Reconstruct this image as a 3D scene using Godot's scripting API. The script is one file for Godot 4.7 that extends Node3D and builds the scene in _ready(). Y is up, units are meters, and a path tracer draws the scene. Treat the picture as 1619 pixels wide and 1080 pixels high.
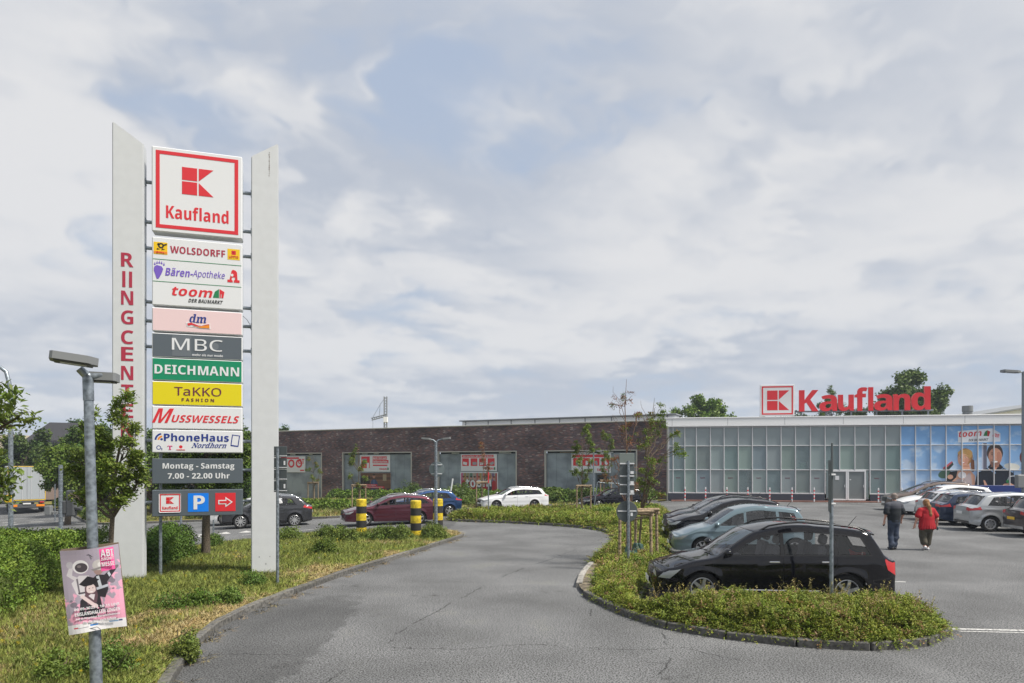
extends Node3D
# Retail-park entrance: sign pylon, curved drive, planted beds, parked cars, brick and glass store under a cloudy sky.
# World: camera at the origin 2.7 m up looking along -z; V(x, y, d) is a point d metres in front of it.

var M := {}
var taken := {}
var rng := RandomNumberGenerator.new()

class MB:
	var v := PackedVector3Array()
	var n := PackedVector3Array()
	var u := PackedVector2Array()
	var c := PackedColorArray()
	var col := Color(1, 1, 1)
	var tinted := false
	func tri(a, b, d, out = null):
		var nn: Vector3 = (d - a).cross(b - a)
		if nn.length_squared() < 1e-16:
			return
		nn = nn.normalized()
		if out != null and nn.dot(out) < 0:
			nn = -nn
			var t = b
			b = d
			d = t
		v.append(a); v.append(b); v.append(d)
		for i in 3:
			n.append(nn); c.append(col)
		u.append(Vector2(a.x + a.z, a.y)); u.append(Vector2(b.x + b.z, b.y)); u.append(Vector2(d.x + d.z, d.y))
	func quad(a, b, d, e, out = null):
		tri(a, b, d, out)
		tri(a, d, e, out)
	func quad_uv(a, b, d, e, out, ua, ub, ud, ue):
		var s := v.size()
		tri(a, b, d, out)
		tri(a, d, e, out)
		var look := [[a, ua], [b, ub], [d, ud], [e, ue]]
		for i in range(s, v.size()):
			for k in look:
				if v[i].is_equal_approx(k[0]):
					u[i] = k[1]
	func vert(p, nn, uv = Vector2()):
		v.append(p); n.append(nn); u.append(uv); c.append(col)
	func stri(p, q, r, np, nq, nr):   # smooth triangle, wound to agree with its normals
		var f: Vector3 = (r - p).cross(q - p)
		if f.length_squared() < 1e-18:
			return
		if f.dot(np + nq + nr) < 0:
			vert(p, np); vert(r, nr); vert(q, nq)
		else:
			vert(p, np); vert(q, nq); vert(r, nr)
	func squad(p, q, r, s, np, nq, nr, ns):
		stri(p, q, r, np, nq, nr)
		stri(p, r, s, np, nr, ns)
	func box(ctr: Vector3, size: Vector3, b := Basis()):
		var h := size / 2.0
		for ax in 3:
			for sg in [-1.0, 1.0]:
				var nn := Vector3(); nn[ax] = sg
				var e1 := Vector3(); e1[(ax + 1) % 3] = h[(ax + 1) % 3]
				var e2 := Vector3(); e2[(ax + 2) % 3] = h[(ax + 2) % 3]
				var o: Vector3 = nn * h[ax]
				quad(ctr + b * (o - e1 - e2), ctr + b * (o + e1 - e2), ctr + b * (o + e1 + e2), ctr + b * (o - e1 + e2), b * nn)
	func bbox(ctr: Vector3, size: Vector3, bev: float, b := Basis()):
		var h := size / 2.0
		var i := h - Vector3(bev, bev, bev)
		var P = func(sx, sy, sz, ax):
			var p := Vector3(sx * i.x, sy * i.y, sz * i.z)
			p[ax] = [sx, sy, sz][ax] * h[ax]
			return ctr + b * p
		for ax in 3:
			for sg in [-1, 1]:
				var q := []
				for t in [[-1, -1], [1, -1], [1, 1], [-1, 1]]:
					var s := [0, 0, 0]
					s[ax] = sg; s[(ax + 1) % 3] = t[0]; s[(ax + 2) % 3] = t[1]
					q.append(P.call(s[0], s[1], s[2], ax))
				var nn := Vector3(); nn[ax] = sg
				quad(q[0], q[1], q[2], q[3], b * nn)
		for ax in 3:
			var a1 := (ax + 1) % 3
			var a2 := (ax + 2) % 3
			for s1 in [-1, 1]:
				for s2 in [-1, 1]:
					var lo := [0, 0, 0]; lo[ax] = -1; lo[a1] = s1; lo[a2] = s2
					var hi := lo.duplicate(); hi[ax] = 1
					var nn := Vector3(); nn[a1] = s1; nn[a2] = s2
					quad(P.call(lo[0], lo[1], lo[2], a1), P.call(hi[0], hi[1], hi[2], a1), P.call(hi[0], hi[1], hi[2], a2), P.call(lo[0], lo[1], lo[2], a2), b * nn)
		for sx in [-1, 1]:
			for sy in [-1, 1]:
				for sz in [-1, 1]:
					tri(P.call(sx, sy, sz, 0), P.call(sx, sy, sz, 1), P.call(sx, sy, sz, 2), b * Vector3(sx, sy, sz))
	func tube(pts: Array, rad: Array, seg := 8, caps := true):
		var k := pts.size()
		var rings := []
		var nors := []
		var ref := Vector3(0.31, 0.17, 0.93)
		for i in k:
			var t: Vector3 = (pts[mini(i + 1, k - 1)] - pts[maxi(i - 1, 0)]).normalized()
			var a: Vector3 = t.cross(ref)
			if a.length() < 0.05:
				a = t.cross(Vector3(1, 0, 0))
			a = a.normalized()
			var bb: Vector3 = t.cross(a)
			ref = -t.cross(a).cross(a) if false else ref
			var ring := []
			var nr := []
			for j in seg:
				var an := TAU * j / seg
				var dd: Vector3 = a * cos(an) + bb * sin(an)
				ring.append(pts[i] + dd * rad[i]); nr.append(dd)
			rings.append(ring); nors.append(nr)
		for i in k - 1:
			for j in seg:
				var j2 := (j + 1) % seg
				squad(rings[i][j], rings[i][j2], rings[i + 1][j2], rings[i + 1][j], nors[i][j], nors[i][j2], nors[i + 1][j2], nors[i + 1][j])
		if caps:
			for e in [0, k - 1]:
				var out: Vector3 = (pts[0] - pts[1]) if e == 0 else (pts[k - 1] - pts[k - 2])
				for j in seg:
					tri(pts[e], rings[e][j], rings[e][(j + 1) % seg], out)
	func lathe(prof: Array, seg: int, xf := Transform3D()):   # profile of (radius, height) round local y
		for i in prof.size() - 1:
			var p: Vector2 = prof[i]
			var q: Vector2 = prof[i + 1]
			var sl := Vector2(q.y - p.y, p.x - q.x).normalized()
			for j in seg:
				var a := TAU * j / seg
				var b := TAU * (j + 1) / seg
				var ca := Vector3(cos(a), 0, sin(a))
				var cb := Vector3(cos(b), 0, sin(b))
				var up := Vector3.UP
				var na: Vector3 = xf.basis * (ca * sl.x + up * sl.y)
				var nb: Vector3 = xf.basis * (cb * sl.x + up * sl.y)
				squad(xf * (ca * p.x + up * p.y), xf * (cb * p.x + up * p.y), xf * (cb * q.x + up * q.y), xf * (ca * q.x + up * q.y), na, nb, nb, na)
	func prism(poly: PackedVector2Array, depth: float, xf := Transform3D()):   # polygon in local xy, front at z = depth
		var id := Geometry2D.triangulate_polygon(poly)
		for i in range(0, id.size(), 3):
			for z in [0.0, depth]:
				var q := []
				for k in 3:
					q.append(xf * Vector3(poly[id[i + k]].x, poly[id[i + k]].y, z))
				tri(q[0], q[1], q[2], xf.basis * Vector3(0, 0, 1 if z == depth and depth > 0 else -1))
		var cw := Geometry2D.is_polygon_clockwise(poly)
		for i in poly.size():
			var a: Vector2 = poly[i]
			var b: Vector2 = poly[(i + 1) % poly.size()]
			var o := Vector3((b - a).y, -(b - a).x, 0) * (-1.0 if cw else 1.0)
			quad(xf * Vector3(a.x, a.y, 0), xf * Vector3(b.x, b.y, 0), xf * Vector3(b.x, b.y, depth), xf * Vector3(a.x, a.y, depth), xf.basis * o)
	func blob(ctr: Vector3, rad: Vector3, seg := 12, b := Basis()):
		var rows := maxi(4, seg / 2)
		for i in rows:
			for j in seg:
				var q := []
				var nn := []
				for t in [[i, j], [i, j + 1], [i + 1, j + 1], [i + 1, j]]:
					var th: float = PI * t[0] / rows
					var ph: float = TAU * t[1] / seg
					var d := Vector3(sin(th) * cos(ph), cos(th), sin(th) * sin(ph))
					q.append(ctr + b * (d * rad)); nn.append((b * (d / rad)).normalized())
				squad(q[0], q[1], q[2], q[3], nn[0], nn[1], nn[2], nn[3])
	func mesh(m: Material = null) -> ArrayMesh:
		var a := []
		a.resize(Mesh.ARRAY_MAX)
		a[Mesh.ARRAY_VERTEX] = v; a[Mesh.ARRAY_NORMAL] = n; a[Mesh.ARRAY_TEX_UV] = u
		if tinted:
			a[Mesh.ARRAY_COLOR] = c
		var am := ArrayMesh.new()
		if v.size():
			am.add_surface_from_arrays(Mesh.PRIMITIVE_TRIANGLES, a)
			if m:
				am.surface_set_material(0, m)
		return am

func V(x, y, d) -> Vector3:
	return Vector3(x, y, -d)

func sstep(a, b, x) -> float:
	return smoothstep(a, b, x)

func gy(x: float, d: float) -> float:   # height of the tarmac: level by the store, falling gently to the street on the left
	return -0.25 * smoothstep(13.0, 34.0, d) * (1.0 - smoothstep(4.0, 14.0, x)) - 0.03 * clampf(-x - 6.0, 0.0, 60.0) * smoothstep(10.0, 30.0, d)

func numbered(called: String) -> String:
	if not taken.has(called):
		taken[called] = 0
		return called
	taken[called] += 1
	return "%s_%03d" % [called, taken[called]]

func tag(o: Node, label: String, category: String, group := "", kind := ""):
	if label: o.set_meta("label", label)
	if category: o.set_meta("category", category)
	if group: o.set_meta("group", group)
	if kind: o.set_meta("kind", kind)
	return o

func thing(called: String, label: String, category: String, at := Vector3(), turn := 0.0, group := "") -> Node3D:
	var o := Node3D.new()
	o.name = numbered(called)
	add_child(o)
	o.position = at
	o.rotation.y = turn
	tag(o, label, category, group)
	return o

func part(parent: Node, called: String, mb, m: Material, at := Transform3D()) -> MeshInstance3D:
	var o := MeshInstance3D.new()
	o.name = called
	o.mesh = mb.mesh() if mb is MB else mb
	o.material_override = m
	o.transform = at
	parent.add_child(o, true)
	return o

func setting(called: String, mb, m: Material, kind := "structure") -> MeshInstance3D:
	var o := MeshInstance3D.new()
	o.name = numbered(called)
	o.mesh = mb.mesh() if mb is MB else mb
	o.material_override = m
	add_child(o)
	o.set_meta("kind", kind)
	return o

func mat(lin: Color, rough := 0.8, metal := 0.0) -> StandardMaterial3D:
	var m := StandardMaterial3D.new()
	var a := lin.a
	m.albedo_color = lin.linear_to_srgb()
	m.albedo_color.a = a
	m.roughness = rough
	m.metallic = metal
	return m

func lin(r, g, b) -> Color:
	return Color(r, g, b)

func noise_tex(freq: float, size: int, contrast: float, bright: float, seed_: int, octaves := 4, type := FastNoiseLite.TYPE_SIMPLEX_SMOOTH) -> ImageTexture:
	var im := noise_img(freq, size, size, contrast, bright, seed_, octaves, type)
	return ImageTexture.create_from_image(im)

func noise_img(freq: float, w: int, h: int, contrast: float, bright: float, seed_: int, octaves := 4, type := FastNoiseLite.TYPE_SIMPLEX_SMOOTH) -> Image:
	var f := FastNoiseLite.new()
	f.noise_type = type
	f.seed = seed_
	f.frequency = freq
	f.fractal_octaves = octaves
	var im := f.get_seamless_image(w, h)
	im.convert(Image.FORMAT_RGB8)
	im.adjust_bcs(1.0, contrast, 1.0)
	im.adjust_bcs(1.84 + 0.0 * bright, 1.0, 1.0)   # mean near white, so that the material's own colour sets the tone
	return im

func tri_tex(m: StandardMaterial3D, tex: Texture2D, scale: float, bump: Texture2D = null, bscale := 1.0, depth := 0.4):
	m.albedo_texture = tex
	m.uv1_triplanar = true
	m.uv1_world_triplanar = true
	m.uv1_scale = Vector3(scale, scale, scale)
	if bump:
		m.heightmap_enabled = true
		m.heightmap_texture = bump
		m.heightmap_scale = depth
	return m

func text_part(parent: Node, called: String, s: String, face: String, xf: Transform3D, w: float, h: float, m: Material, depth := 0.006) -> MeshInstance3D:
	# lettering centred on xf (x right, y up, z out), fitted to w x h metres
	var f := SystemFont.new()
	f.font_names = PackedStringArray(["Droid Serif" if face.begins_with("serif") else "Droid Sans"])
	f.font_weight = 700 if face.ends_with("bold") else 400
	var t := TextMesh.new()
	t.font = f
	t.text = s
	t.font_size = 64
	t.pixel_size = 0.01
	t.depth = 0.1
	t.curve_step = 2.0
	var bb := t.get_aabb()
	var o := MeshInstance3D.new()
	o.name = called
	o.mesh = t
	o.material_override = m
	parent.add_child(o, true)
	var sx := w / bb.size.x
	var sy := h / bb.size.y
	var sz := depth / bb.size.z
	var b := Basis.from_scale(Vector3(sx, sy, sz))
	var ctr := bb.position + bb.size / 2.0
	o.transform = xf * Transform3D(b, -(b * ctr) + Vector3(0, 0, depth / 2.0))
	return o

func sheet(poly: PackedVector2Array, lift: float, cell: float, skirt := 0.0) -> MB:   # polygon in (x, d), draped over the terrain
	var mb := MB.new()
	var lo := poly[0]
	var hi := poly[0]
	for p in poly:
		lo = lo.min(p); hi = hi.max(p)
	var nx := int(ceil((hi.x - lo.x) / cell))
	var nd := int(ceil((hi.y - lo.y) / cell))
	for i in nx:
		for j in nd:
			var q := PackedVector2Array([lo + Vector2(i, j) * cell, lo + Vector2(i + 1, j) * cell, lo + Vector2(i + 1, j + 1) * cell, lo + Vector2(i, j + 1) * cell])
			for r in Geometry2D.intersect_polygons(q, poly):
				var id := Geometry2D.triangulate_polygon(r)
				for k in range(0, id.size(), 3):
					var s := mb.v.size()
					var p3 := []
					for e in 3:
						var p: Vector2 = r[id[k + e]]
						p3.append(V(p.x, gy(p.x, p.y) + lift, p.y))
					mb.tri(p3[0], p3[1], p3[2], Vector3.UP)
					for e in range(s, mb.v.size()):
						mb.u[e] = Vector2(mb.v[e].x, -mb.v[e].z)
						mb.n[e] = Vector3.UP
	if skirt > 0.0:
		for i in poly.size():
			var a := poly[i]
			var b := poly[(i + 1) % poly.size()]
			mb.quad(V(a.x, gy(a.x, a.y) + lift, a.y), V(b.x, gy(b.x, b.y) + lift, b.y), V(b.x, gy(b.x, b.y) + lift - skirt, b.y), V(a.x, gy(a.x, a.y) + lift - skirt, a.y))
	return mb

func pts2(a: Array) -> PackedVector2Array:
	var r := PackedVector2Array()
	for p in a:
		r.append(Vector2(p[0], p[1]))
	return r

func smooth_line(a: Array, per := 4) -> PackedVector2Array:   # Catmull-Rom through the points
	var p := pts2(a)
	var r := PackedVector2Array()
	for i in p.size() - 1:
		var p0 := p[maxi(i - 1, 0)]
		var p3 := p[mini(i + 2, p.size() - 1)]
		for k in per:
			r.append(p[i].cubic_interpolate(p[i + 1], p0, p3, float(k) / per))
	r.append(p[p.size() - 1])
	return r

func resample(line: PackedVector2Array, step: float) -> PackedVector2Array:
	var r := PackedVector2Array([line[0]])
	var left := step
	for i in line.size() - 1:
		var a := line[i]
		var b := line[i + 1]
		var l := a.distance_to(b)
		var at := 0.0
		while l - at >= left:
			at += left
			r.append(a.lerp(b, at / l))
			left = step
		left -= l - at
	return r

func kerb(called: String, line: PackedVector2Array, m_list: Array, step := 1.0, width := 0.14, high := 0.12, sink := 0.25):
	# a run of single kerb stones, their joints open by a few millimetres
	var root := Node3D.new()
	root.name = numbered(called)
	add_child(root)
	root.set_meta("kind", "structure")
	var p := resample(line, step)
	for i in p.size() - 1:
		var a := p[i]
		var b := p[i + 1]
		var mid := (a + b) / 2.0
		var dir := (b - a).normalized()
		var len_ := a.distance_to(b) - 0.012
		var mb := MB.new()
		var ya := gy(a.x, a.y)
		var yb := gy(b.x, b.y)
		var tilt := atan2(yb - ya, step)
		var bs := Basis(Vector3.UP, atan2(dir.y, dir.x)) * Basis(Vector3(0, 0, 1), tilt + rng.randf_range(-0.006, 0.006)) * Basis(Vector3(1, 0, 0), rng.randf_range(-0.02, 0.02))
		mb.bbox(Vector3(), Vector3(len_, high + sink, width), 0.014)
		var o := part(root, "kerb_stone", mb, m_list[rng.randi() % m_list.size()])
		o.transform = Transform3D(bs, V(mid.x, (ya + yb) / 2.0 + (high - sink) / 2.0 + rng.randf_range(-0.006, 0.006), mid.y))
	return root

func _ready():
	rng.seed = 7
	make_camera_and_light()
	make_materials()
	print("materials ", Time.get_ticks_msec())
	make_terrain()
	make_brick_store()
	make_glass_store()
	make_backdrop()
	print("structure ", Time.get_ticks_msec())
	make_pylon()
	make_street_furniture()
	print("furniture ", Time.get_ticks_msec())
	make_cars()
	print("cars ", Time.get_ticks_msec())
	make_people()
	print("people ", Time.get_ticks_msec())
	make_plants()
	print("plants ", Time.get_ticks_msec())

func make_camera_and_light():
	var cam := Camera3D.new()
	cam.name = "camera"
	cam.projection = Camera3D.PROJECTION_FRUSTUM   # level camera with the lens shifted up, so that verticals stay vertical
	cam.near = 0.1
	cam.far = 1500.0
	cam.size = 0.1 * 1080.0 / 1079.0
	cam.frustum_offset = Vector2(0, 0.1 * 195.0 / 1079.0)
	cam.position = Vector3(0, 2.7, 0)
	add_child(cam)
	cam.current = true
	var env := Environment.new()
	env.background_mode = Environment.BG_SKY
	env.tonemap_mode = Environment.TONE_MAPPER_LINEAR
	env.tonemap_exposure = 1.4
	env.sdfgi_enabled = true
	env.ssao_enabled = true
	env.ssil_enabled = true
	env.fog_enabled = true
	env.fog_density = 0.0005
	env.fog_light_color = Color(0.80, 0.85, 0.92)
	var sky := Sky.new()
	var pm := PanoramaSkyMaterial.new()
	pm.panorama = ImageTexture.create_from_image(sky_image(2048, 1024))
	sky.sky_material = pm
	env.sky = sky
	var we := WorldEnvironment.new()
	we.name = "environment"
	we.environment = env
	add_child(we)
	var sun := DirectionalLight3D.new()
	sun.name = "sun"
	sun.light_energy = 1.35
	sun.light_color = Color(1.0, 0.972, 0.93)
	sun.light_angular_distance = 9.0
	sun.shadow_enabled = true
	add_child(sun)
	sun.look_at_from_position(Vector3(9.0, 14.0, 3.6), Vector3())

func sky_image(w: int, h: int) -> Image:
	# thin broken cloud over pale blue: direction -> point on a flat cloud layer -> layered noise
	var f := FastNoiseLite.new()
	f.noise_type = FastNoiseLite.TYPE_SIMPLEX_SMOOTH
	f.seed = 21
	f.frequency = 0.62
	f.fractal_octaves = 6
	f.fractal_gain = 0.56
	var g := FastNoiseLite.new()
	g.noise_type = FastNoiseLite.TYPE_SIMPLEX_SMOOTH
	g.seed = 5
	g.frequency = 1.7
	g.fractal_octaves = 5
	var data := PackedFloat32Array()
	data.resize(w * h * 3)
	var blue_top := Vector3(0.26, 0.335, 0.475)
	var blue_low := Vector3(0.33, 0.40, 0.50)
	var grey := Vector3(0.355, 0.388, 0.45)
	var white := Vector3(0.55, 0.553, 0.565)
	var ground := Vector3(0.16, 0.165, 0.15)
	for y in h:
		var el := PI / 2.0 - PI * (y + 0.5) / h
		var se := sin(el)
		var ce := cos(el)
		for x in w:
			var c: Vector3
			if el < -0.02:
				c = ground
			else:
				var az := TAU * ((x + 0.5) / w - 0.5)
				var k := 1.0 / (maxf(se, 0.0) + 0.10)
				var px := sin(az) * ce * k
				var pz := cos(az) * ce * k
				var wx := g.get_noise_2d(px * 0.6 + 9.0, pz * 0.6) * 0.28
				var a := f.get_noise_2d(px + wx + 3.1, pz * 1.02 + wx) 
				var b := g.get_noise_2d(px * 1.3 - 4.0 + a * 0.6, pz * 1.3 + a * 0.6)
				var cover := smoothstep(-0.62, -0.08, a + 0.35 * b)
				cover = 0.36 + 0.64 * cover
				var bright := smoothstep(-0.30, 0.32, 0.75 * f.get_noise_2d(px * 0.42 + 17.0 + b * 0.2, pz * 0.6 - 8.0) + 0.30 * b + 0.22 * a + 0.04)
				var cl := grey.lerp(white, bright)
				var bl := blue_low.lerp(blue_top, smoothstep(0.0, 0.75, se))
				c = bl.lerp(cl, cover)
				var hz := exp(-maxf(se, 0.0) * 9.0)
				c = c.lerp(Vector3(0.41, 0.455, 0.515), hz * 0.6)
			var i := (y * w + x) * 3
			data[i] = c.x; data[i + 1] = c.y; data[i + 2] = c.z
	return Image.create_from_data(w, h, false, Image.FORMAT_RGBF, data.to_byte_array())

func make_materials():
	var grain := noise_tex(0.12, 512, 0.55, 1.15, 1, 3)
	var blotch := noise_tex(0.012, 512, 0.45, 1.25, 2, 5)
	M.white = mat(lin(0.675, 0.70, 0.72), 0.5)
	tri_tex(M.white, noise_tex(0.02, 512, 0.018, 1.72, 71, 5), 0.35)
	M.white_panel = mat(lin(0.68, 0.695, 0.715), 0.35)
	M.pink_panel = mat(lin(0.74, 0.56, 0.57), 0.4)
	M.slate = mat(lin(0.085, 0.105, 0.125), 0.5)
	M.green_panel = mat(lin(0.0, 0.225, 0.105), 0.35)
	M.yellow_panel = mat(lin(0.68, 0.58, 0.0), 0.35)
	M.red = mat(lin(0.62, 0.022, 0.032), 0.4)
	M.dark_red = mat(lin(0.36, 0.02, 0.05), 0.5)
	M.wine = mat(lin(0.12, 0.012, 0.04), 0.5)
	M.purple = mat(lin(0.16, 0.09, 0.48), 0.5)
	M.black = mat(lin(0.012, 0.012, 0.013), 0.5)
	M.navy = mat(lin(0.01, 0.03, 0.22), 0.45)
	M.blue = mat(lin(0.0, 0.19, 0.78), 0.4)
	M.green = mat(lin(0.01, 0.19, 0.07), 0.45)
	M.yellow = mat(lin(0.78, 0.50, 0.0), 0.45)
	M.orange = mat(lin(0.75, 0.24, 0.01), 0.45)
	M.magenta = mat(lin(0.62, 0.0, 0.17), 0.45)
	M.print_grey = mat(lin(0.30, 0.32, 0.34), 0.45)
	M.galv = mat(lin(0.30, 0.345, 0.39), 0.42, 0.55)
	tri_tex(M.galv, noise_tex(0.035, 256, 0.35, 1.45, 8, 3, FastNoiseLite.TYPE_CELLULAR), 1.7)
	M.bollard_yellow = mat(lin(0.70, 0.52, 0.02), 0.6)
	tri_tex(M.bollard_yellow, noise_tex(0.02, 256, 0.35, 1.5, 66, 5), 0.9)
	M.bollard_black = mat(lin(0.02, 0.02, 0.021), 0.7)
	M.steel = mat(lin(0.20, 0.23, 0.26), 0.5, 0.4)
	M.alu = mat(lin(0.60, 0.61, 0.63), 0.5, 0.0)
	M.sign_back = mat(lin(0.075, 0.09, 0.095), 0.55)
	M.lamp_grey = mat(lin(0.185, 0.195, 0.20), 0.5)
	M.lamp_dark = mat(lin(0.07, 0.075, 0.08), 0.6)
	M.lens = mat(lin(0.55, 0.57, 0.55), 0.2)
	M.rubber = mat(lin(0.012, 0.012, 0.012), 0.85)
	# tarmac: broad tone map with drawn cracks, fine aggregate over it
	M.asphalt = mat(lin(0.226, 0.231, 0.234), 0.9)
	M.asphalt.albedo_texture = ImageTexture.create_from_image(tarmac_image())
	M.asphalt.uv1_scale = Vector3(1.0 / 24.0, 1.0 / 24.0, 1)
	M.asphalt.uv1_offset = Vector3(0.5, -4.0 / 24.0, 0)
	M.asphalt.detail_enabled = true
	M.asphalt.detail_blend_mode = BaseMaterial3D.BLEND_MODE_MUL
	M.asphalt.detail_albedo = noise_tex(0.36, 1024, 1.5, 1.25, 3, 2)
	M.asphalt.detail_uv_layer = BaseMaterial3D.DETAIL_UV_2
	M.asphalt.uv2_scale = Vector3(0.1, 0.1, 1)
	var aspb := noise_tex(0.30, 512, 1.0, 1.0, 31, 3)
	M.asphalt.heightmap_enabled = true
	M.asphalt.heightmap_texture = aspb
	M.asphalt.heightmap_scale = 0.25
	M.paint_line = mat(lin(0.58, 0.58, 0.56), 0.8)
	tri_tex(M.paint_line, noise_tex(0.09, 256, 0.5, 1.3, 77, 4), 0.7)
	M.soil = mat(lin(0.21, 0.175, 0.12), 0.95)
	tri_tex(M.soil, noise_tex(0.02, 512, 0.6, 1.2, 13, 6), 0.22)
	M.turf = mat(lin(0.19, 0.20, 0.065), 0.95)
	tri_tex(M.turf, turf_image(), 0.09)
	M.kerbs = []
	for k in 4:
		var t: float = [0.115, 0.14, 0.165, 0.13][k]
		var m := mat(lin(t, t * 0.97, t * 0.9), 0.92)
		tri_tex(m, noise_tex(0.03, 256, 0.4, 1.2, 40 + k, 5), 1.3)
		M.kerbs.append(m)
	M.kerbs_pale = []
	for k in 3:
		var t: float = [0.34, 0.39, 0.30][k]
		var m := mat(lin(t, t * 0.96, t * 0.88), 0.92)
		tri_tex(m, M.kerbs[k].albedo_texture, 1.3)
		M.kerbs_pale.append(m)
	M.paving = mat(lin(0.27, 0.13, 0.10), 0.92)
	tri_tex(M.paving, noise_tex(0.08, 256, 0.6, 1.2, 61, 3), 1.0)
	M.glass = mat(Color(0.02, 0.025, 0.028, 0.14), 0.03)
	M.glass.transparency = BaseMaterial3D.TRANSPARENCY_ALPHA
	M.glass.metallic_specular = 0.7
	M.glass.clearcoat_enabled = true
	M.glass.clearcoat = 1.0
	M.glass.clearcoat_roughness = 0.02
	M.glass_dark = mat(Color(0.012, 0.014, 0.016, 0.72), 0.03)
	M.glass_dark.transparency = BaseMaterial3D.TRANSPARENCY_ALPHA
	M.film = mat(Color(0.34, 0.42, 0.425, 0.72), 0.16)
	M.film.transparency = BaseMaterial3D.TRANSPARENCY_ALPHA
	M.film_b = mat(Color(0.30, 0.395, 0.37, 0.78), 0.16)
	M.film_b.transparency = BaseMaterial3D.TRANSPARENCY_ALPHA
	M.film_c = mat(Color(0.28, 0.33, 0.345, 0.9), 0.16)
	M.film_c.transparency = BaseMaterial3D.TRANSPARENCY_ALPHA
	M.wood = mat(lin(0.34, 0.255, 0.165), 0.85)
	tri_tex(M.wood, noise_tex(0.03, 256, 0.6, 1.3, 91, 5), 1.5)
	M.bark = mat(lin(0.13, 0.105, 0.075), 0.95)
	tri_tex(M.bark, noise_tex(0.05, 256, 0.8, 1.3, 92, 5), 2.0)
	M.tarp = mat(lin(0.012, 0.055, 0.042), 0.55)
	M.twig_dead = mat(lin(0.17, 0.105, 0.075), 0.95)
	M.twig = mat(lin(0.12, 0.095, 0.06), 0.95)

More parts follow.
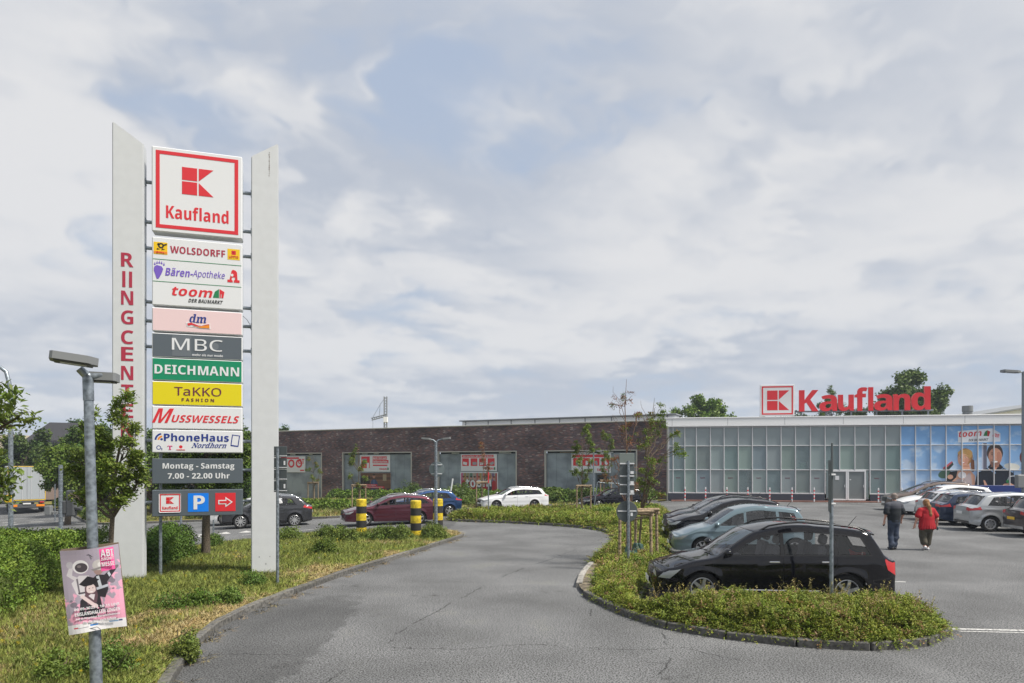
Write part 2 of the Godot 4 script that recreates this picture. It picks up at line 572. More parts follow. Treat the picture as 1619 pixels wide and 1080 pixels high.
func tarmac_image() -> Image:
	# covers 24 x 24 m of the drive, repeating beyond it; cracks drawn as broken hairlines
	var n := 2048
	var im := noise_img(0.0035, n, n, 0.16, 1.62, 4, 6)
	var px := n / 24.0
	var r := RandomNumberGenerator.new()
	r.seed = 11
	var lines := [[[0.55, 7.6], [0.75, 8.8], [1.1, 10.0], [1.3, 11.5], [2.0, 14.0], [2.9, 17.0], [4.3, 20.5], [5.6, 24.0], [6.6, 27.0]], [[1.2, 10.1], [2.2, 10.0], [3.2, 10.25], [4.6, 10.0], [5.7, 10.1]], [[4.9, 8.8], [5.3, 9.9], [5.4, 11.0]], [[4.4, 12.2], [4.6, 13.4], [4.95, 14.4]], [[-1.3, 9.7], [-0.7, 9.75], [-0.2, 9.7]], [[5.6, 10.0], [6.4, 9.2], [7.3, 9.0]]]
	# the lines above are (x, d) with x measured 3 m to the left of the world's origin
	var edge := FastNoiseLite.new()
	edge.seed = 12
	edge.frequency = 0.02
	for y in range(int(3.0 * px), int(11.0 * px)):   # darker, newer strip along the lawn kerb
		for x in range(int(7.0 * px), int(10.4 * px)):
			var k := edge.get_noise_2d(x, y)
			var wx := (x / px - 12.0)
			var wd := y / px + 4.0
			var e := smoothstep(0.06, -0.06, wx + 3.1 - 0.3 * sin((wd - 7.0) * 0.45) + k * 0.25) * smoothstep(14.6, 13.2, wd + k)
			if e > 0.0:
				var c := im.get_pixel(x, y) * (1.0 - 0.17 * e)
				im.set_pixel(x, y, c)
	for l in lines:
		var p := resample(smooth_line(l, 4), 0.012)
		var w := 0.0
		var on := 1.0
		for q in p:
			w = w * 0.97 + r.randf_range(-0.012, 0.012)
			on = clampf(on + r.randf_range(-0.13, 0.13), 0.0, 1.0)
			if on < 0.35:
				continue
			var x := int((q.x - 3.0 + w + 12.0) * px)
			var y := int((q.y - 4.0 + w * 0.7) * px)
			for k in (2 if on > 0.5 else 1):
				if x + k < n and y < n and x >= 0 and y >= 0:
					im.set_pixel(posmod(x + k, n), posmod(y, n), Color(0.30, 0.30, 0.30))
			if r.randf() < 0.012:   # a side branch
				var a := r.randf() * TAU
				var bx := float(x)
				var by := float(y)
				for s in r.randi_range(8, 34):
					a += r.randf_range(-0.4, 0.4)
					bx += cos(a); by += sin(a)
					im.set_pixel(posmod(int(bx), n), posmod(int(by), n), Color(0.42, 0.42, 0.42))
	im.convert(Image.FORMAT_RGBA8)
	var soft := Image.create(64, 64, false, Image.FORMAT_RGBA8)
	for y in 64:
		for x in 64:
			var e := Vector2(x - 31.5, y - 31.5).length() / 32.0
			soft.set_pixel(x, y, Color(1, 1, 0.98, 0.045 * clampf(1.0 - e, 0.0, 1.0)))
	for off in [-1.7, -0.2, 1.4, 2.9]:   # lanes polished paler by tyres
		for q in resample(smooth_line([[3.4 + off, 4.0], [2.4 + off, 11.0], [2.3 + off, 17.0], [3.2 + off, 23.0], [3.0 + off, 28.0]], 6), 0.06):
			if r.randf() < 0.7:
				im.blend_rect(soft, Rect2i(0, 0, 64, 64), Vector2i(int((q.x - 3.0 + 12.0 + r.randf_range(-0.2, 0.2)) * px) - 32, int((q.y - 4.0) * px) - 32))
	var drip := Image.create(16, 16, false, Image.FORMAT_RGBA8)
	for y in 16:
		for x in 16:
			var e := Vector2(x - 7.5, y - 7.5).length() / 8.0
			drip.set_pixel(x, y, Color(0.3, 0.29, 0.28, 0.22 * clampf(1.2 - e * 1.2, 0.0, 1.0)))
	for q in 70:   # oil drips
		var c := Vector2i(r.randi() % (n - 80), r.randi() % (n - 80))
		for e in r.randi_range(1, 5):
			im.blend_rect(drip, Rect2i(0, 0, 16, 16), c + Vector2i(r.randi() % 40, r.randi() % 24))
	im.convert(Image.FORMAT_RGB8)
	for k in 500:   # chips, gum and droppings
		var t := r.randf_range(0.55, 1.0)
		var s := r.randi_range(1, 2)
		im.fill_rect(Rect2i(r.randi() % (n - 4), r.randi() % (n - 4), s, s), Color(t, t, t * 0.97))
	return im

func turf_image() -> ImageTexture:
	var n := 512
	var a := noise_img(0.012, n, n, 1.0, 1.0, 51, 5)
	var b := noise_img(0.09, n, n, 1.0, 1.0, 52, 3)
	var im := Image.create(n, n, false, Image.FORMAT_RGB8)
	for y in n:
		for x in n:
			var t := a.get_pixel(x, y).r
			var s := b.get_pixel(x, y).r * 0.5 + 0.6
			var c := Color(0.62, 0.74, 0.50).lerp(Color(1.0, 0.86, 0.70), smoothstep(0.42, 0.66, t)) * s
			im.set_pixel(x, y, c)
	return ImageTexture.create_from_image(im)

const LAWN_KERB := [[-3.0, 1.5], [-3.3, 4.5], [-3.75, 6.6], [-3.94, 7.47], [-4.26, 8.44], [-4.66, 9.88], [-4.92, 11.42], [-4.78, 13.24], [-4.41, 15.38], [-4.05, 17.53], [-3.49, 19.87], [-2.79, 23.23], [-2.2, 26.2], [-2.0, 27.5], [-2.25, 28.9], [-3.0, 29.8], [-4.0, 30.2], [-7.1, 29.6], [-9.6, 27.6], [-10.9, 24.4], [-11.75, 22.1], [-14.5, 20.2], [-20.0, 18.5], [-30.0, 12.0]]
const BED_FRONT := [[-2.9, 38.2], [-3.4, 36.4], [-2.6, 35.4], [-0.3, 34.6], [2.72, 32.4], [4.0, 30.2], [4.15, 28.4], [3.95, 25.6], [3.29, 22.8], [2.15, 18.5], [1.6, 15.9], [1.47, 14.4], [1.81, 12.95], [2.27, 11.75], [2.9, 10.9], [4.14, 10.2], [5.22, 9.95], [6.16, 10.2], [6.85, 10.75], [7.05, 11.3], [6.7, 11.7]]
const BED_BACK := [[6.2, 11.85], [4.5, 11.95], [2.55, 12.15], [2.45, 13.4], [4.3, 19.2], [6.4, 28.5], [8.2, 36.0], [8.9, 40.0], [8.0, 42.5], [5.0, 42.2], [1.5, 41.5], [-1.5, 40.0]]
const VERGE_KERB := [[-80.0, 108.0], [-46.7, 67.2], [-36.4, 55.6], [-29.1, 45.9], [-25.0, 40.6], [-22.5, 39.6], [-18.0, 39.9], [-13.0, 39.4], [-9.4, 39.8], [-3.7, 44.2], [1.5, 48.4], [5.0, 49.6], [9.8, 50.4], [11.6, 51.3]]

func make_terrain():
	var gx := [-700.0, -300.0, -150.0, -100.0, -80.0]
	for i in range(-66, 67, 3): gx.append(float(i))
	gx += [80.0, 110.0, 160.0, 300.0, 700.0]
	var gd := [-120.0, -40.0, -15.0]
	for i in range(-3, 121, 3): gd.append(float(i))
	gd += [150.0, 220.0, 350.0, 600.0, 900.0]
	var gm := MB.new()
	for i in gx.size() - 1:
		for j in gd.size() - 1:
			var q := []
			for e in [[i, j], [i + 1, j], [i + 1, j + 1], [i, j + 1]]:
				q.append(V(gx[e[0]], gy(gx[e[0]], gd[e[1]]) - 0.09, gd[e[1]]))
			gm.quad(q[0], q[1], q[2], q[3], Vector3.UP)
	setting("ground", gm, M.turf)
	var asp := sheet(pts2([[-85, -14], [55, -14], [55, 54], [12, 52.2], [8, 53], [-20, 50], [-30, 52], [-48, 74], [-78, 112], [-95, 112], [-95, 40]]), 0.0, 1.5)
	var o := setting("tarmac", asp, M.asphalt)
	var arr: Array = o.mesh.surface_get_arrays(0)
	arr[Mesh.ARRAY_TEX_UV2] = arr[Mesh.ARRAY_TEX_UV]
	var am := ArrayMesh.new()
	am.add_surface_from_arrays(Mesh.PRIMITIVE_TRIANGLES, arr)
	o.mesh = am
	# raised lawn with its kerb
	var lawn_line := smooth_line(LAWN_KERB, 4)
	var lp := lawn_line.duplicate()
	lp.append(Vector2(-30, 1.5))
	setting("lawn", sheet(lp, 0.09, 0.7), M.turf)
	kerb("lawn_kerb", lawn_line, M.kerbs)
	# planted bed between drive and parking
	var bf := smooth_line(BED_FRONT, 4)
	var bb := smooth_line(BED_BACK, 3)
	var bp := bf.duplicate()
	bp.append_array(bb)
	setting("planting_soil", sheet(bp, 0.085, 0.7), M.soil)
	var dark_end := 0
	var near_line := PackedVector2Array()
	var pale_line := PackedVector2Array()
	var far_line := PackedVector2Array()
	for p in bf:
		if p.y > 22.0:
			far_line.append(p)
		elif p.y > 14.0:
			pale_line.append(p)
		else:
			near_line.append(p)
	pale_line.insert(0, far_line[far_line.size() - 1])
	near_line.insert(0, pale_line[pale_line.size() - 1])
	kerb("bed_kerb", far_line, M.kerbs)
	kerb("bed_kerb", pale_line, M.kerbs_pale)
	kerb("bed_kerb", near_line, M.kerbs)
	kerb("bed_kerb", bb, M.kerbs)
	# verge in front of the brick store and along the street
	var vk := smooth_line(VERGE_KERB, 4)
	var vp := vk.duplicate()
	vp.append_array(pts2([[11.8, 52.4], [11.2, 53.0], [-24.5, 70.5], [-40, 100], [-70, 118]]))
	setting("verge", sheet(vp, 0.095, 1.0), M.turf)
	var vnear := PackedVector2Array()
	for p in vk:
		if p.y < 70.0:
			vnear.append(p)
	kerb("verge_kerb", vnear, M.kerbs)
	setting("footpath", sheet(pts2([[-70, 104], [-46.5, 70.5], [-35.3, 57.5], [-28.4, 48.2], [-24.0, 43.0], [-20.5, 40.8], [-19.6, 43.0], [-22.6, 45.0], [-26.8, 50.0], [-33.8, 59.0], [-45.0, 72.5], [-68, 106]]), 0.105, 1.0), M.paving)
	# strip of clinker paving along the glass front
	setting("pavement", sheet(pts2([[11.9, 50.9], [37.0, 46.9], [37.1, 48.0], [12.1, 52.1]]), 0.07, 1.2, 0.08), M.paving)
	# painted markings
	paint_strip([[7.22, 11.22], [13.5, 10.6]], 0.09)
	paint_strip([[7.24, 11.06], [13.5, 10.44]], 0.05)
	for d in [23.9, 26.5, 29.3, 32.1, 35.4, 39.0]:
		var x0: float = 18.6 + (d - 25.7) * 0.24
		paint_strip([[x0, d + 0.2], [x0 + 4.9, d - 0.75]], 0.11)
	for d in [16.6, 19.0, 22.4, 26.3, 29.8]:
		var x0: float = 3.9 + (d - 15.0) * 0.24
		paint_strip([[x0, d], [x0 + 4.8, d - 0.85]], 0.1)
	paint_strip([[-16.3, 33.8], [-12.9, 28.8]], 0.13)
	paint_strip([[-11.9, 30.0], [-8.0, 33.4]], 0.13)
	for t in [[-13.9, 31.0], [-13.1, 31.4], [-12.3, 31.8]]:   # give-way triangles at the junction
		var gm2 := MB.new()
		gm2.tri(V(t[0] - 0.3, gy(t[0], t[1]) + 0.006, t[1] - 0.4), V(t[0] + 0.3, gy(t[0], t[1]) + 0.006, t[1] - 0.2), V(t[0] - 0.3, gy(t[0], t[1]) + 0.006, t[1] + 0.6), Vector3.UP)
		setting("road_marking", gm2, M.paint_line)
	for i in 9:   # broken lines of the crossing lane on the street
		var x := -36.5 + i * 1.75
		paint_strip([[x, 41.6 + i * 0.10], [x + 0.9, 41.65 + i * 0.10]], 0.3)
		paint_strip([[x, 43.9 + i * 0.10], [x + 0.9, 43.95 + i * 0.10]], 0.3)
	for i in 5:
		paint_strip([[-21.3 - i * 4.2, 29.2 + i * 5.2], [-22.6 - i * 4.2, 30.8 + i * 5.2]], 0.14)

func paint_strip(line: Array, w: float):
	var p := resample(pts2(line), 0.5)
	p.append(Vector2(line[line.size() - 1][0], line[line.size() - 1][1]))
	var mb := MB.new()
	for i in p.size() - 1:
		var dir := (p[i + 1] - p[i]).normalized()
		var s := Vector2(-dir.y, dir.x) * w / 2.0
		var q := []
		for e in [p[i] - s, p[i + 1] - s, p[i + 1] + s, p[i] + s]:
			q.append(V(e.x, gy(e.x, e.y) + 0.005, e.y))
		mb.quad(q[0], q[1], q[2], q[3], Vector3.UP)
	setting("road_marking", mb, M.paint_line)

func brick_image() -> Image:
	# 16 x 32 stretcher courses, 4.0 x 2.56 m; fine bond is a pixel wide at this distance
	var w := 1024
	var h := 512
	var im := Image.create(w, h, false, Image.FORMAT_RGB8)
	im.fill(Color(0.46, 0.44, 0.45))
	var r := RandomNumberGenerator.new()
	r.seed = 3
	var cols := [Color(0.30, 0.205, 0.215), Color(0.36, 0.23, 0.225), Color(0.25, 0.195, 0.22), Color(0.42, 0.265, 0.245), Color(0.30, 0.25, 0.275), Color(0.47, 0.40, 0.405), Color(0.22, 0.17, 0.185)]
	for y in 32:
		for x in 17:
			var c: Color = cols[[0, 0, 1, 1, 2, 3, 4, 6, 6, 0, 2][r.randi() % 11]]
			if r.randf() < 0.05:
				c = cols[5]
			c = c.lerp(Color(0.31, 0.225, 0.23), 0.35)
			c = Color(c.r * 0.95, c.g * 1.06, c.b * 1.02)
			var s := r.randf_range(0.92, 1.08)
			s *= 1.5
			c = Color(c.r * s, c.g * s, c.b * s)
			var x0 := x * 64 - (32 if y % 2 else 0)
			var rc := Rect2i(maxi(x0 + 1, 0), y * 16 + 1, 62, 14)
			if x0 < 0: rc.size.x = 30
			im.fill_rect(rc, c)
			if r.randf() < 0.5:
				var t := r.randf_range(0.8, 1.2)
				im.fill_rect(Rect2i(maxi(x0 + r.randi_range(4, 40), 0), y * 16 + r.randi_range(2, 7), 18, 5), Color(c.r * t, c.g * t, c.b * t))
	return im

func make_brick_store():
	M.brick = mat(Color(1.0, 1.0, 1.0), 0.88)
	M.brick.albedo_texture = ImageTexture.create_from_image(brick_image())
	M.brick.uv1_scale = Vector3(0.25, 1.0 / 2.56, 1)
	M.brick.detail_enabled = true
	M.brick.detail_blend_mode = BaseMaterial3D.BLEND_MODE_MUL
	var db := noise_img(0.008, 512, 512, 0.28, 1.5, 19, 6)
	M.brick.detail_albedo = ImageTexture.create_from_image(db)
	M.brick.detail_uv_layer = BaseMaterial3D.DETAIL_UV_2
	M.brick.uv2_scale = Vector3(0.05, 0.11, 1)
	M.shutter = mat(lin(0.29, 0.335, 0.37), 0.5)
	tri_tex(M.shutter, noise_tex(0.01, 256, 0.3, 1.55, 29, 5), 0.2)
	M.pale_frame = mat(lin(0.42, 0.41, 0.37), 0.7)
	M.roof_white = mat(lin(0.82, 0.83, 0.84), 0.5)
	M.roof_grey = mat(lin(0.22, 0.235, 0.25), 0.6)
	var b := thing("brick_store", "long dark clinker-brick store with four wide grey shuttered bays", "building", V(-23.9, 0, 69.0), deg_to_rad(25.79) * -1.0)
	# local x runs along the front from far left to the glass hall, local z out of the wall
	var top := 6.04
	var bot := -1.3
	var op := [[-2.1, 6.01], [8.5, 16.46], [19.21, 26.99], [29.52, 37.3]]
	var hd := 3.88
	var w := MB.new()
	var strip = func(x0, x1, y0, y1):
		w.quad_uv(Vector3(x0, y0, 0), Vector3(x1, y0, 0), Vector3(x1, y1, 0), Vector3(x0, y1, 0), Vector3(0, 0, 1), Vector2(x0, -y0), Vector2(x1, -y0), Vector2(x1, -y1), Vector2(x0, -y1))
	var x0 := -12.0
	for q in op + [[39.72, 39.72]]:
		strip.call(x0, q[0], bot, hd)
		x0 = q[1]
	strip.call(-12.0, 39.72, hd, top)
	for q in op:   # reveals
		for x in q:
			w.quad(Vector3(x, bot, 0), Vector3(x, hd, 0), Vector3(x, hd, -0.35), Vector3(x, bot, -0.35))
		w.quad(Vector3(q[0], hd, 0), Vector3(q[1], hd, 0), Vector3(q[1], hd, -0.35), Vector3(q[0], hd, -0.35), Vector3.DOWN)
	w.quad(Vector3(-12, bot, 0), Vector3(-12, top, 0), Vector3(-12, top, -30), Vector3(-12, bot, -30), Vector3(-1, 0, 0))
	w.quad(Vector3(39.72, bot, 0), Vector3(39.72, top, 0), Vector3(39.72, top, -25), Vector3(39.72, bot, -25), Vector3(1, 0, 0))
	var wall := part(b, "wall", w, M.brick)
	var arr: Array = wall.mesh.surface_get_arrays(0)
	arr[Mesh.ARRAY_TEX_UV2] = arr[Mesh.ARRAY_TEX_UV]
	var am := ArrayMesh.new()
	am.add_surface_from_arrays(Mesh.PRIMITIVE_TRIANGLES, arr)
	wall.mesh = am
	var cap := MB.new()
	cap.bbox(Vector3(13.86, top + 0.04, -0.15), Vector3(51.8, 0.1, 0.42), 0.015)
	part(b, "coping", cap, M.pale_frame)
	var rf := MB.new()
	rf.box(Vector3(13.86, top - 0.35, -15.2), Vector3(51.6, 0.2, 29.4))
	part(b, "roof", rf, M.roof_grey)
	var br := MB.new()
	br.bbox(Vector3(39.66, 2.4, 0.02), Vector3(0.13, 7.4, 0.1), 0.01)
	part(b, "corner_trim", br, M.pale_frame)
	for i in op.size():
		var q: Array = op[i]
		var win := Node3D.new()
		win.name = "shutter_bay"
		b.add_child(win, true)
		var n := 8
		var pw: float = (q[1] - q[0]) / n
		for k in n:
			var pm := MB.new()
			pm.bbox(Vector3(q[0] + pw * (k + 0.5), (bot + hd - 0.22) / 2.0, -0.28), Vector3(pw - 0.012, hd - 0.22 - bot, 0.05), 0.006)
			part(win, "shutter_panel", pm, M.shutter)
		var fm := MB.new()
		fm.bbox(Vector3(q[0] + 0.05, (bot + hd) / 2.0, -0.08), Vector3(0.11, hd - bot, 0.22), 0.01)
		fm.bbox(Vector3(q[1] - 0.05, (bot + hd) / 2.0, -0.08), Vector3(0.11, hd - bot, 0.22), 0.01)
		fm.bbox(Vector3((q[0] + q[1]) / 2.0, hd - 0.04, -0.075), Vector3(q[1] - q[0] - 0.23, 0.085, 0.22), 0.01)
		part(win, "frame", fm, M.pale_frame)
		var dm := MB.new()
		dm.box(Vector3((q[0] + q[1]) / 2.0, hd - 0.16, -0.32), Vector3(q[1] - q[0] - 0.24, 0.16, 0.03))
		part(win, "gap", dm, M.black)
		for k in 3:   # stray insulation in the gap above the shutter
			var sc := MB.new()
			var xx: float = lerpf(q[0] + 0.8, q[1] - 1.2, (k + rng.randf()) / 3.0)
			sc.box(Vector3(xx, hd - 0.17 + rng.randf_range(-0.02, 0.03), -0.29), Vector3(rng.randf_range(0.4, 1.3), 0.07, 0.03), Basis(Vector3(0, 0, 1), rng.randf_range(-0.02, 0.02)))
			part(win, "insulation_strip", sc, M.wood if (i + k) % 3 == 0 else M.roof_white)
	# service door in the right bay
	var dr := MB.new()
	dr.bbox(Vector3(34.4, 0.9, -0.24), Vector3(1.1, 2.3, 0.04), 0.005)
	var door := part(b, "door", dr, M.slate)
	var dg := MB.new()
	dg.bbox(Vector3(34.4, 1.55, -0.215), Vector3(0.8, 0.7, 0.01), 0.002)
	part(door, "pane", dg, M.glass_dark)
	# raised skylight strip along the roof edge
	var sl := MB.new()
	sl.bbox(Vector3(30.4, 6.25, -2.2), Vector3(19.0, 0.62, 1.6), 0.03)
	var sky_l := part(b, "skylight", sl, M.roof_white)
	var sl2 := MB.new()
	sl2.bbox(Vector3(30.4, 6.62, -2.1), Vector3(19.3, 0.1, 2.0), 0.02)
	part(sky_l, "skylight_cap", sl2, M.roof_grey)
	for k in 9:
		var pm := MB.new()
		pm.bbox(Vector3(21.3 + k * 2.25, 6.28, -1.37), Vector3(0.06, 0.56, 0.06), 0.01)
		part(sky_l, "post", pm, M.roof_grey)
	# banners fixed to the shutters
	make_banners(b)

func banner(b: Node3D, label: String, x0, x1, y0, y1, called := "banner") -> Node3D:
	var t := thing(called, label, "banner", b.transform * Vector3((x0 + x1) / 2.0, (y0 + y1) / 2.0, -0.2), b.rotation.y, "banners on the shutters")
	var m := MB.new()
	m.bbox(Vector3(), Vector3(x1 - x0, y1 - y0, 0.03), 0.006)
	part(t, "sheet", m, M.white_panel)
	return t

func patch(t: Node3D, called: String, cx, cy, w, h, m: Material, z := 0.018, tilt := 0.0):
	var mb := MB.new()
	mb.box(Vector3(), Vector3(w, h, 0.006))
	return part(t, called, mb, m, Transform3D(Basis(Vector3(0, 0, 1), tilt), Vector3(cx, cy, z)))

func at(x, y, z := 0.02, tilt := 0.0) -> Transform3D:
	return Transform3D(Basis(Vector3(0, 0, 1), tilt), Vector3(x, y, z))

func make_banners(b: Node3D):
	var t := banner(b, "small white banner with red round emblems, leftmost on the shutters", 0.3, 3.73, 1.95, 3.55)
	for k in 3:
		var d := MB.new()
		d.lathe([Vector2(0.24, 0), Vector2(0.42, 0), Vector2(0.42, 0.01), Vector2(0.24, 0.01)], 20, Transform3D(Basis(Vector3(1, 0, 0), PI / 2), Vector3(-1.1 + k * 1.0, 0.08, 0.016)))
		part(t, "emblem", d, M.red)
	text_part(t, "lettering", "OT", "bold", at(1.2, 0.3), 0.8, 0.5, M.red)
	patch(t, "red_strip", -0.3, 0.62, 2.4, 0.16, M.red)
	patch(t, "red_strip", 1.3, -0.6, 0.5, 0.12, M.red)
	t = banner(b, "white banner reading Mehr Zeit zum Selbermachen with red picture box", 10.46, 13.94, 2.05, 3.62)
	patch(t, "red_box", -1.08, 0.1, 0.98, 1.1, M.red)
	patch(t, "picture", -1.2, 0.2, 0.5, 0.5, M.print_grey, 0.022)
	patch(t, "picture", -0.8, -0.2, 0.26, 0.5, M.white_panel, 0.022)
	patch(t, "red_strip", 0.55, 0.5, 1.6, 0.3, M.red)
	patch(t, "red_strip", 0.65, 0.16, 1.8, 0.3, M.red)
	patch(t, "red_strip", 0.6, -0.18, 1.65, 0.12, M.red)
	text_part(t, "lettering", "Mehr Zeit zum", "bold", at(0.55, 0.5, 0.022), 1.5, 0.2, M.white_panel)
	text_part(t, "lettering", "Selbermachen.", "bold", at(0.65, 0.16, 0.022), 1.68, 0.2, M.white_panel)
	text_part(t, "lettering", "toom", "bold", at(0.95, -0.52), 0.85, 0.2, M.red)
	patch(t, "emblem", 1.5, -0.5, 0.14, 0.22, M.green)
	t = banner(b, "brown picture banner of a man in blue overalls by a wooden wall", 10.53, 14.02, 0.1, 1.95)
	var pm := mat(Color(1, 1, 1), 0.5)
	pm.albedo_texture = ImageTexture.create_from_image(workshop_image())
	var q := MB.new()
	q.quad_uv(Vector3(-1.74, -0.92, 0.018), Vector3(1.74, -0.92, 0.018), Vector3(1.74, 0.92, 0.018), Vector3(-1.74, 0.92, 0.018), Vector3(0, 0, 1), Vector2(0, 1), Vector2(1, 1), Vector2(1, 0), Vector2(0, 0))
	part(t, "print", q, pm)
	patch(t, "red_strip", -0.55, -0.22, 1.5, 0.16, M.red, 0.022)
	patch(t, "red_strip", -0.2, -0.42, 2.4, 0.18, M.red, 0.022)
	text_part(t, "lettering", "Wir tun Gutes.", "bold", at(-0.55, -0.22, 0.026), 1.2, 0.1, M.white_panel)
	text_part(t, "lettering", "Ihre Baumarktprofis vor Ort.", "bold", at(-0.2, -0.42, 0.026), 2.2, 0.11, M.white_panel)
	t = banner(b, "white banner with four red product boxes, upper one behind the dead sapling", 21.48, 25.02, 2.15, 3.62)
	patch(t, "red_strip", -0.1, 0.56, 3.1, 0.22, M.red)
	text_part(t, "lettering", "Sie machen, wir helfen Ihnen", "bold", at(-0.1, 0.56, 0.022), 2.9, 0.15, M.white_panel)
	for k in 4:
		patch(t, "red_box", -1.3 + k * 0.84, 0.05, 0.66, 0.66, M.red)
		patch(t, "picture", -1.3 + k * 0.84 + (0.06 if k % 2 else -0.05), -0.06, 0.4, 0.24, [M.white_panel, M.print_grey, M.white_panel, M.print_grey][k], 0.022, 0.2 * (k - 1))
	text_part(t, "lettering", "toom", "bold", at(1.05, -0.5), 0.8, 0.2, M.red)
	patch(t, "emblem", 1.55, -0.5, 0.13, 0.22, M.green)
	t = banner(b, "crowd picture banner with big white toom lettering, below the product banner", 21.41, 25.14, 0.2, 2.08)
	var cm := mat(Color(1, 1, 1), 0.5)
	cm.albedo_texture = ImageTexture.create_from_image(crowd_image())
	q = MB.new()
	q.quad_uv(Vector3(-1.78, -0.85, 0.018), Vector3(1.78, -0.85, 0.018), Vector3(1.78, 0.85, 0.018), Vector3(-1.78, 0.85, 0.018), Vector3(0, 0, 1), Vector2(0, 1), Vector2(1, 1), Vector2(1, 0), Vector2(0, 0))
	part(t, "print", q, cm)
	text_part(t, "lettering", "toom", "bold", at(-0.05, 0.0, 0.024, 0.06), 2.5, 0.75, M.white_panel)
	patch(t, "red_strip", -1.1, -0.68, 1.1, 0.24, M.red, 0.022)
	text_part(t, "lettering", "Dein Job.", "bold", at(-1.1, -0.68, 0.027), 0.95, 0.16, M.white_panel)
	text_part(t, "lettering", "toom", "bold", at(1.1, -0.68, 0.027), 0.7, 0.16, M.red)
	t = banner(b, "white banner with red product boxes behind two leafy saplings, rightmost", 31.8, 35.14, 2.05, 3.62)
	patch(t, "red_strip", -0.1, 0.58, 2.9, 0.22, M.red)
	for k in 4:
		patch(t, "red_box", -1.2 + k * 0.8, 0.1, 0.62, 0.62, M.red)
		patch(t, "picture", -1.15 + k * 0.8, 0.02, 0.2, 0.34, [M.print_grey, M.white_panel][k % 2], 0.022, 0.3 * (k - 1))
	text_part(t, "lettering", "toom", "bold", at(0.95, -0.52), 0.85, 0.22, M.red)

func oval(im: Image, cx, cy, rx, ry, c: Color, tilt := 0.0):
	var r := int(maxf(rx, ry)) + 1
	var ct := cos(tilt)
	var st := sin(tilt)
	for y in range(maxi(0, int(cy) - r), mini(im.get_height(), int(cy) + r + 1)):
		for x in range(maxi(0, int(cx) - r), mini(im.get_width(), int(cx) + r + 1)):
			var dx: float = x + 0.5 - cx
			var dy: float = y + 0.5 - cy
			var u: float = (dx * ct + dy * st) / rx
			var v: float = (-dx * st + dy * ct) / ry
			var e := u * u + v * v
			if e < 1.0:
				im.set_pixel(x, y, im.get_pixel(x, y).lerp(c, clampf((1.0 - e) * minf(rx, ry) * 0.6, 0.0, 1.0)))

func shape(im: Image, pts: Array, c: Color):
	var p := pts2(pts)
	var lo := p[0]
	var hi := p[0]
	for q in p:
		lo = lo.min(q); hi = hi.max(q)
	for y in range(maxi(0, int(lo.y)), mini(im.get_height(), int(hi.y) + 1)):
		for x in range(maxi(0, int(lo.x)), mini(im.get_width(), int(hi.x) + 1)):
			var n := 0
			for e in [Vector2(0.25, 0.25), Vector2(0.75, 0.25), Vector2(0.25, 0.75), Vector2(0.75, 0.75)]:
				if Geometry2D.is_point_in_polygon(Vector2(x, y) + e, p):
					n += 1
			if n:
				im.set_pixel(x, y, im.get_pixel(x, y).lerp(c, n / 4.0))

func workshop_image() -> Image:
	var im := Image.create(256, 136, false, Image.FORMAT_RGB8)
	im.fill(Color(0.22, 0.15, 0.11))
	var r := RandomNumberGenerator.new()
	r.seed = 5
	for k in 9:
		var t := r.randf_range(0.7, 1.3)
		im.fill_rect(Rect2i(0, k * 15, 256, 14), Color(0.38 * t, 0.26 * t, 0.18 * t))
	im.fill_rect(Rect2i(0, 20, 80, 116), Color(0.15, 0.11, 0.09))
	im.fill_rect(Rect2i(190, 10, 30, 44), Color(0.62, 0.55, 0.45))
	for k in 30:
		oval(im, r.randf_range(30, 220), r.randf_range(92, 134), r.randf_range(3, 9), r.randf_range(3, 8), Color(r.randf_range(0.2, 0.6), r.randf_range(0.15, 0.3), 0.15))
	shape(im, [[92, 136], [88, 62], [100, 46], [130, 46], [146, 66], [150, 136]], Color(0.22, 0.28, 0.42))
	oval(im, 115, 24, 12, 15, Color(0.66, 0.47, 0.38))
	oval(im, 115, 13, 12, 7, Color(0.2, 0.14, 0.1))
	shape(im, [[106, 48], [124, 48], [122, 80], [108, 80]], Color(0.30, 0.36, 0.5))
	return im

func crowd_image() -> Image:
	var im := Image.create(256, 124, false, Image.FORMAT_RGB8)
	im.fill(Color(0.55, 0.54, 0.52))
	var r := RandomNumberGenerator.new()
	r.seed = 9
	for k in 12:
		im.fill_rect(Rect2i(k * 22, 0, 14, 124), Color(r.randf_range(0.3, 0.75), r.randf_range(0.3, 0.6), r.randf_range(0.25, 0.5)))
	for k in 9:
		var x := 20 + k * 27 + r.randf_range(-5, 5)
		shape(im, [[x - 14, 124], [x - 13, 58], [x - 5, 46], [x + 5, 46], [x + 13, 58], [x + 14, 124]], [Color(0.62, 0.08, 0.09), Color(0.2, 0.2, 0.22), Color(0.65, 0.1, 0.1)][k % 3])
		oval(im, x, 32, 8, 11, Color(0.72, 0.52, 0.44))
		oval(im, x, 24, 9, 6, Color(r.randf_range(0.15, 0.5), 0.2, 0.12))
	return im

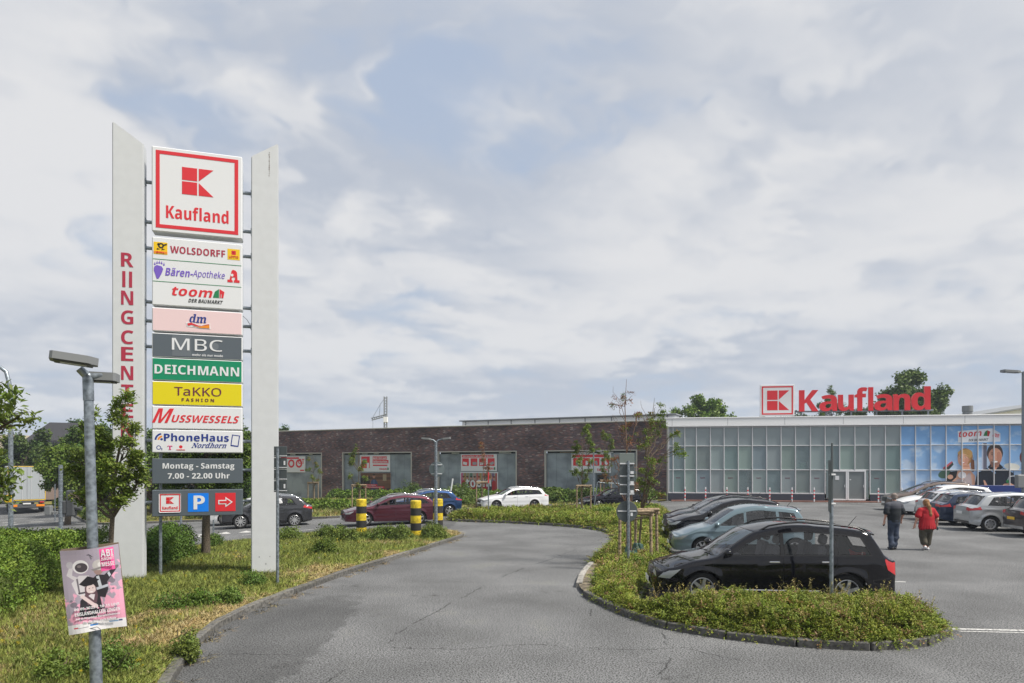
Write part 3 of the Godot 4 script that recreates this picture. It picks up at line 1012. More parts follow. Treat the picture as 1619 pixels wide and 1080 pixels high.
func make_glass_store():
	var b := thing("glass_store", "white-roofed glass-fronted store hall with a printed mural on its right panes", "building", V(11.811, 0, 51.7), deg_to_rad(-9.0))
	var ms := [0.06, 0.38, 1.24, 2.09, 3.11, 4.1, 5.12, 6.13, 7.14, 8.16, 9.17, 10.21, 11.23, 12.23, 13.27, 14.3, 15.33, 16.36, 17.35, 18.36, 19.37, 20.41, 21.44, 22.48, 23.49]
	for k in 11:
		ms.append(24.5 + k * 1.02)
	var ys := [0.62, 2.33, 4.12, 5.5]
	var x_end: float = ms[ms.size() - 1]
	var pl := MB.new()
	pl.bbox(Vector3(5.6, 0.3, 0.02), Vector3(11.2, 0.5, 0.12), 0.01)
	pl.bbox(Vector3((14.3 + x_end) / 2.0, 0.3, 0.02), Vector3(x_end - 14.3, 0.5, 0.12), 0.01)
	part(b, "plinth", pl, mat(lin(0.035, 0.042, 0.06), 0.5))
	var panes := Node3D.new()
	panes.name = "glazing"
	b.add_child(panes)
	var tints := [M.film, M.film_b, M.film_c]
	for k in 6:
		var fm := mat(Color(0.25 + 0.012 * (k % 3), 0.335 + 0.02 * (k % 2), 0.335 + 0.02 * ((k + 1) % 3), 0.46 + 0.06 * k), 0.12 + 0.02 * k)
		fm.transparency = BaseMaterial3D.TRANSPARENCY_ALPHA
		tints.append(fm)
	var mural := mat(Color(0.92, 0.92, 0.92), 0.3)
	mural.albedo_texture = ImageTexture.create_from_image(mural_image())
	for i in ms.size() - 1:
		for j in 3:
			if j == 0 and (i == 12 or i == 13 or i == 14) :
				continue
			var x0: float = ms[i] + 0.03
			var x1: float = ms[i + 1] - 0.03
			var y0: float = ys[j] + 0.03
			var y1: float = ys[j + 1] - 0.03
			var p := MB.new()
			var o = part(panes, "pane", p, M.film)
			if ms[i] > 16.0:
				p.bbox(Vector3((x0 + x1) / 2.0, (y0 + y1) / 2.0, -0.018), Vector3(x1 - x0, y1 - y0, 0.02), 0.003)
				var u0: float = (x0 - 16.36) / 10.0
				var u1: float = (x1 - 16.36) / 10.0
				var v0: float = 1.0 - (y0 - 0.62) / 5.0
				var v1: float = 1.0 - (y1 - 0.62) / 5.0
				o.mesh = p.mesh()
				o.material_override = M.film_c
				var pr := MB.new()
				pr.quad_uv(Vector3(x0 + 0.005, y0 + 0.005, -0.005), Vector3(x1 - 0.005, y0 + 0.005, -0.005), Vector3(x1 - 0.005, y1 - 0.005, -0.005), Vector3(x0 + 0.005, y1 - 0.005, -0.005), Vector3(0, 0, 1), Vector2(u0, v0), Vector2(u1, v0), Vector2(u1, v1), Vector2(u0, v1))
				part(panes, "mural_print", pr, mural)
			else:
				p.bbox(Vector3((x0 + x1) / 2.0, (y0 + y1) / 2.0, -0.018), Vector3(x1 - x0, y1 - y0, 0.016), 0.003)
				o.mesh = p.mesh()
				if j == 2 or (j == 0 and i % 4 == 1 and i > 6):
					o.material_override = M.film_c
				else:
					o.material_override = tints[(i * 5 + j * 7 + (i * i) % 4) % tints.size()]
				if j == 0 and i % 2 == 1 and i < 18:   # small shop marks on the panes
					text_part(panes, "shop_mark", "toom", "bold", at((x0 + x1) / 2.0 - 0.05, 1.72, -0.009), 0.34, 0.1, M.wine, 0.004)
	for x in ms:
		var p := MB.new()
		var low := 0.56 if (x < 11.3 or x > 14.2) else (2.3)
		p.bbox(Vector3(x, (low + 5.56) / 2.0, 0.02), Vector3(0.055, 5.56 - low, 0.11), 0.006)
		part(b, "mullion", p, M.alu)
	for j in 4:
		var p := MB.new()
		if j == 0:
			p.bbox(Vector3(5.6, ys[j] - 0.02, 0.015), Vector3(11.1, 0.075, 0.095), 0.006)
			p.bbox(Vector3((14.33 + x_end) / 2.0, ys[j] - 0.02, 0.015), Vector3(x_end - 14.33, 0.075, 0.095), 0.006)
		else:
			p.bbox(Vector3(x_end / 2.0, ys[j], 0.012), Vector3(x_end, 0.05, 0.085), 0.006)
		part(b, "transom", p, M.alu)
	text_part(panes, "mural_lettering", "toom", "bold", slant(20.95, 4.90, -0.0045, 0.22, 0.06), 1.5, 0.40, M.red, 0.003)
	text_part(panes, "mural_lettering", "DER BAUMARKT", "bold", slant(21.5, 4.47, -0.0045, 0.22, 0.04), 1.25, 0.17, M.black, 0.003)
	text_part(panes, "mural_lettering", "toom", "bold", slant(22.63, 4.80, -0.0045, 0.1, -0.3), 0.4, 0.3, M.red, 0.003)
	# double door
	for k in 2:
		var xc := 12.12 + k * 1.27
		var d := MB.new()
		d.bbox(Vector3(xc, 1.2, 0.0), Vector3(1.05, 2.05, 0.03), 0.005)
		var door := part(b, "door", d, mat(lin(0.17, 0.195, 0.20), 0.4))
		var f := MB.new()
		for s in [-1, 1]:
			f.bbox(Vector3(xc + s * 0.58, 1.22, 0.02), Vector3(0.1, 2.2, 0.09), 0.008)
		f.bbox(Vector3(xc, 2.26, 0.02), Vector3(1.06, 0.12, 0.09), 0.008)
		f.bbox(Vector3(xc, 0.16, 0.02), Vector3(1.06, 0.1, 0.09), 0.008)
		part(door, "frame", f, M.white_panel)
		var h := MB.new()
		h.bbox(Vector3(xc + (0.45 if k == 0 else 0.46), 1.15, 0.06), Vector3(0.04, 0.18, 0.04), 0.008)
		part(door, "handle", h, M.alu)
		if k == 0:
			patch(door, "notice", xc - 0.05, 1.75, 0.26, 0.3, M.white_panel, 0.02)
		else:
			patch(door, "notice", xc - 0.42, 1.62, 0.1, 0.06, M.white_panel, 0.02)
	for x in [11.42, 14.12]:
		var p := MB.new()
		p.bbox(Vector3(x, 1.25, -0.01), Vector3(0.2, 2.05, 0.02), 0.003)
		part(b, "side_pane", p, M.film)
	# white fascia of three bands with a drip edge
	var fa := MB.new()
	fa.bbox(Vector3(x_end / 2.0 + 0.0, 5.9, -0.1), Vector3(x_end + 0.3, 0.52, 0.5), 0.02)
	var fas := part(b, "fascia", fa, M.roof_white)
	var f2 := MB.new()
	f2.bbox(Vector3(x_end / 2.0, 6.21, -0.08), Vector3(x_end + 0.5, 0.1, 0.52), 0.02)
	part(fas, "gutter", f2, mat(lin(0.62, 0.63, 0.65), 0.4))
	var f3 := MB.new()
	f3.bbox(Vector3(x_end / 2.0, 5.595, 0.06), Vector3(x_end + 0.2, 0.07, 0.24), 0.01)
	part(fas, "drip_edge", f3, M.alu)
	for k in 9:
		var jn := MB.new()
		jn.box(Vector3(0.3 + k * 4.05, 5.9, 0.152), Vector3(0.02, 0.5, 0.006))
		part(fas, "joint", jn, M.roof_grey)
	var rf := MB.new()
	rf.box(Vector3(x_end / 2.0, 6.1, -18.3), Vector3(x_end, 0.2, 36.0))
	part(b, "roof", rf, M.roof_grey)
	var wl := MB.new()
	wl.box(Vector3(x_end / 2.0, 3.0, -36.2), Vector3(x_end, 6.2, 0.3))
	wl.box(Vector3(x_end + 0.15, 3.0, -18.0), Vector3(0.3, 6.2, 36.0))
	wl.box(Vector3(0.02, 3.0, -18.3), Vector3(0.08, 6.0, 36.0))
	part(b, "wall", wl, M.roof_white)
	var fl := MB.new()
	fl.box(Vector3(x_end / 2.0, 0.03, -18.2), Vector3(x_end - 0.2, 0.06, 35.6))
	part(b, "floor", fl, mat(lin(0.3, 0.3, 0.29), 0.6))
	# what stands just behind the glass: shelving with stock
	var r := RandomNumberGenerator.new()
	r.seed = 4
	var stock := [mat(lin(0.10, 0.36, 0.16), 0.6), mat(lin(0.08, 0.33, 0.30), 0.6), mat(lin(0.55, 0.56, 0.56), 0.6), mat(lin(0.16, 0.42, 0.12), 0.6), mat(lin(0.40, 0.22, 0.15), 0.6), mat(lin(0.7, 0.72, 0.72), 0.6)]
	for k in 3:
		var x0 := 0.5 + k * 5.3
		var t := thing("stock_shelf", "shelving with stock behind the frosted store glazing, %s" % ["nearest the brick wall", "behind the middle panes", "just left of the mural"][k], "shelving", b.transform * Vector3(x0 + 2.4, 0.06, -0.55), b.rotation.y, "shelving behind the glass front")
		var fr := MB.new()
		for x in [-2.3, 0.0, 2.3]:
			fr.bbox(Vector3(x, 1.9, 0), Vector3(0.06, 3.8, 0.5), 0.01)
		for y in [0.15, 1.4, 2.3, 3.3]:
			fr.bbox(Vector3(0, y, 0), Vector3(4.6, 0.06, 0.56), 0.01)
		part(t, "rack", fr, M.roof_white)
		for s in 3:
			var x := -2.2
			while x < 1.9:
				var w := r.randf_range(0.3, 0.8)
				var hh := r.randf_range(0.45, 0.8) if s != 0 else r.randf_range(0.7, 1.0)
				if r.randf() < 0.82:
					var q := MB.new()
					q.bbox(Vector3(x + w / 2.0, [0.19, 1.44, 2.34][s] + hh / 2.0, 0.05), Vector3(w - 0.03, hh, 0.4), 0.02)
					part(t, "carton", q, stock[r.randi() % 4] if s == 0 else stock[[2, 5, 4, 2, 0][r.randi() % 5]])
				x += w
	# striped bollards along the front
	for x in [1.17, 2.65, 4.16, 5.64, 7.17, 8.71, 10.23, 14.55, 16.08, 17.9, 19.6]:
		var pos := b.transform * Vector3(x, 0.05, 0.95)
		var n := int(x * 10)
		var lab: String = {11: "beside the brick corner", 26: "second from the brick corner", 41: "third from the brick corner", 56: "fourth from the brick corner", 71: "fifth from the brick corner", 87: "sixth from the brick corner", 102: "last one left of the white door", 145: "first one right of the white door", 160: "below the mural's left edge", 179: "behind the brown car by the mural", 196: "farthest right by the mural"}[n]
		var t := thing("striped_bollard", "thin red and white bollard at the glass, " + lab, "bollard", pos, 0, "striped bollards along the glass front")
		var pm := MB.new()
		pm.lathe([Vector2(0.045, 0), Vector2(0.045, 0.98), Vector2(0.03, 1.0), Vector2(0, 1.0)], 12)
		part(t, "post", pm, M.white_panel)
		for y in [0.2, 0.45, 0.72]:
			var sm := MB.new()
			sm.lathe([Vector2(0.0455, y), Vector2(0.047, y + 0.005), Vector2(0.047, y + 0.1), Vector2(0.0455, y + 0.105)], 12)
			part(t, "red_band", sm, M.red)
	# roof sign: emblem box and channel letters on a rail
	var rs := thing("roof_sign", "big red Kaufland letters and K emblem box on the store roof", "sign", b.transform * Vector3(6.83, 6.26, -0.7), b.rotation.y)
	k_emblem(rs, 2.46, 2.34, Vector3(1.23, 1.27, 0.0), 0.22, false)
	var rail := MB.new()
	rail.bbox(Vector3(7.3, 0.42, -0.22), Vector3(9.6, 0.12, 0.1), 0.01)
	for k in 6:
		rail.bbox(Vector3(3.0 + k * 1.75, 0.2, -0.22), Vector3(0.1, 0.42, 0.1), 0.01)
	part(rs, "rail", rail, M.steel)
	var widths := {"K": 1.44, "a": 1.30, "u": 1.16, "f": 0.94, "l": 0.40, "n": 1.22, "d": 1.36}
	var pen := 2.74
	for ch in "Kaufland":
		var w: float = widths[ch]
		var tall: bool = ch in ["K", "f", "l", "d"]
		var hh := 1.58 if ch == "K" else (1.72 if tall else 1.2)
		var o := text_part(rs, "letter", ch, "bold", at(pen + w / 2.0, 0.42 + hh / 2.0, -0.12), w - 0.08, hh, M.red, 0.16)
		pen += w + 0.0

func k_emblem(parent: Node3D, w: float, h: float, ctr: Vector3, depth: float, with_name: bool):
	var box := MB.new()
	box.bbox(ctr - Vector3(0, 0, depth / 2.0), Vector3(w, h, depth), 0.02)
	var p := part(parent, "emblem_box", box, M.white_panel)
	var z := ctr.z + 0.002
	var fr := MB.new()
	var ow := w * 0.455
	var oh := h * 0.455
	var t := w * 0.042
	for s in [-1, 1]:
		fr.box(Vector3(ctr.x + s * (ow - t / 2.0), ctr.y, z), Vector3(t, oh * 2.0, 0.006))
		fr.box(Vector3(ctr.x, ctr.y + s * (oh - t / 2.0), z), Vector3((ow - t) * 2.0, t, 0.006))
	part(p, "red_frame", fr, M.red)
	var k := MB.new()
	var s := w * (0.178 if with_name else 0.33)
	var c := Vector2(ctr.x + (0.0 if with_name else w * 0.02), ctr.y + (h * 0.13 if with_name else 0.0))
	var g := s * 0.07
	var xf := Transform3D(Basis(), Vector3(0, 0, z - 0.003))
	k.box(Vector3(c.x - s * 0.5, c.y + s * 0.48 + 0.0, z), Vector3(s * 0.93, s * 0.86, 0.006))
	k.box(Vector3(c.x - s * 0.5, c.y - s * 0.48, z), Vector3(s * 0.93, s * 0.86, 0.006))
	k.prism(PackedVector2Array([Vector2(c.x + g, c.y + s * 0.91), Vector2(c.x + s * 0.98, c.y + s * 0.91), Vector2(c.x + g, c.y + s * 0.06)]), 0.006, xf)
	k.prism(PackedVector2Array([Vector2(c.x + g, c.y - s * 0.91), Vector2(c.x + s * 0.98, c.y - s * 0.91), Vector2(c.x + g, c.y - s * 0.06)]), 0.006, xf)
	part(p, "k_mark", k, M.red)
	if with_name:
		text_part(p, "lettering", "Kaufland", "bold", Transform3D(Basis(), Vector3(ctr.x, ctr.y - h * 0.255, z - 0.003)), w * 0.69, h * 0.16, M.red)
	return p

func mural_image() -> Image:
	# advert print on the panes: blue sky, shop sign, a woman with a power drill, a man in a navy polo shirt
	var w := 1024
	var h := 512
	var im := Image.create(w, h, false, Image.FORMAT_RGB8)
	var f := FastNoiseLite.new()
	f.seed = 15
	f.frequency = 0.006
	f.fractal_octaves = 5
	for y in h:
		for x in w:
			var cl := smoothstep(-0.1, 0.5, f.get_noise_2d(x, y * 1.4) + 0.42 * y / h - 0.22)
			var sk := Color(0.45, 0.66, 0.88).lerp(Color(0.66, 0.78, 0.92), float(y) / h)
			im.set_pixel(x, y, sk.lerp(Color(0.80, 0.87, 0.95), cl * 0.8))
	var k := 102.4   # pixels per metre; x from the left edge of the print, y up from its foot
	var P = func(px, py):   # photograph's print measured in metres -> texel
		return [px * k, h - py * k]
	# shop sign box on its post
	shape(im, [P.call(5.35, 3.62), P.call(5.68, 3.62), P.call(5.68, 1.5), P.call(5.35, 1.5)], Color(0.40, 0.40, 0.47))
	shape(im, [P.call(5.35, 3.62), P.call(5.45, 3.62), P.call(5.45, 1.5), P.call(5.35, 1.5)], Color(0.72, 0.75, 0.83))
	shape(im, [P.call(3.8, 4.48), P.call(6.03, 4.66), P.call(6.55, 4.3), P.call(6.55, 3.72), P.call(6.03, 3.7), P.call(3.82, 3.66)], Color(0.90, 0.92, 0.95))
	shape(im, [P.call(6.03, 4.66), P.call(6.55, 4.3), P.call(6.55, 3.72), P.call(6.03, 3.7)], Color(0.82, 0.85, 0.90))
	shape(im, [P.call(5.46, 4.12), P.call(5.56, 4.42), P.call(5.72, 4.54), P.call(5.72, 4.12)], Color(0.03, 0.45, 0.22))
	shape(im, [P.call(5.72, 4.1), P.call(5.72, 4.52), P.call(5.9, 4.42), P.call(5.82, 4.1)], Color(0.75, 0.08, 0.12))
	var skin := Color(0.86, 0.66, 0.56)
	var skin2 := Color(0.78, 0.55, 0.46)
	# woman
	shape(im, [P.call(4.62, 2.55), P.call(4.86, 2.4), P.call(4.9, 1.7), P.call(4.78, 1.55), P.call(4.66, 1.9)], Color(0.50, 0.30, 0.18))
	shape(im, [P.call(4.1, 2.2), P.call(4.55, 2.2), P.call(4.62, 1.75), P.call(4.05, 1.75)], skin)
	shape(im, [P.call(3.1, 0.9), P.call(3.9, 1.75), P.call(4.6, 1.72), P.call(4.92, 1.3), P.call(4.92, -0.1), P.call(2.7, -0.1)], skin)
	shape(im, [P.call(3.3, 0.72), P.call(3.85, 1.1), P.call(4.1, 0.98), P.call(4.5, 1.5), P.call(4.62, 1.5), P.call(4.72, 0.9), P.call(4.72, -0.1), P.call(3.0, -0.1)], Color(0.78, 0.72, 0.72))
	oval(im, 4.28 * k, h - 2.66 * k, 0.50 * k, 0.60 * k, Color(0.66, 0.48, 0.28))
	oval(im, 4.40 * k, h - 2.86 * k, 0.36 * k, 0.34 * k, Color(0.76, 0.60, 0.36))
	oval(im, 4.15 * k, h - 2.46 * k, 0.36 * k, 0.50 * k, skin)
	oval(im, 4.02 * k, h - 2.98 * k, 0.26 * k, 0.14 * k, Color(0.80, 0.65, 0.40), -0.5)
	oval(im, 4.36 * k, h - 2.94 * k, 0.26 * k, 0.15 * k, Color(0.74, 0.57, 0.33), 0.6)
	oval(im, 4.53 * k, h - 2.45 * k, 0.06 * k, 0.11 * k, skin2)
	for e in [3.98, 4.28]:
		oval(im, e * k, h - 2.60 * k, 0.065 * k, 0.035 * k, Color(0.96, 0.94, 0.92))
		oval(im, e * k, h - 2.60 * k, 0.032 * k, 0.032 * k, Color(0.16, 0.13, 0.13))
		oval(im, e * k, h - 2.71 * k, 0.085 * k, 0.018 * k, Color(0.50, 0.34, 0.22))
	oval(im, 4.10 * k, h - 2.42 * k, 0.05 * k, 0.06 * k, skin2)
	oval(im, 4.12 * k, h - 2.22 * k, 0.16 * k, 0.075 * k, Color(0.72, 0.34, 0.34))
	oval(im, 4.12 * k, h - 2.235 * k, 0.13 * k, 0.045 * k, Color(0.97, 0.95, 0.94))
	oval(im, 4.08 * k, h - 1.35 * k, 0.27 * k, 0.24 * k, Color(0.94, 0.94, 0.95))
	# tone within the printed figures: locks of hair, cheeks, cloth folds
	var rr := RandomNumberGenerator.new()
	rr.seed = 44
	for q in 46:
		var t := rr.randf()
		var hc := Color(0.52, 0.35, 0.18).lerp(Color(0.90, 0.78, 0.54), rr.randf())
		oval(im, (4.02 + 0.55 * t) * k, h - (3.06 - 0.55 * t * t + rr.randf_range(-0.12, 0.04)) * k, 0.16 * k, 0.014 * k, hc, -0.5 + 1.5 * t)
		oval(im, (4.70 + rr.randf_range(-0.07, 0.12)) * k, h - (1.7 + rr.randf() * 0.8) * k, 0.012 * k, 0.2 * k, Color(0.36, 0.21, 0.12).lerp(Color(0.62, 0.42, 0.24), rr.randf()), 0.1)
	oval(im, 4.36 * k, h - 2.36 * k, 0.12 * k, 0.24 * k, skin.lerp(skin2, 0.6))
	oval(im, 4.00 * k, h - 2.40 * k, 0.09 * k, 0.07 * k, Color(0.90, 0.66, 0.60))
	oval(im, 4.32 * k, h - 1.98 * k, 0.24 * k, 0.07 * k, skin2)
	# power tool
	oval(im, 2.95 * k, h - 1.42 * k, 0.45 * k, 0.3 * k, Color(0.30, 0.44, 0.36), -0.3)
	shape(im, [P.call(2.8, 1.75), P.call(3.45, 2.3), P.call(3.52, 2.1), P.call(3.1, 1.6)], Color(0.20, 0.24, 0.22))
	shape(im, [P.call(2.8, 1.85), P.call(3.4, 2.34), P.call(3.46, 2.26), P.call(2.95, 1.76)], Color(0.78, 0.36, 0.40))
	shape(im, [P.call(3.0, 0.95), P.call(3.3, 1.6), P.call(3.78, 1.66), P.call(3.7, 1.2), P.call(3.3, 0.8)], Color(0.10, 0.10, 0.11))
	oval(im, 3.3 * k, h - 1.22 * k, 0.2 * k, 0.17 * k, skin)
	# man
	shape(im, [P.call(5.9, 2.3), P.call(6.5, 2.3), P.call(6.62, 1.7), P.call(5.8, 1.7)], skin2)
	shape(im, [P.call(4.88, 0.55), P.call(5.05, 1.5), P.call(5.7, 1.85), P.call(6.2, 1.45), P.call(6.75, 1.85), P.call(7.4, 1.5), P.call(7.55, 0.6), P.call(7.4, -0.1), P.call(5.0, -0.1)], Color(0.10, 0.13, 0.19))
	shape(im, [P.call(5.72, 1.9), P.call(5.95, 2.15), P.call(6.2, 1.6), P.call(6.5, 2.15), P.call(6.75, 1.9), P.call(6.3, 1.5)], Color(0.08, 0.10, 0.15))
	oval(im, 6.2 * k, h - 2.9 * k, 0.52 * k, 0.66 * k, Color(0.26, 0.20, 0.18))
	oval(im, 6.22 * k, h - 2.66 * k, 0.44 * k, 0.62 * k, Color(0.82, 0.60, 0.50))
	oval(im, 6.22 * k, h - 2.22 * k, 0.30 * k, 0.18 * k, Color(0.58, 0.42, 0.36))
	oval(im, 6.22 * k, h - 2.30 * k, 0.19 * k, 0.07 * k, Color(0.95, 0.92, 0.90))
	for e in [6.02, 6.42]:
		oval(im, e * k, h - 2.80 * k, 0.06 * k, 0.03 * k, Color(0.18, 0.12, 0.10))
		oval(im, e * k, h - 2.92 * k, 0.11 * k, 0.025 * k, Color(0.25, 0.17, 0.13))
	shape(im, [P.call(6.18, 2.72), P.call(6.3, 2.5), P.call(6.14, 2.5)], Color(0.70, 0.46, 0.38))
	oval(im, 6.45 * k, h - 2.62 * k, 0.16 * k, 0.40 * k, Color(0.74, 0.51, 0.42))
	oval(im, 6.02 * k, h - 2.58 * k, 0.12 * k, 0.09 * k, Color(0.88, 0.64, 0.55))
	oval(im, 6.2 * k, h - 1.98 * k, 0.3 * k, 0.08 * k, Color(0.62, 0.42, 0.34))
	oval(im, 6.22 * k, h - 2.31 * k, 0.17 * k, 0.055 * k, Color(0.96, 0.94, 0.92))
	oval(im, 6.26 * k, h - 2.60 * k, 0.05 * k, 0.12 * k, Color(0.86, 0.65, 0.56))
	for q in 50:
		var t := rr.randf()
		oval(im, (5.76 + 0.9 * t) * k, h - (3.22 + 0.24 * sin(PI * t) - rr.randf() * 0.16) * k, 0.05 * k, 0.014 * k, Color(0.17, 0.13, 0.12).lerp(Color(0.42, 0.34, 0.30), rr.randf()), -1.2 + 2.4 * t)
	for q in 26:
		oval(im, rr.randf_range(5.1, 7.4) * k, h - rr.randf_range(0.5, 1.6) * k, 0.02 * k, rr.randf_range(0.1, 0.3) * k, Color(0.07, 0.09, 0.14).lerp(Color(0.17, 0.20, 0.28), rr.randf()), rr.randf_range(-0.6, 0.6))
	for q in 60:
		oval(im, rr.randf_range(6.85, 7.75) * k, h - rr.randf_range(1.78, 2.12) * k, 0.02 * k, 0.015 * k, Color(0.74, 0.74, 0.70).lerp(Color(0.97, 0.97, 0.94), rr.randf()))
	# folded forearms and a paint roller
	shape(im, [P.call(4.9, 0.55), P.call(5.3, 0.62), P.call(5.75, 0.3), P.call(5.7, -0.1), P.call(4.8, -0.1)], skin)
	shape(im, [P.call(5.45, 1.0), P.call(5.56, 0.98), P.call(5.86, 0.35), P.call(5.6, 0.3)], skin)
	shape(im, [P.call(6.3, 0.25), P.call(6.8, 0.75), P.call(7.2, 0.8), P.call(7.6, 0.55), P.call(7.6, 0.2), P.call(6.4, 0.1)], skin)
	oval(im, 7.05 * k, h - 0.92 * k, 0.14 * k, 0.13 * k, Color(0.12, 0.60, 0.30))
	shape(im, [P.call(7.0, 1.0), P.call(7.1, 1.3), P.call(7.6, 1.35), P.call(7.6, 1.29), P.call(7.16, 1.24), P.call(7.06, 1.0)], Color(0.86, 0.88, 0.90))
	oval(im, 7.3 * k, h - 1.95 * k, 0.52 * k, 0.24 * k, Color(0.90, 0.90, 0.86), 0.15)
	# shoulder and hair of a third figure at the edge
	oval(im, 8.2 * k, h - 2.6 * k, 0.42 * k, 0.55 * k, Color(0.45, 0.16, 0.16))
	oval(im, 8.25 * k, h - 2.4 * k, 0.33 * k, 0.46 * k, skin)
	shape(im, [P.call(7.6, 0.2), P.call(7.7, 1.3), P.call(8.1, 1.75), P.call(9.0, 1.7), P.call(9.2, 0.1)], Color(0.82, 0.78, 0.84))
	shape(im, [P.call(5.3, 0.12), P.call(10, 0.1), P.call(10, -0.1), P.call(5.3, -0.1)], Color(0.05, 0.12, 0.42))
	im.fill_rect(Rect2i(550, 498, 474, 14), Color(0.04, 0.11, 0.42))
	return im

func make_backdrop():
	# store behind, gable roof with chimney at the right edge
	var t := thing("far_hall", "pale low-pitched hall roof with a round vent behind the glass store", "building", V(52.0, 0, 78.0), 0.0)
	var w := MB.new()
	w.prism(PackedVector2Array([Vector2(-1, 0), Vector2(24, 0), Vector2(24, 8.4), Vector2(12, 10.0), Vector2(-1, 7.9)]), 0.4)
	part(t, "wall", w, M.roof_white)
	var r := MB.new()
	r.bbox(Vector3(5.4, 9.05, -5), Vector3(13.6, 0.22, 12), 0.02, Basis(Vector3(0, 0, 1), 0.16))
	part(t, "roof", r, M.roof_grey)
	var c := MB.new()
	c.lathe([Vector2(0.5, 0), Vector2(0.5, 1.2), Vector2(0.56, 1.25), Vector2(0.56, 1.9), Vector2(0, 1.9)], 16, Transform3D(Basis(), Vector3(0.6, 7.6, -0.8)))
	part(t, "roof_vent", c, M.lamp_grey)
	# roofs behind the street on the left
	house("dark_roofed_house", "large house with steep dark hipped roof and two dormers behind the street trees", V(-56, -1.4, 86), 0.5, Vector3(13, 4.2, 11), 5.2, lin(0.22, 0.17, 0.15), lin(0.028, 0.028, 0.034), 2)
	house("long_brick_house", "low dark brick house behind the street hedge", V(-38, -1.3, 76), 0.62, Vector3(16, 3.2, 8), 2.2, lin(0.11, 0.075, 0.075), lin(0.06, 0.055, 0.06), 0)
	house("beige_block", "small flat beige block at the far left edge", V(-84, -1.7, 112), 0.2, Vector3(9, 9.2, 9), 0.0, lin(0.46, 0.41, 0.31), lin(0.3, 0.28, 0.25), 0)
	house("white_gabled_house", "white house wall at the far left beside the beige block", V(-90, -1.7, 104), 0.1, Vector3(7, 7.2, 8), 1.5, lin(0.72, 0.72, 0.70), lin(0.2, 0.08, 0.06), 0)
	# tower crane far behind the brick store
	var cr := thing("tower_crane", "small grey tower crane far behind the brick store", "crane", V(-38.0, 0, 205.0), 0.0)
	var m := MB.new()
	lattice(m, Vector3(0, 0, 0), Vector3(0, 23.2, 0), 0.8)
	part(cr, "mast", m, M.lamp_grey)
	m = MB.new()
	lattice(m, Vector3(0.4, 17.6, 0), Vector3(-4.2, 16.4, 0), 0.6)
	part(cr, "jib", m, M.lamp_grey)
	m = MB.new()
	m.tube([Vector3(0, 23.0, 0), Vector3(-1.6, 20.8, 0), Vector3(-4.0, 16.6, 0)], [0.06, 0.06, 0.06], 5)
	m.tube([Vector3(-1.6, 20.8, 0), Vector3(-1.9, 17.0, 0)], [0.06, 0.06], 5)
	m.tube([Vector3(-3.8, 16.4, 0), Vector3(-3.8, 5.5, 0)], [0.05, 0.05], 5)
	part(cr, "cable", m, M.steel)
	m = MB.new()
	m.bbox(Vector3(0.2, 16.2, 0.9), Vector3(1.2, 1.6, 1.2), 0.05)
	part(cr, "cab", m, M.roof_white)

func lattice(m: MB, a: Vector3, b: Vector3, w: float):
	var d := (b - a)
	var n := int(d.length() / w)
	var up := Vector3(0, 0, 1)
	var s := d.normalized().cross(up)
	var cs := []
	for e in [[-1, -1], [1, -1], [1, 1], [-1, 1]]:
		cs.append((s * e[0] + up * e[1]) * w / 2.0)
	for c in cs:
		m.tube([a + c, b + c], [0.11, 0.11], 5)
	for i in n:
		for k in 4:
			m.tube([a + d * i / n + cs[k], a + d * (i + 1) / n + cs[(k + 1) % 4]], [0.06, 0.06], 4, false)

func house(called: String, label: String, at_: Vector3, turn: float, size: Vector3, rise: float, wall_c: Color, roof_c: Color, dormers: int):
	var t := thing(called, label, "house", at_, turn)
	var w := MB.new()
	w.box(Vector3(0, size.y / 2.0, 0), size)
	part(t, "wall", w, mat(wall_c, 0.9))
	var rm := mat(roof_c, 0.75)
	tri_tex(rm, noise_tex(0.05, 256, 0.4, 1.45, 97, 3), 0.6)
	if rise > 0.0:
		var r := MB.new()
		var hx := size.x / 2.0 + 0.5
		var hz := size.z / 2.0 + 0.5
		var rx := maxf(hx - hz * 0.85, 0.5)
		var y := size.y
		var A := Vector3(-hx, y, hz)
		var B := Vector3(hx, y, hz)
		var C := Vector3(hx, y, -hz)
		var D := Vector3(-hx, y, -hz)
		var E := Vector3(-rx, y + rise, 0)
		var F := Vector3(rx, y + rise, 0)
		r.quad(A, B, F, E, Vector3(0, 1, 1)); r.quad(C, D, E, F, Vector3(0, 1, -1)); r.tri(B, C, F, Vector3(1, 1, 0)); r.tri(D, A, E, Vector3(-1, 1, 0)); r.quad(A, B, C, D, Vector3.DOWN)
		var ro := part(t, "roof", r, rm)
		for k in dormers:
			var dm := MB.new()
			var x := -1.2 + k * 3.0
			dm.bbox(Vector3(x, y + rise * 0.42, hz * 0.66), Vector3(1.3, 1.3, 2.0), 0.03)
			var dd := part(ro, "dormer", dm, rm)
		for k in dormers:
			var dw := MB.new()
			dw.bbox(Vector3(-1.2 + k * 3.0, y + rise * 0.42, hz * 0.66 + 1.02), Vector3(0.9, 0.8, 0.06), 0.01)
			part(ro, "dormer_window", dw, M.glass_dark)
	for k in int(size.x / 3.0):
		var x := -size.x / 2.0 + 1.5 + k * 3.0
		var fm := MB.new()
		fm.bbox(Vector3(x, size.y * 0.55, size.z / 2.0 + 0.02), Vector3(1.2, 1.3, 0.1), 0.01)
		var f := part(t, "window", fm, M.white_panel)
		var g := MB.new()
		g.bbox(Vector3(x, size.y * 0.55, size.z / 2.0 + 0.06), Vector3(1.0, 1.1, 0.04), 0.005)
		part(f, "pane", g, M.glass_dark)

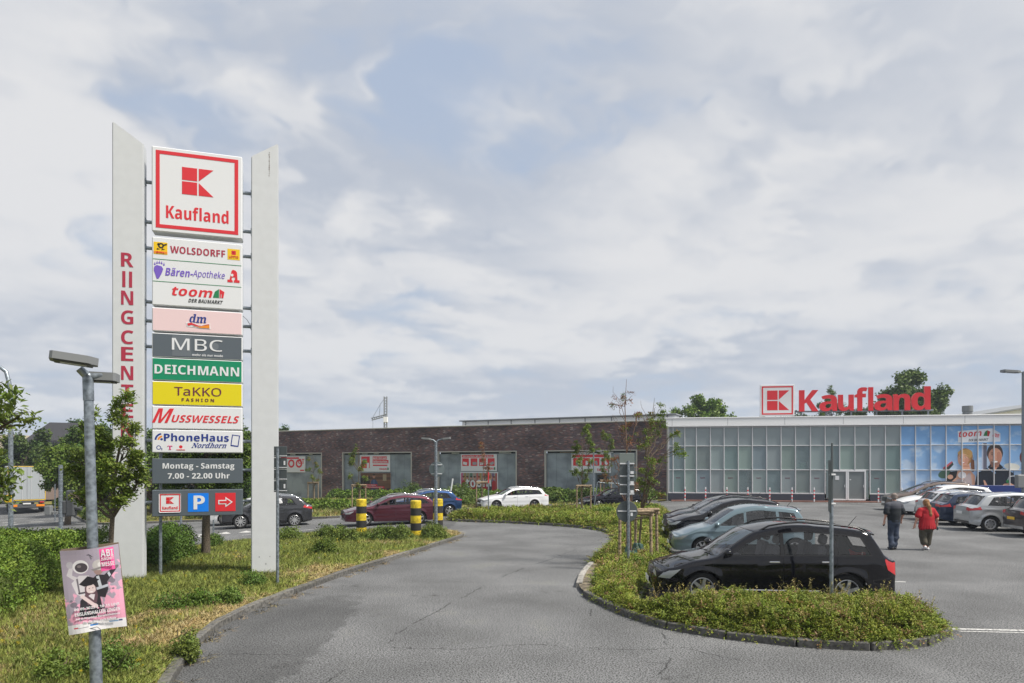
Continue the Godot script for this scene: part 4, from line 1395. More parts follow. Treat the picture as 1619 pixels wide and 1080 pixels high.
func slant(x, y, z, k := 0.22, tilt := 0.0) -> Transform3D:   # italic lettering
	return Transform3D(Basis(Vector3(0, 0, 1), tilt) * Basis(Vector3(1, 0, 0), Vector3(k, 1, 0), Vector3(0, 0, 1)), Vector3(x, y, z))

func flat(parent: Node, called: String, poly: Array, m: Material, z := 0.0, depth := 0.005):
	var mb := MB.new()
	mb.prism(pts2(poly), depth, Transform3D(Basis(), Vector3(0, 0, z)))
	return part(parent, called, mb, m)

func disc(parent: Node, called: String, x, y, r, m: Material, z := 0.0, r_in := 0.0, a0 := 0.0, a1 := TAU):
	var mb := MB.new()
	var n := 18
	for i in n:
		var a := lerpf(a0, a1, float(i) / n)
		var b := lerpf(a0, a1, float(i + 1) / n)
		mb.quad(Vector3(x + cos(a) * r_in, y + sin(a) * r_in, z), Vector3(x + cos(a) * r, y + sin(a) * r, z), Vector3(x + cos(b) * r, y + sin(b) * r, z), Vector3(x + cos(b) * r_in, y + sin(b) * r_in, z), Vector3(0, 0, 1))
	return part(parent, called, mb, m)

func make_pylon():
	var t := thing("sign_pylon", "tall twin-fin white sign pylon stacked with store name panels on the lawn", "sign pylon", V(-8.228, 0, 15.6), deg_to_rad(17.5))
	var W := 1.925
	# fins, cut on a slant at the top
	for q in [[-0.811, -0.174, 10.43, 10.02], [2.119, 2.731, 10.05, 10.42]]:
		var f := MB.new()
		var b := 0.02
		f.prism(PackedVector2Array([Vector2(q[0] + b, -0.2), Vector2(q[1] - b, -0.2), Vector2(q[1] - b, q[3]), Vector2(q[0] + b, q[2])]), 0.34, Transform3D(Basis(), Vector3(0, 0, -0.34)))
		f.prism(PackedVector2Array([Vector2(q[0], -0.2), Vector2(q[1], -0.2), Vector2(q[1], q[3] - 0.012), Vector2(q[0], q[2] - 0.012)]), 0.30, Transform3D(Basis(), Vector3(0, 0, -0.32)))
		var fin := part(t, "fin", f, M.white)
		if q[0] > 0:   # rust run near the tip of the right fin
			var rs := MB.new()
			for k in 12:
				rs.box(Vector3(2.525 + rng.randf_range(-0.004, 0.004), 10.2 - k * 0.05 - 0.02, 0.001), Vector3(rng.randf_range(0.006, 0.02), rng.randf_range(0.02, 0.045), 0.003))
			part(fin, "rust_streak", rs, mat(lin(0.09, 0.06, 0.04), 0.9))
			for k in 4:
				var ch := MB.new()
				ch.box(Vector3(2.3 + k * 0.12 + (0.03 if k % 2 else 0.0), 0.5 - (k % 2) * 0.17, 0.001), Vector3(0.014, rng.randf_range(0.02, 0.04), 0.003))
				part(fin, "paint_chip", ch, M.lamp_dark)
		else:
			var y := [7.34, 6.9, 6.48, 6.04, 5.59, 5.21, 4.78, 4.36, 3.92, 3.49]
			var i := 0
			for ch in "RIINGCENTER":
				if ch == "I":
					if i == 1:
						for s in [-1, 1]:
							var bar := MB.new()
							bar.box(Vector3(-0.505 + s * 0.068, y[1], 0.003), Vector3(0.062, 0.36, 0.006))
							part(fin, "letter", bar, M.dark_red)
						i = 2
					continue
				if i == 1: i = 2
				text_part(fin, "letter", ch, "bold", at(-0.505, y[i], 0.0), 0.245 if ch != "R" else 0.25, 0.315, M.dark_red)
				i += 1
				if i == 1: pass
	# steel cross tubes behind the panels
	for y in [9.22, 8.3, 7.7, 6.46, 6.02, 5.43, 3.26, 2.57, 1.83]:
		var m := MB.new()
		m.tube([Vector3(-0.2, y, -0.19), Vector3(2.15, y, -0.19)], [0.04, 0.04], 10)
		for x in [-0.165, 2.11]:
			m.bbox(Vector3(x, y, -0.19), Vector3(0.02, 0.16, 0.12), 0.004)
		part(t, "cross_tube", m, M.galv)
	var pm := MB.new()
	pm.tube([Vector3(0.14, -0.1, -0.2), Vector3(0.14, 3.1, -0.2)], [0.035, 0.035], 10)
	part(t, "support_tube", pm, M.galv)
	# panels: top, bottom, face
	k_emblem(t, W, 1.945, Vector3(W / 2.0, 9.005, 0.06), 0.34, true)
	var panel = func(y1, y0, m, frame):
		var b := MB.new()
		b.bbox(Vector3(W / 2.0, (y0 + y1) / 2.0, -0.12), Vector3(W, y1 - y0, 0.28), 0.012)
		var p := part(t, "panel", b, frame)
		if m:
			var f := MB.new()
			f.bbox(Vector3(W / 2.0, (y0 + y1) / 2.0, 0.02), Vector3(W - 0.035, y1 - y0 - 0.03, 0.012), 0.003)
			part(p, "face", f, m)
		return p
	var z := 0.0265
	var alu: Material = M.white_panel
	# triple white panel
	var p = panel.call(7.913, 6.358, M.white_panel, alu)
	for y in [7.407, 6.901]:
		patch(p, "divider", W / 2.0, y, W - 0.04, 0.014, M.green, z)
	patch(p, "badge", 0.18, 7.66, 0.285, 0.28, M.yellow, z)
	patch(p, "badge_band", 0.18, 7.565, 0.28, 0.05, M.orange, z + 0.004)
	text_part(p, "lettering", "DHL", "bold", slant(0.18, 7.565, z + 0.007), 0.17, 0.035, M.red)
	disc(p, "post_horn", 0.19, 7.72, 0.062, M.black, z + 0.006, 0.03)
	disc(p, "post_horn", 0.14, 7.745, 0.03, M.black, z + 0.006)
	flat(p, "post_horn", [[0.22, 7.71], [0.31, 7.745], [0.31, 7.775], [0.22, 7.74]], M.black, z + 0.005)
	for k in 2:
		flat(p, "post_horn", [[0.10 + k * 0.1, 7.625], [0.17 + k * 0.1, 7.64], [0.11 + k * 0.1, 7.66]], M.black, z + 0.005)
	text_part(p, "lettering", "WOLSDORFF", "bold", at(0.965, 7.655, z), 1.17, 0.165, M.dark_red)
	patch(p, "badge", 1.735, 7.66, 0.27, 0.255, M.yellow, z)
	text_part(p, "lettering", "LOTTO", "bold", at(1.735, 7.6, z + 0.004), 0.2, 0.055, M.red)
	for k in 4:
		var a := PI / 4 + k * PI / 2
		disc(p, "clover_leaf", 1.735 + cos(a) * 0.03, 7.70 + sin(a) * 0.03, 0.03, M.red, z + 0.005)
	# pharmacy row
	flat(p, "paw_mark", [[0.05, 7.23], [0.1, 7.27], [0.2, 7.25], [0.235, 7.19], [0.2, 7.08], [0.14, 6.96], [0.1, 6.96], [0.07, 7.06], [0.04, 7.15]], M.purple, z)
	for k in 5:
		disc(p, "paw_toe", 0.06 + k * 0.047, 7.285 + [0.0, 0.03, 0.04, 0.03, 0.0][k], 0.02, M.purple, z + 0.003)
		flat(p, "paw_claw", [[0.055 + k * 0.047, 7.31 + [0.0, 0.03, 0.04, 0.03, 0.0][k]], [0.07 + k * 0.047, 7.31 + [0.0, 0.03, 0.04, 0.03, 0.0][k]], [0.065 + k * 0.047, 7.345 + [0.0, 0.03, 0.04, 0.03, 0.0][k]]], M.purple, z)
	text_part(p, "lettering", "Bären-", "bold", slant(0.575, 7.14, z, 0.15), 0.57, 0.19, M.purple)
	text_part(p, "lettering", "Apotheke", "sans", slant(1.2, 7.125, z, 0.15), 0.68, 0.21, M.purple)
	flat(p, "pharmacy_mark", [[1.60, 7.0], [1.60, 7.06], [1.645, 7.06], [1.69, 7.27], [1.72, 7.3], [1.78, 7.28], [1.81, 7.24], [1.82, 7.06], [1.865, 7.06], [1.865, 7.0], [1.74, 7.0], [1.74, 7.05], [1.765, 7.06], [1.765, 7.12], [1.70, 7.12], [1.69, 7.06], [1.715, 7.04], [1.715, 7.0]], M.red, z)
	disc(p, "pharmacy_bowl", 1.70, 7.17, 0.032, M.white_panel, z + 0.007)
	# toom row
	text_part(p, "lettering", "toom", "bold", slant(0.84, 6.70, z, 0.25), 0.86, 0.20, M.red)
	toom_roof(p, 1.42, 6.71, 0.22, z)
	text_part(p, "lettering", "DER BAUMARKT", "bold", slant(1.13, 6.51, z, 0.25), 0.72, 0.085, M.black)
	# dm
	p = panel.call(6.301, 5.765, M.pink_panel, alu)
	flat(p, "ribbon_edge", [[0.71, 5.99], [0.80, 6.02], [0.97, 5.955], [1.22, 6.0], [1.235, 5.87], [1.0, 5.875], [0.85, 5.895], [0.73, 5.90]], M.white_panel, z)
	flat(p, "ribbon", [[0.74, 5.975], [0.82, 5.995], [0.97, 5.94], [1.05, 5.935], [0.96, 5.915], [0.84, 5.945], [0.75, 5.92]], M.red, z + 0.006)
	flat(p, "ribbon", [[0.85, 5.925], [0.97, 5.905], [1.08, 5.935], [1.21, 5.965], [1.21, 5.885], [1.02, 5.885]], M.orange, z + 0.006)
	flat(p, "ribbon", [[1.05, 5.945], [1.13, 5.965], [1.205, 5.985], [1.205, 5.972], [1.12, 5.948]], M.red, z + 0.008)
	text_part(p, "lettering", "dm", "serif_bold", slant(0.975, 6.10, z + 0.002, 0.2), 0.36, 0.2, M.navy)
	# MBC
	p = panel.call(5.722, 5.174, M.slate, alu)
	patch(p, "tone_block", 0.62, 5.449, 0.4, 0.48, mat(lin(0.12, 0.14, 0.16), 0.5), z)
	disc(p, "tone_disc", 1.32, 5.47, 0.09, mat(lin(0.13, 0.15, 0.17), 0.5), z + 0.004)
	text_part(p, "lettering", "MBC", "sans", at(0.955, 5.485, z + 0.003), 1.08, 0.27, M.white_panel)
	text_part(p, "lettering", "mehr als nur mode", "bold", at(1.17, 5.255, z), 0.66, 0.055, M.white_panel)
	p = panel.call(5.153, 4.639, M.green_panel, alu)
	text_part(p, "lettering", "DEICHMANN", "bold", at(0.955, 4.895, z), 1.80, 0.215, M.white_panel)
	p = panel.call(4.617, 4.073, M.yellow_panel, alu)
	text_part(p, "lettering", "TaKKO", "sans", at(0.965, 4.40, z), 1.0, 0.195, M.wine)
	text_part(p, "lettering", "F A S H I O N", "bold", at(0.965, 4.205, z), 0.69, 0.075, M.wine)
	p = panel.call(4.052, 3.524, M.white_panel, alu)
	text_part(p, "lettering", "M", "bold", slant(0.23, 3.83, z, 0.42), 0.32, 0.33, M.red)
	text_part(p, "lettering", "USSWESSELS", "bold", slant(1.13, 3.765, z, 0.3), 1.42, 0.17, M.red)
	p = panel.call(3.504, 2.98, M.white_panel, alu)
	text_part(p, "lettering", "PhoneHaus", "bold", at(0.94, 3.335, z), 1.38, 0.185, M.navy)
	text_part(p, "lettering", "Nordhorn", "serif_bold", slant(1.22, 3.155, z, 0.45), 0.74, 0.12, M.navy)
	disc(p, "signal_arc", 0.215, 3.27, 0.16, M.navy, z, 0.12, PI * 0.55, PI * 1.0)
	disc(p, "signal_arc", 0.215, 3.27, 0.10, M.orange, z, 0.06, PI * 0.5, PI * 1.0)
	disc(p, "signal_dot", 0.2, 3.285, 0.028, M.navy, z)
	var ph := MB.new()
	var pb := Basis(Vector3(0, 0, 1), -0.14)
	for s in [-1, 1]:
		ph.box(Vector3(1.77, 3.27, z) + pb * Vector3(s * 0.078, 0, 0), Vector3(0.02, 0.27, 0.005), pb)
		ph.box(Vector3(1.77, 3.27, z) + pb * Vector3(0, s * 0.125, 0), Vector3(0.15, 0.03 if s < 0 else 0.018, 0.005), pb)
	part(p, "phone_mark", ph, M.navy)
	disc(p, "ring_mark", 0.14, 3.095, 0.05, M.navy, z, 0.032)
	text_part(p, "lettering", "2", "bold", at(0.205, 3.065, z), 0.025, 0.04, M.navy)
	text_part(p, "lettering", "T", "serif_bold", at(0.375, 3.095, z), 0.10, 0.09, M.magenta)
	disc(p, "drop_mark", 0.60, 3.115, 0.038, M.red, z)
	text_part(p, "lettering", "vodafone", "bold", at(0.60, 3.05, z), 0.18, 0.03, M.red)
	# opening hours
	p = panel.call(2.845, 2.266, null, M.slate)
	text_part(p, "lettering", "Montag - Samstag", "bold", at(0.985, 2.655, 0.02), 1.53, 0.17, M.white_panel)
	text_part(p, "lettering", "7.00 - 22.00 Uhr", "bold", at(0.985, 2.445, 0.02), 1.32, 0.135, M.white_panel)
	p = panel.call(2.122, 1.514, null, M.slate)
	var sub := Node3D.new()
	k_emblem(p, 0.46, 0.44, Vector3(0.375, 1.825, 0.026), 0.01, true)
	patch(p, "parking_sign", 0.97, 1.825, 0.44, 0.43, M.blue, 0.022)
	text_part(p, "lettering", "P", "bold", at(0.99, 1.825, 0.026), 0.24, 0.32, M.white_panel)
	patch(p, "arrow_sign", 1.555, 1.825, 0.44, 0.43, M.red, 0.022)
	flat(p, "arrow", [[1.40, 1.875], [1.555, 1.875], [1.555, 1.945], [1.715, 1.825], [1.555, 1.705], [1.555, 1.775], [1.40, 1.775]], M.white_panel, 0.0255)
	flat(p, "arrow_fill", [[1.425, 1.852], [1.578, 1.852], [1.578, 1.898], [1.678, 1.825], [1.578, 1.752], [1.578, 1.798], [1.425, 1.798]], M.red, 0.0285)
	# loose cable at the pink panel
	var cb := MB.new()
	cb.tube([Vector3(1.93, 6.25, -0.1), Vector3(2.03, 6.15, -0.06), Vector3(2.09, 6.04, -0.06), Vector3(2.1, 5.95, -0.14)], [0.006, 0.006, 0.006, 0.006], 5)
	part(t, "cable", cb, M.black)

func toom_roof(p: Node, x, y, s, z):
	flat(p, "roof_mark", [[x - s * 0.62, y - s * 0.45], [x - s * 0.42, y + s * 0.2], [x - s * 0.02, y + s * 0.5], [x - s * 0.02, y - s * 0.45]], M.green, z)
	flat(p, "roof_mark", [[x + s * 0.04, y - s * 0.45], [x + s * 0.04, y + s * 0.5], [x + s * 0.52, y + s * 0.22], [x + s * 0.4, y - s * 0.45], [x + s * 0.22, y - s * 0.45], [x + s * 0.24, y + s * 0.0], [x + s * 0.17, y + s * 0.0], [x + s * 0.15, y - s * 0.45]], M.red, z)

func lamp_head(t: Node3D, at_: Vector3, turn: float, tilt: float, L: float, W: float, H: float):
	# flat LED head reaching along local -x from its knuckle
	var o := Node3D.new()
	o.name = "lamp_head"
	t.add_child(o, true)
	o.transform = Transform3D(Basis(Vector3.UP, turn) * Basis(Vector3(0, 0, 1), tilt), at_)
	var m := MB.new()
	var poly := PackedVector2Array([Vector2(-L, -W * 0.36), Vector2(-L, W * 0.36), Vector2(-L * 0.94, W * 0.5), Vector2(-L * 0.28, W * 0.5), Vector2(-0.04, W * 0.22), Vector2(-0.04, -W * 0.22), Vector2(-L * 0.28, -W * 0.5), Vector2(-L * 0.94, -W * 0.5)])
	m.prism(poly, H, Transform3D(Basis(Vector3(1, 0, 0), PI / 2), Vector3(0, H / 2.0, 0)))
	part(o, "housing", m, M.lamp_grey)
	var g := MB.new()
	g.bbox(Vector3(-L * 0.55, -H / 2.0 - 0.006, 0), Vector3(L * 0.74, 0.012, W * 0.82), 0.004)
	part(o, "underside", g, M.lamp_dark)
	var le := MB.new()
	le.bbox(Vector3(-L * 0.55, -H / 2.0 - 0.014, 0), Vector3(L * 0.5, 0.006, W * 0.26), 0.002)
	part(o, "lens", le, M.lens)
	return o

func pole(t: Node3D, a: Vector3, b: Vector3, r0: float, r1: float, called := "pole", m: Material = null):
	var mb := MB.new()
	mb.tube([a, b], [r0, r1], 14)
	return part(t, called, mb, m if m else M.galv)

func make_street_furniture():
	# --- near lamp post with poster
	var base := V(-4.375, 0.09, 7.2)
	var t := thing("lamp_post", "galvanised lamp post with two flat grey LED heads, poster tied to it", "lamp post", base)
	pole(t, Vector3(0, -0.1, 0), Vector3(-0.093, 3.32, 0), 0.062, 0.047)
	pole(t, Vector3(-0.092, 3.29, 0), Vector3(-0.099, 3.53, 0), 0.053, 0.053, "collar")
	var k := MB.new()
	k.blob(Vector3(-0.1, 3.54, 0), Vector3(0.053, 0.053, 0.053), 12)
	k.tube([Vector3(-0.1, 3.54, 0), Vector3(-0.16, 3.62, 0.05)], [0.045, 0.04], 10)
	k.tube([Vector3(-0.1, 3.54, 0), Vector3(0.02, 3.56, -0.06)], [0.04, 0.04], 10)
	part(t, "knuckle", k, M.galv)
	lamp_head(t, Vector3(0.13, 3.66, 0.12), 0.55, -0.10, 0.46, 0.30, 0.075)
	lamp_head(t, Vector3(-0.20, 3.555, -0.08), PI + 0.3, 0.02, 0.33, 0.24, 0.085)
	make_poster(base)
	# --- double lamp at the tip of the lawn with the back of a round sign
	t = thing("lamp_post", "slim grey post with two short lamp arms behind the striped bollards", "lamp post", V(-3.02, -0.1, 27.1))
	pole(t, Vector3(0, -0.2, 0), Vector3(0, 3.72, 0), 0.075, 0.055)
	for s in [-1, 1]:
		var m := MB.new()
		m.tube([Vector3(0, 3.68, 0), Vector3(s * 0.1, 3.78, 0), Vector3(s * 0.2, 3.8, 0)], [0.035, 0.03, 0.03], 8)
		part(t, "arm", m, M.galv)
		lamp_head(t, Vector3(s * 0.16, 3.82, 0), 0.0 if s < 0 else PI, -0.1, 0.42, 0.2, 0.07)
	round_sign(V(-3.0, 2.52, 26.98), 0.30, "back of a round road sign on the double lamp post", false)
	# --- right lamp at the edge of the frame
	t = thing("lamp_post", "tall dark grey lamp post with one flat head at the right edge", "lamp post", V(29.6, 0.0, 39.5))
	pole(t, Vector3(0, -0.1, 0), Vector3(0, 8.1, 0), 0.10, 0.08, "pole", M.steel)
	var arm := MB.new()
	arm.tube([Vector3(0, 8.05, 0), Vector3(-0.3, 8.06, 0)], [0.045, 0.04], 8)
	part(t, "arm", arm, M.steel)
	lamp_head(t, Vector3(-0.15, 8.07, 0), 0.0, -0.06, 1.1, 0.42, 0.13)
	var bx := MB.new()
	bx.bbox(Vector3(-0.28, 1.75, 0.1), Vector3(0.42, 0.75, 0.3), 0.03)
	part(t, "control_box", bx, M.lamp_grey)
	# --- blue trolley shelter wall in front of the mural
	t = thing("trolley_bay", "low dark blue trolley bay wall below the mural", "trolley bay", V(33.6, 0, 46.6), deg_to_rad(-9.0))
	var tb := MB.new()
	tb.bbox(Vector3(0, 1.05, 0), Vector3(4.6, 0.5, 0.08), 0.01)
	part(t, "panel", tb, mat(lin(0.012, 0.035, 0.19), 0.4))
	for x in [-2.2, 0.0, 2.2]:
		pole(t, Vector3(x, 0, -0.06), Vector3(x, 1.3, -0.06), 0.03, 0.03, "post", M.steel)
	# --- striped concrete bollards
	var labels := ["yellow and black banded bollard, left one apart from the other two", "yellow and black banded bollard, middle and nearest of three", "yellow and black banded bollard behind the double lamp post"]
	var spots := [[-6.18, 28.0], [-3.72, 26.4], [-3.06, 28.2]]
	for i in 3:
		var s: Array = spots[i]
		var y0 := gy(s[0], s[1]) + 0.05
		var b := thing("banded_bollard", labels[i], "bollard", V(s[0], y0, s[1]), 0, "banded bollards at the lawn tip")
		var r := 0.205
		var H := 1.5
		for k2 in 5:
			var m := MB.new()
			var a := k2 * 0.29
			var e := a + 0.29
			var rr := r + (0.0015 if k2 % 2 else 0.0)
			var prof := [Vector2(rr, a), Vector2(rr, e)]
			if k2 == 4:
				prof = [Vector2(rr, a), Vector2(rr, e - 0.03), Vector2(rr - 0.02, e), Vector2(0, e + 0.01)]
			m.lathe(prof, 28)
			part(b, "yellow_band" if k2 % 2 == 0 else "black_band", m, M.bollard_yellow if k2 % 2 == 0 else M.bollard_black)
	# --- sign post left of the drive, seen from behind
	t = thing("sign_post", "thin galvanised post with dark narrow sign panels seen from behind, right of the pylon", "sign post", V(-5.05, 0.05, 14.7))
	pole(t, Vector3(0, -0.1, 0), Vector3(0, 3.02, 0), 0.032, 0.032)
	for k3 in 4:
		var m := MB.new()
		m.bbox(Vector3(0.045, 2.93 - k3 * 0.25, -0.05), Vector3(0.30, 0.238, 0.012), 0.005, Basis(Vector3.UP, -0.15))
		var sp := part(t, "sign_panel", m, M.sign_back)
		var c := MB.new()
		c.bbox(Vector3(0.045, 2.84 - k3 * 0.25, -0.04), Vector3(0.3, 0.018, 0.014), 0.003, Basis(Vector3.UP, -0.15))
		part(sp, "bracket", c, M.alu)
		if k3 in [1, 3]:
			patch(sp, "sticker", 0.14, 2.94 - k3 * 0.25, 0.035, 0.09, M.white_panel, -0.028)
	# --- post with stacked panels and round disc by the near saplings
	t = thing("sign_post", "post with stacked grey sign backs and a round disc beside the staked saplings", "sign post", V(2.985, 0.08, 17.5))
	pole(t, Vector3(0, -0.1, 0), Vector3(0, 2.72, 0), 0.034, 0.034)
	var heights := [0.30, 0.32, 0.22, 0.24]
	var yy := 2.92
	for k4 in 4:
		var m := MB.new()
		var h: float = heights[k4]
		m.bbox(Vector3(-0.03, yy - h / 2.0, -0.05), Vector3(0.385, h - 0.008, 0.012), 0.005)
		var sp := part(t, "sign_panel", m, M.sign_back if k4 else mat(lin(0.16, 0.19, 0.18), 0.55))
		for s in [1]:
			var c := MB.new()
			c.bbox(Vector3(-0.03, yy - h + 0.03, -0.035), Vector3(0.37, 0.03, 0.014), 0.003)
			part(sp, "bracket", c, M.alu)
		if k4:
			patch(sp, "sticker", 0.1, yy - h * 0.62, 0.085, 0.07, M.white_panel, -0.04)
		yy -= h
	var dm := MB.new()
	dm.lathe([Vector2(0, 0), Vector2(0.27, 0), Vector2(0.275, 0.006), Vector2(0.27, 0.012), Vector2(0, 0.012)], 32, Transform3D(Basis(Vector3(1, 0, 0), PI / 2), Vector3(-0.03, 1.42, -0.05)))
	var dp := part(t, "sign_disc", dm, M.sign_back)
	var dc := MB.new()
	dc.bbox(Vector3(-0.03, 1.43, -0.03), Vector3(0.48, 0.028, 0.014), 0.003)
	part(dp, "bracket", dc, M.alu)
	patch(dp, "sticker", 0.09, 1.35, 0.06, 0.09, M.white_panel, -0.036)
	# --- post with an edge-on panel in the near bed
	t = thing("sign_post", "galvanised post with an edge-on sign standing in the near planted bed", "sign post", V(5.5, 0.08, 11.75))
	pole(t, Vector3(0, -0.1, 0), Vector3(0, 2.02, 0), 0.032, 0.032)
	var em := MB.new()
	em.bbox(Vector3(0.0, 2.25, -0.06), Vector3(0.012, 0.9, 0.5), 0.004, Basis(Vector3.UP, -0.36))
	em.bbox(Vector3(0.01, 2.4, 0.0), Vector3(0.03, 1.2, 0.03), 0.004)
	part(t, "sign_panel", em, M.sign_back)
	for y in [1.95, 2.45]:
		var c := MB.new()
		c.bbox(Vector3(0.02, y, 0), Vector3(0.08, 0.03, 0.08), 0.006)
		part(t, "clamp", c, M.alu)
	# --- posts along the street on the left
	t = thing("street_light", "tall curved street light with a small yellow plate at the left edge", "street light", V(-16.6, -0.42, 22.6))
	var sm := MB.new()
	sm.tube([Vector3(0, 0, 0), Vector3(0, 1.1, 0), Vector3(0.0, 1.12, 0)], [0.11, 0.11, 0.075], 12)
	sm.tube([Vector3(0, 1.1, 0), Vector3(0, 5.6, 0), Vector3(-0.15, 6.2, 0), Vector3(-0.6, 6.55, 0), Vector3(-1.4, 6.62, 0)], [0.075, 0.07, 0.065, 0.06, 0.05], 12)
	part(t, "pole", sm, M.galv)
	lamp_head(t, Vector3(-1.3, 6.6, 0), 0, 0, 0.7, 0.3, 0.1)
	var yp := MB.new()
	yp.bbox(Vector3(-0.03, 2.0, 0.085), Vector3(0.24, 0.24, 0.01), 0.004)
	var ypp := part(t, "yellow_plate", yp, M.yellow)
	for e in [[-0.09, 0.06], [0.03, 0.06], [-0.03, -0.02], [-0.08, -0.07], [0.04, -0.07]]:
		disc(ypp, "plate_dot", e[0], 2.0 + e[1], 0.012, M.black, 0.092)
	t = thing("signal_pole", "grey pole with dark traffic signal heads seen from behind at the junction", "traffic light", V(-16.4, -0.45, 24.8))
	pole(t, Vector3(0, 0, 0), Vector3(0, 3.15, 0), 0.07, 0.07)
	for q in [[0.33, 1.75, 0.3, 0.95], [0.12, 1.6, 0.16, 0.5]]:
		var m := MB.new()
		m.bbox(Vector3(q[0], q[1], -0.1), Vector3(q[2], q[3], 0.24), 0.04)
		var sg := part(t, "signal_head", m, M.lamp_dark)
		var vz := MB.new()
		vz.tube([Vector3(q[0] + 0.1, q[1] - 0.15, -0.1), Vector3(q[0] + 0.36, q[1] - 0.2, -0.12)], [0.1, 0.08], 10)
		part(sg, "visor", vz, M.lamp_dark)
	var hb := MB.new()
	hb.bbox(Vector3(-0.2, 1.42, 0.05), Vector3(0.3, 0.06, 0.06), 0.01)
	hb.bbox(Vector3(-0.4, 1.5, 0.05), Vector3(0.22, 0.34, 0.18), 0.02)
	part(t, "push_button_box", hb, M.lamp_grey)
	# no-stopping sign across the street
	t = thing("no_stopping_sign", "round blue and red no-stopping sign on a thin post beside the footpath", "road sign", V(-29.6, -0.95, 44.2))
	pole(t, Vector3(0, 0, 0), Vector3(0, 3.1, 0), 0.035, 0.035)
	disc(t, "sign_face", 0.0, 2.75, 0.24, M.blue, 0.05)
	disc(t, "red_ring", 0.0, 2.75, 0.25, M.red, 0.056, 0.2)
	for a in [PI / 4, -PI / 4]:
		patch(t, "red_bar", 0.0, 2.75, 0.42, 0.06, M.red, 0.054, a)
	var sb := MB.new()
	sb.lathe([Vector2(0, 0), Vector2(0.25, 0), Vector2(0.25, 0.01), Vector2(0, 0.01)], 24, Transform3D(Basis(Vector3(1, 0, 0), PI / 2), Vector3(0, 2.75, 0.035)))
	part(t, "sign_plate", sb, M.alu)
	t = thing("guide_post", "plain grey post standing by the footpath left of the pylon", "post", V(-17.8, -0.5, 30.4))
	pole(t, Vector3(0, 0, 0), Vector3(0, 2.9, 0), 0.04, 0.04)
	t = thing("traffic_signal", "traffic light with red lamp seen through the gap in the pylon panels", "traffic light", V(-16.2, -0.5, 33.4))
	pole(t, Vector3(0, 0, 0), Vector3(0, 2.4, 0), 0.05, 0.05)
	var ts := MB.new()
	ts.bbox(Vector3(0.0, 2.25, 0.05), Vector3(0.55, 0.26, 0.2), 0.03)
	part(t, "signal_head", ts, M.lamp_dark)
	var rl := mat(lin(0.8, 0.02, 0.02), 0.4)
	disc(t, "red_lamp", 0.1, 2.27, 0.07, rl, 0.152)
	# small sign posts at the drive mouth and by the verge
	t = thing("short_sign_post", "short post with a small white plate behind the pylon", "sign post", V(-11.2, -0.3, 25.6))
	pole(t, Vector3(0, 0, 0), Vector3(0, 1.35, 0), 0.03, 0.03)
	patch(t, "plate", -0.12, 1.15, 0.3, 0.42, M.white_panel, 0.035)
	t = thing("slim_post", "slim blue-grey post with a red cap edge-on before the white estate car", "sign post", V(-1.32, -0.12, 38.2))
	pole(t, Vector3(0, 0, 0), Vector3(0, 2.35, 0), 0.035, 0.035)
	var rp := MB.new()
	rp.bbox(Vector3(0, 2.1, 0), Vector3(0.06, 0.6, 0.1), 0.01)
	part(t, "red_plate", rp, M.red)
	t = thing("leaning_post", "white post leaning to the right in the verge", "post", V(-4.6, -0.2, 49.5))
	pole(t, Vector3(0, 0, 0), Vector3(0.3, 1.9, 0), 0.06, 0.06, "pole", M.white_panel)
	t = thing("steel_hoop", "bent blue-grey steel tube barrier beside the black car", "barrier", V(5.0, -0.1, 41.0))
	var hm := MB.new()
	hm.tube([Vector3(-0.1, 0, 0), Vector3(0.12, 1.7, 0), Vector3(0.2, 1.78, 0), Vector3(0.3, 1.72, 0), Vector3(1.9, 1.64, -0.1)], [0.035, 0.035, 0.035, 0.035, 0.035], 8)
	part(t, "tube", hm, M.galv)
	t = thing("lamp_post", "thin plain post rising behind the leafy saplings at the brick wall", "lamp post", V(5.45, -0.1, 45.6))
	pole(t, Vector3(0, 0, 0), Vector3(0, 3.7, 0), 0.055, 0.045)
	lamp_head(t, Vector3(0.1, 3.72, 0), PI, 0, 0.45, 0.2, 0.08)
	lamp_head(t, Vector3(-0.1, 3.72, 0), 0, 0, 0.45, 0.2, 0.08)

func round_sign(at_: Vector3, r: float, label: String, _x):
	var t := thing("round_sign", label, "road sign", at_)
	var dm := MB.new()
	dm.lathe([Vector2(0, 0), Vector2(r, 0), Vector2(r + 0.005, 0.006), Vector2(r, 0.012), Vector2(0, 0.012)], 32, Transform3D(Basis(Vector3(1, 0, 0), PI / 2), Vector3(0, 0, -0.2)))
	part(t, "sign_disc", dm, mat(lin(0.17, 0.21, 0.22), 0.5, 0.2))
	for y in [-0.18, 0.18]:
		var c := MB.new()
		c.bbox(Vector3(0, y, -0.18), Vector3(0.42, 0.03, 0.03), 0.004)
		part(t, "bracket", c, M.alu)

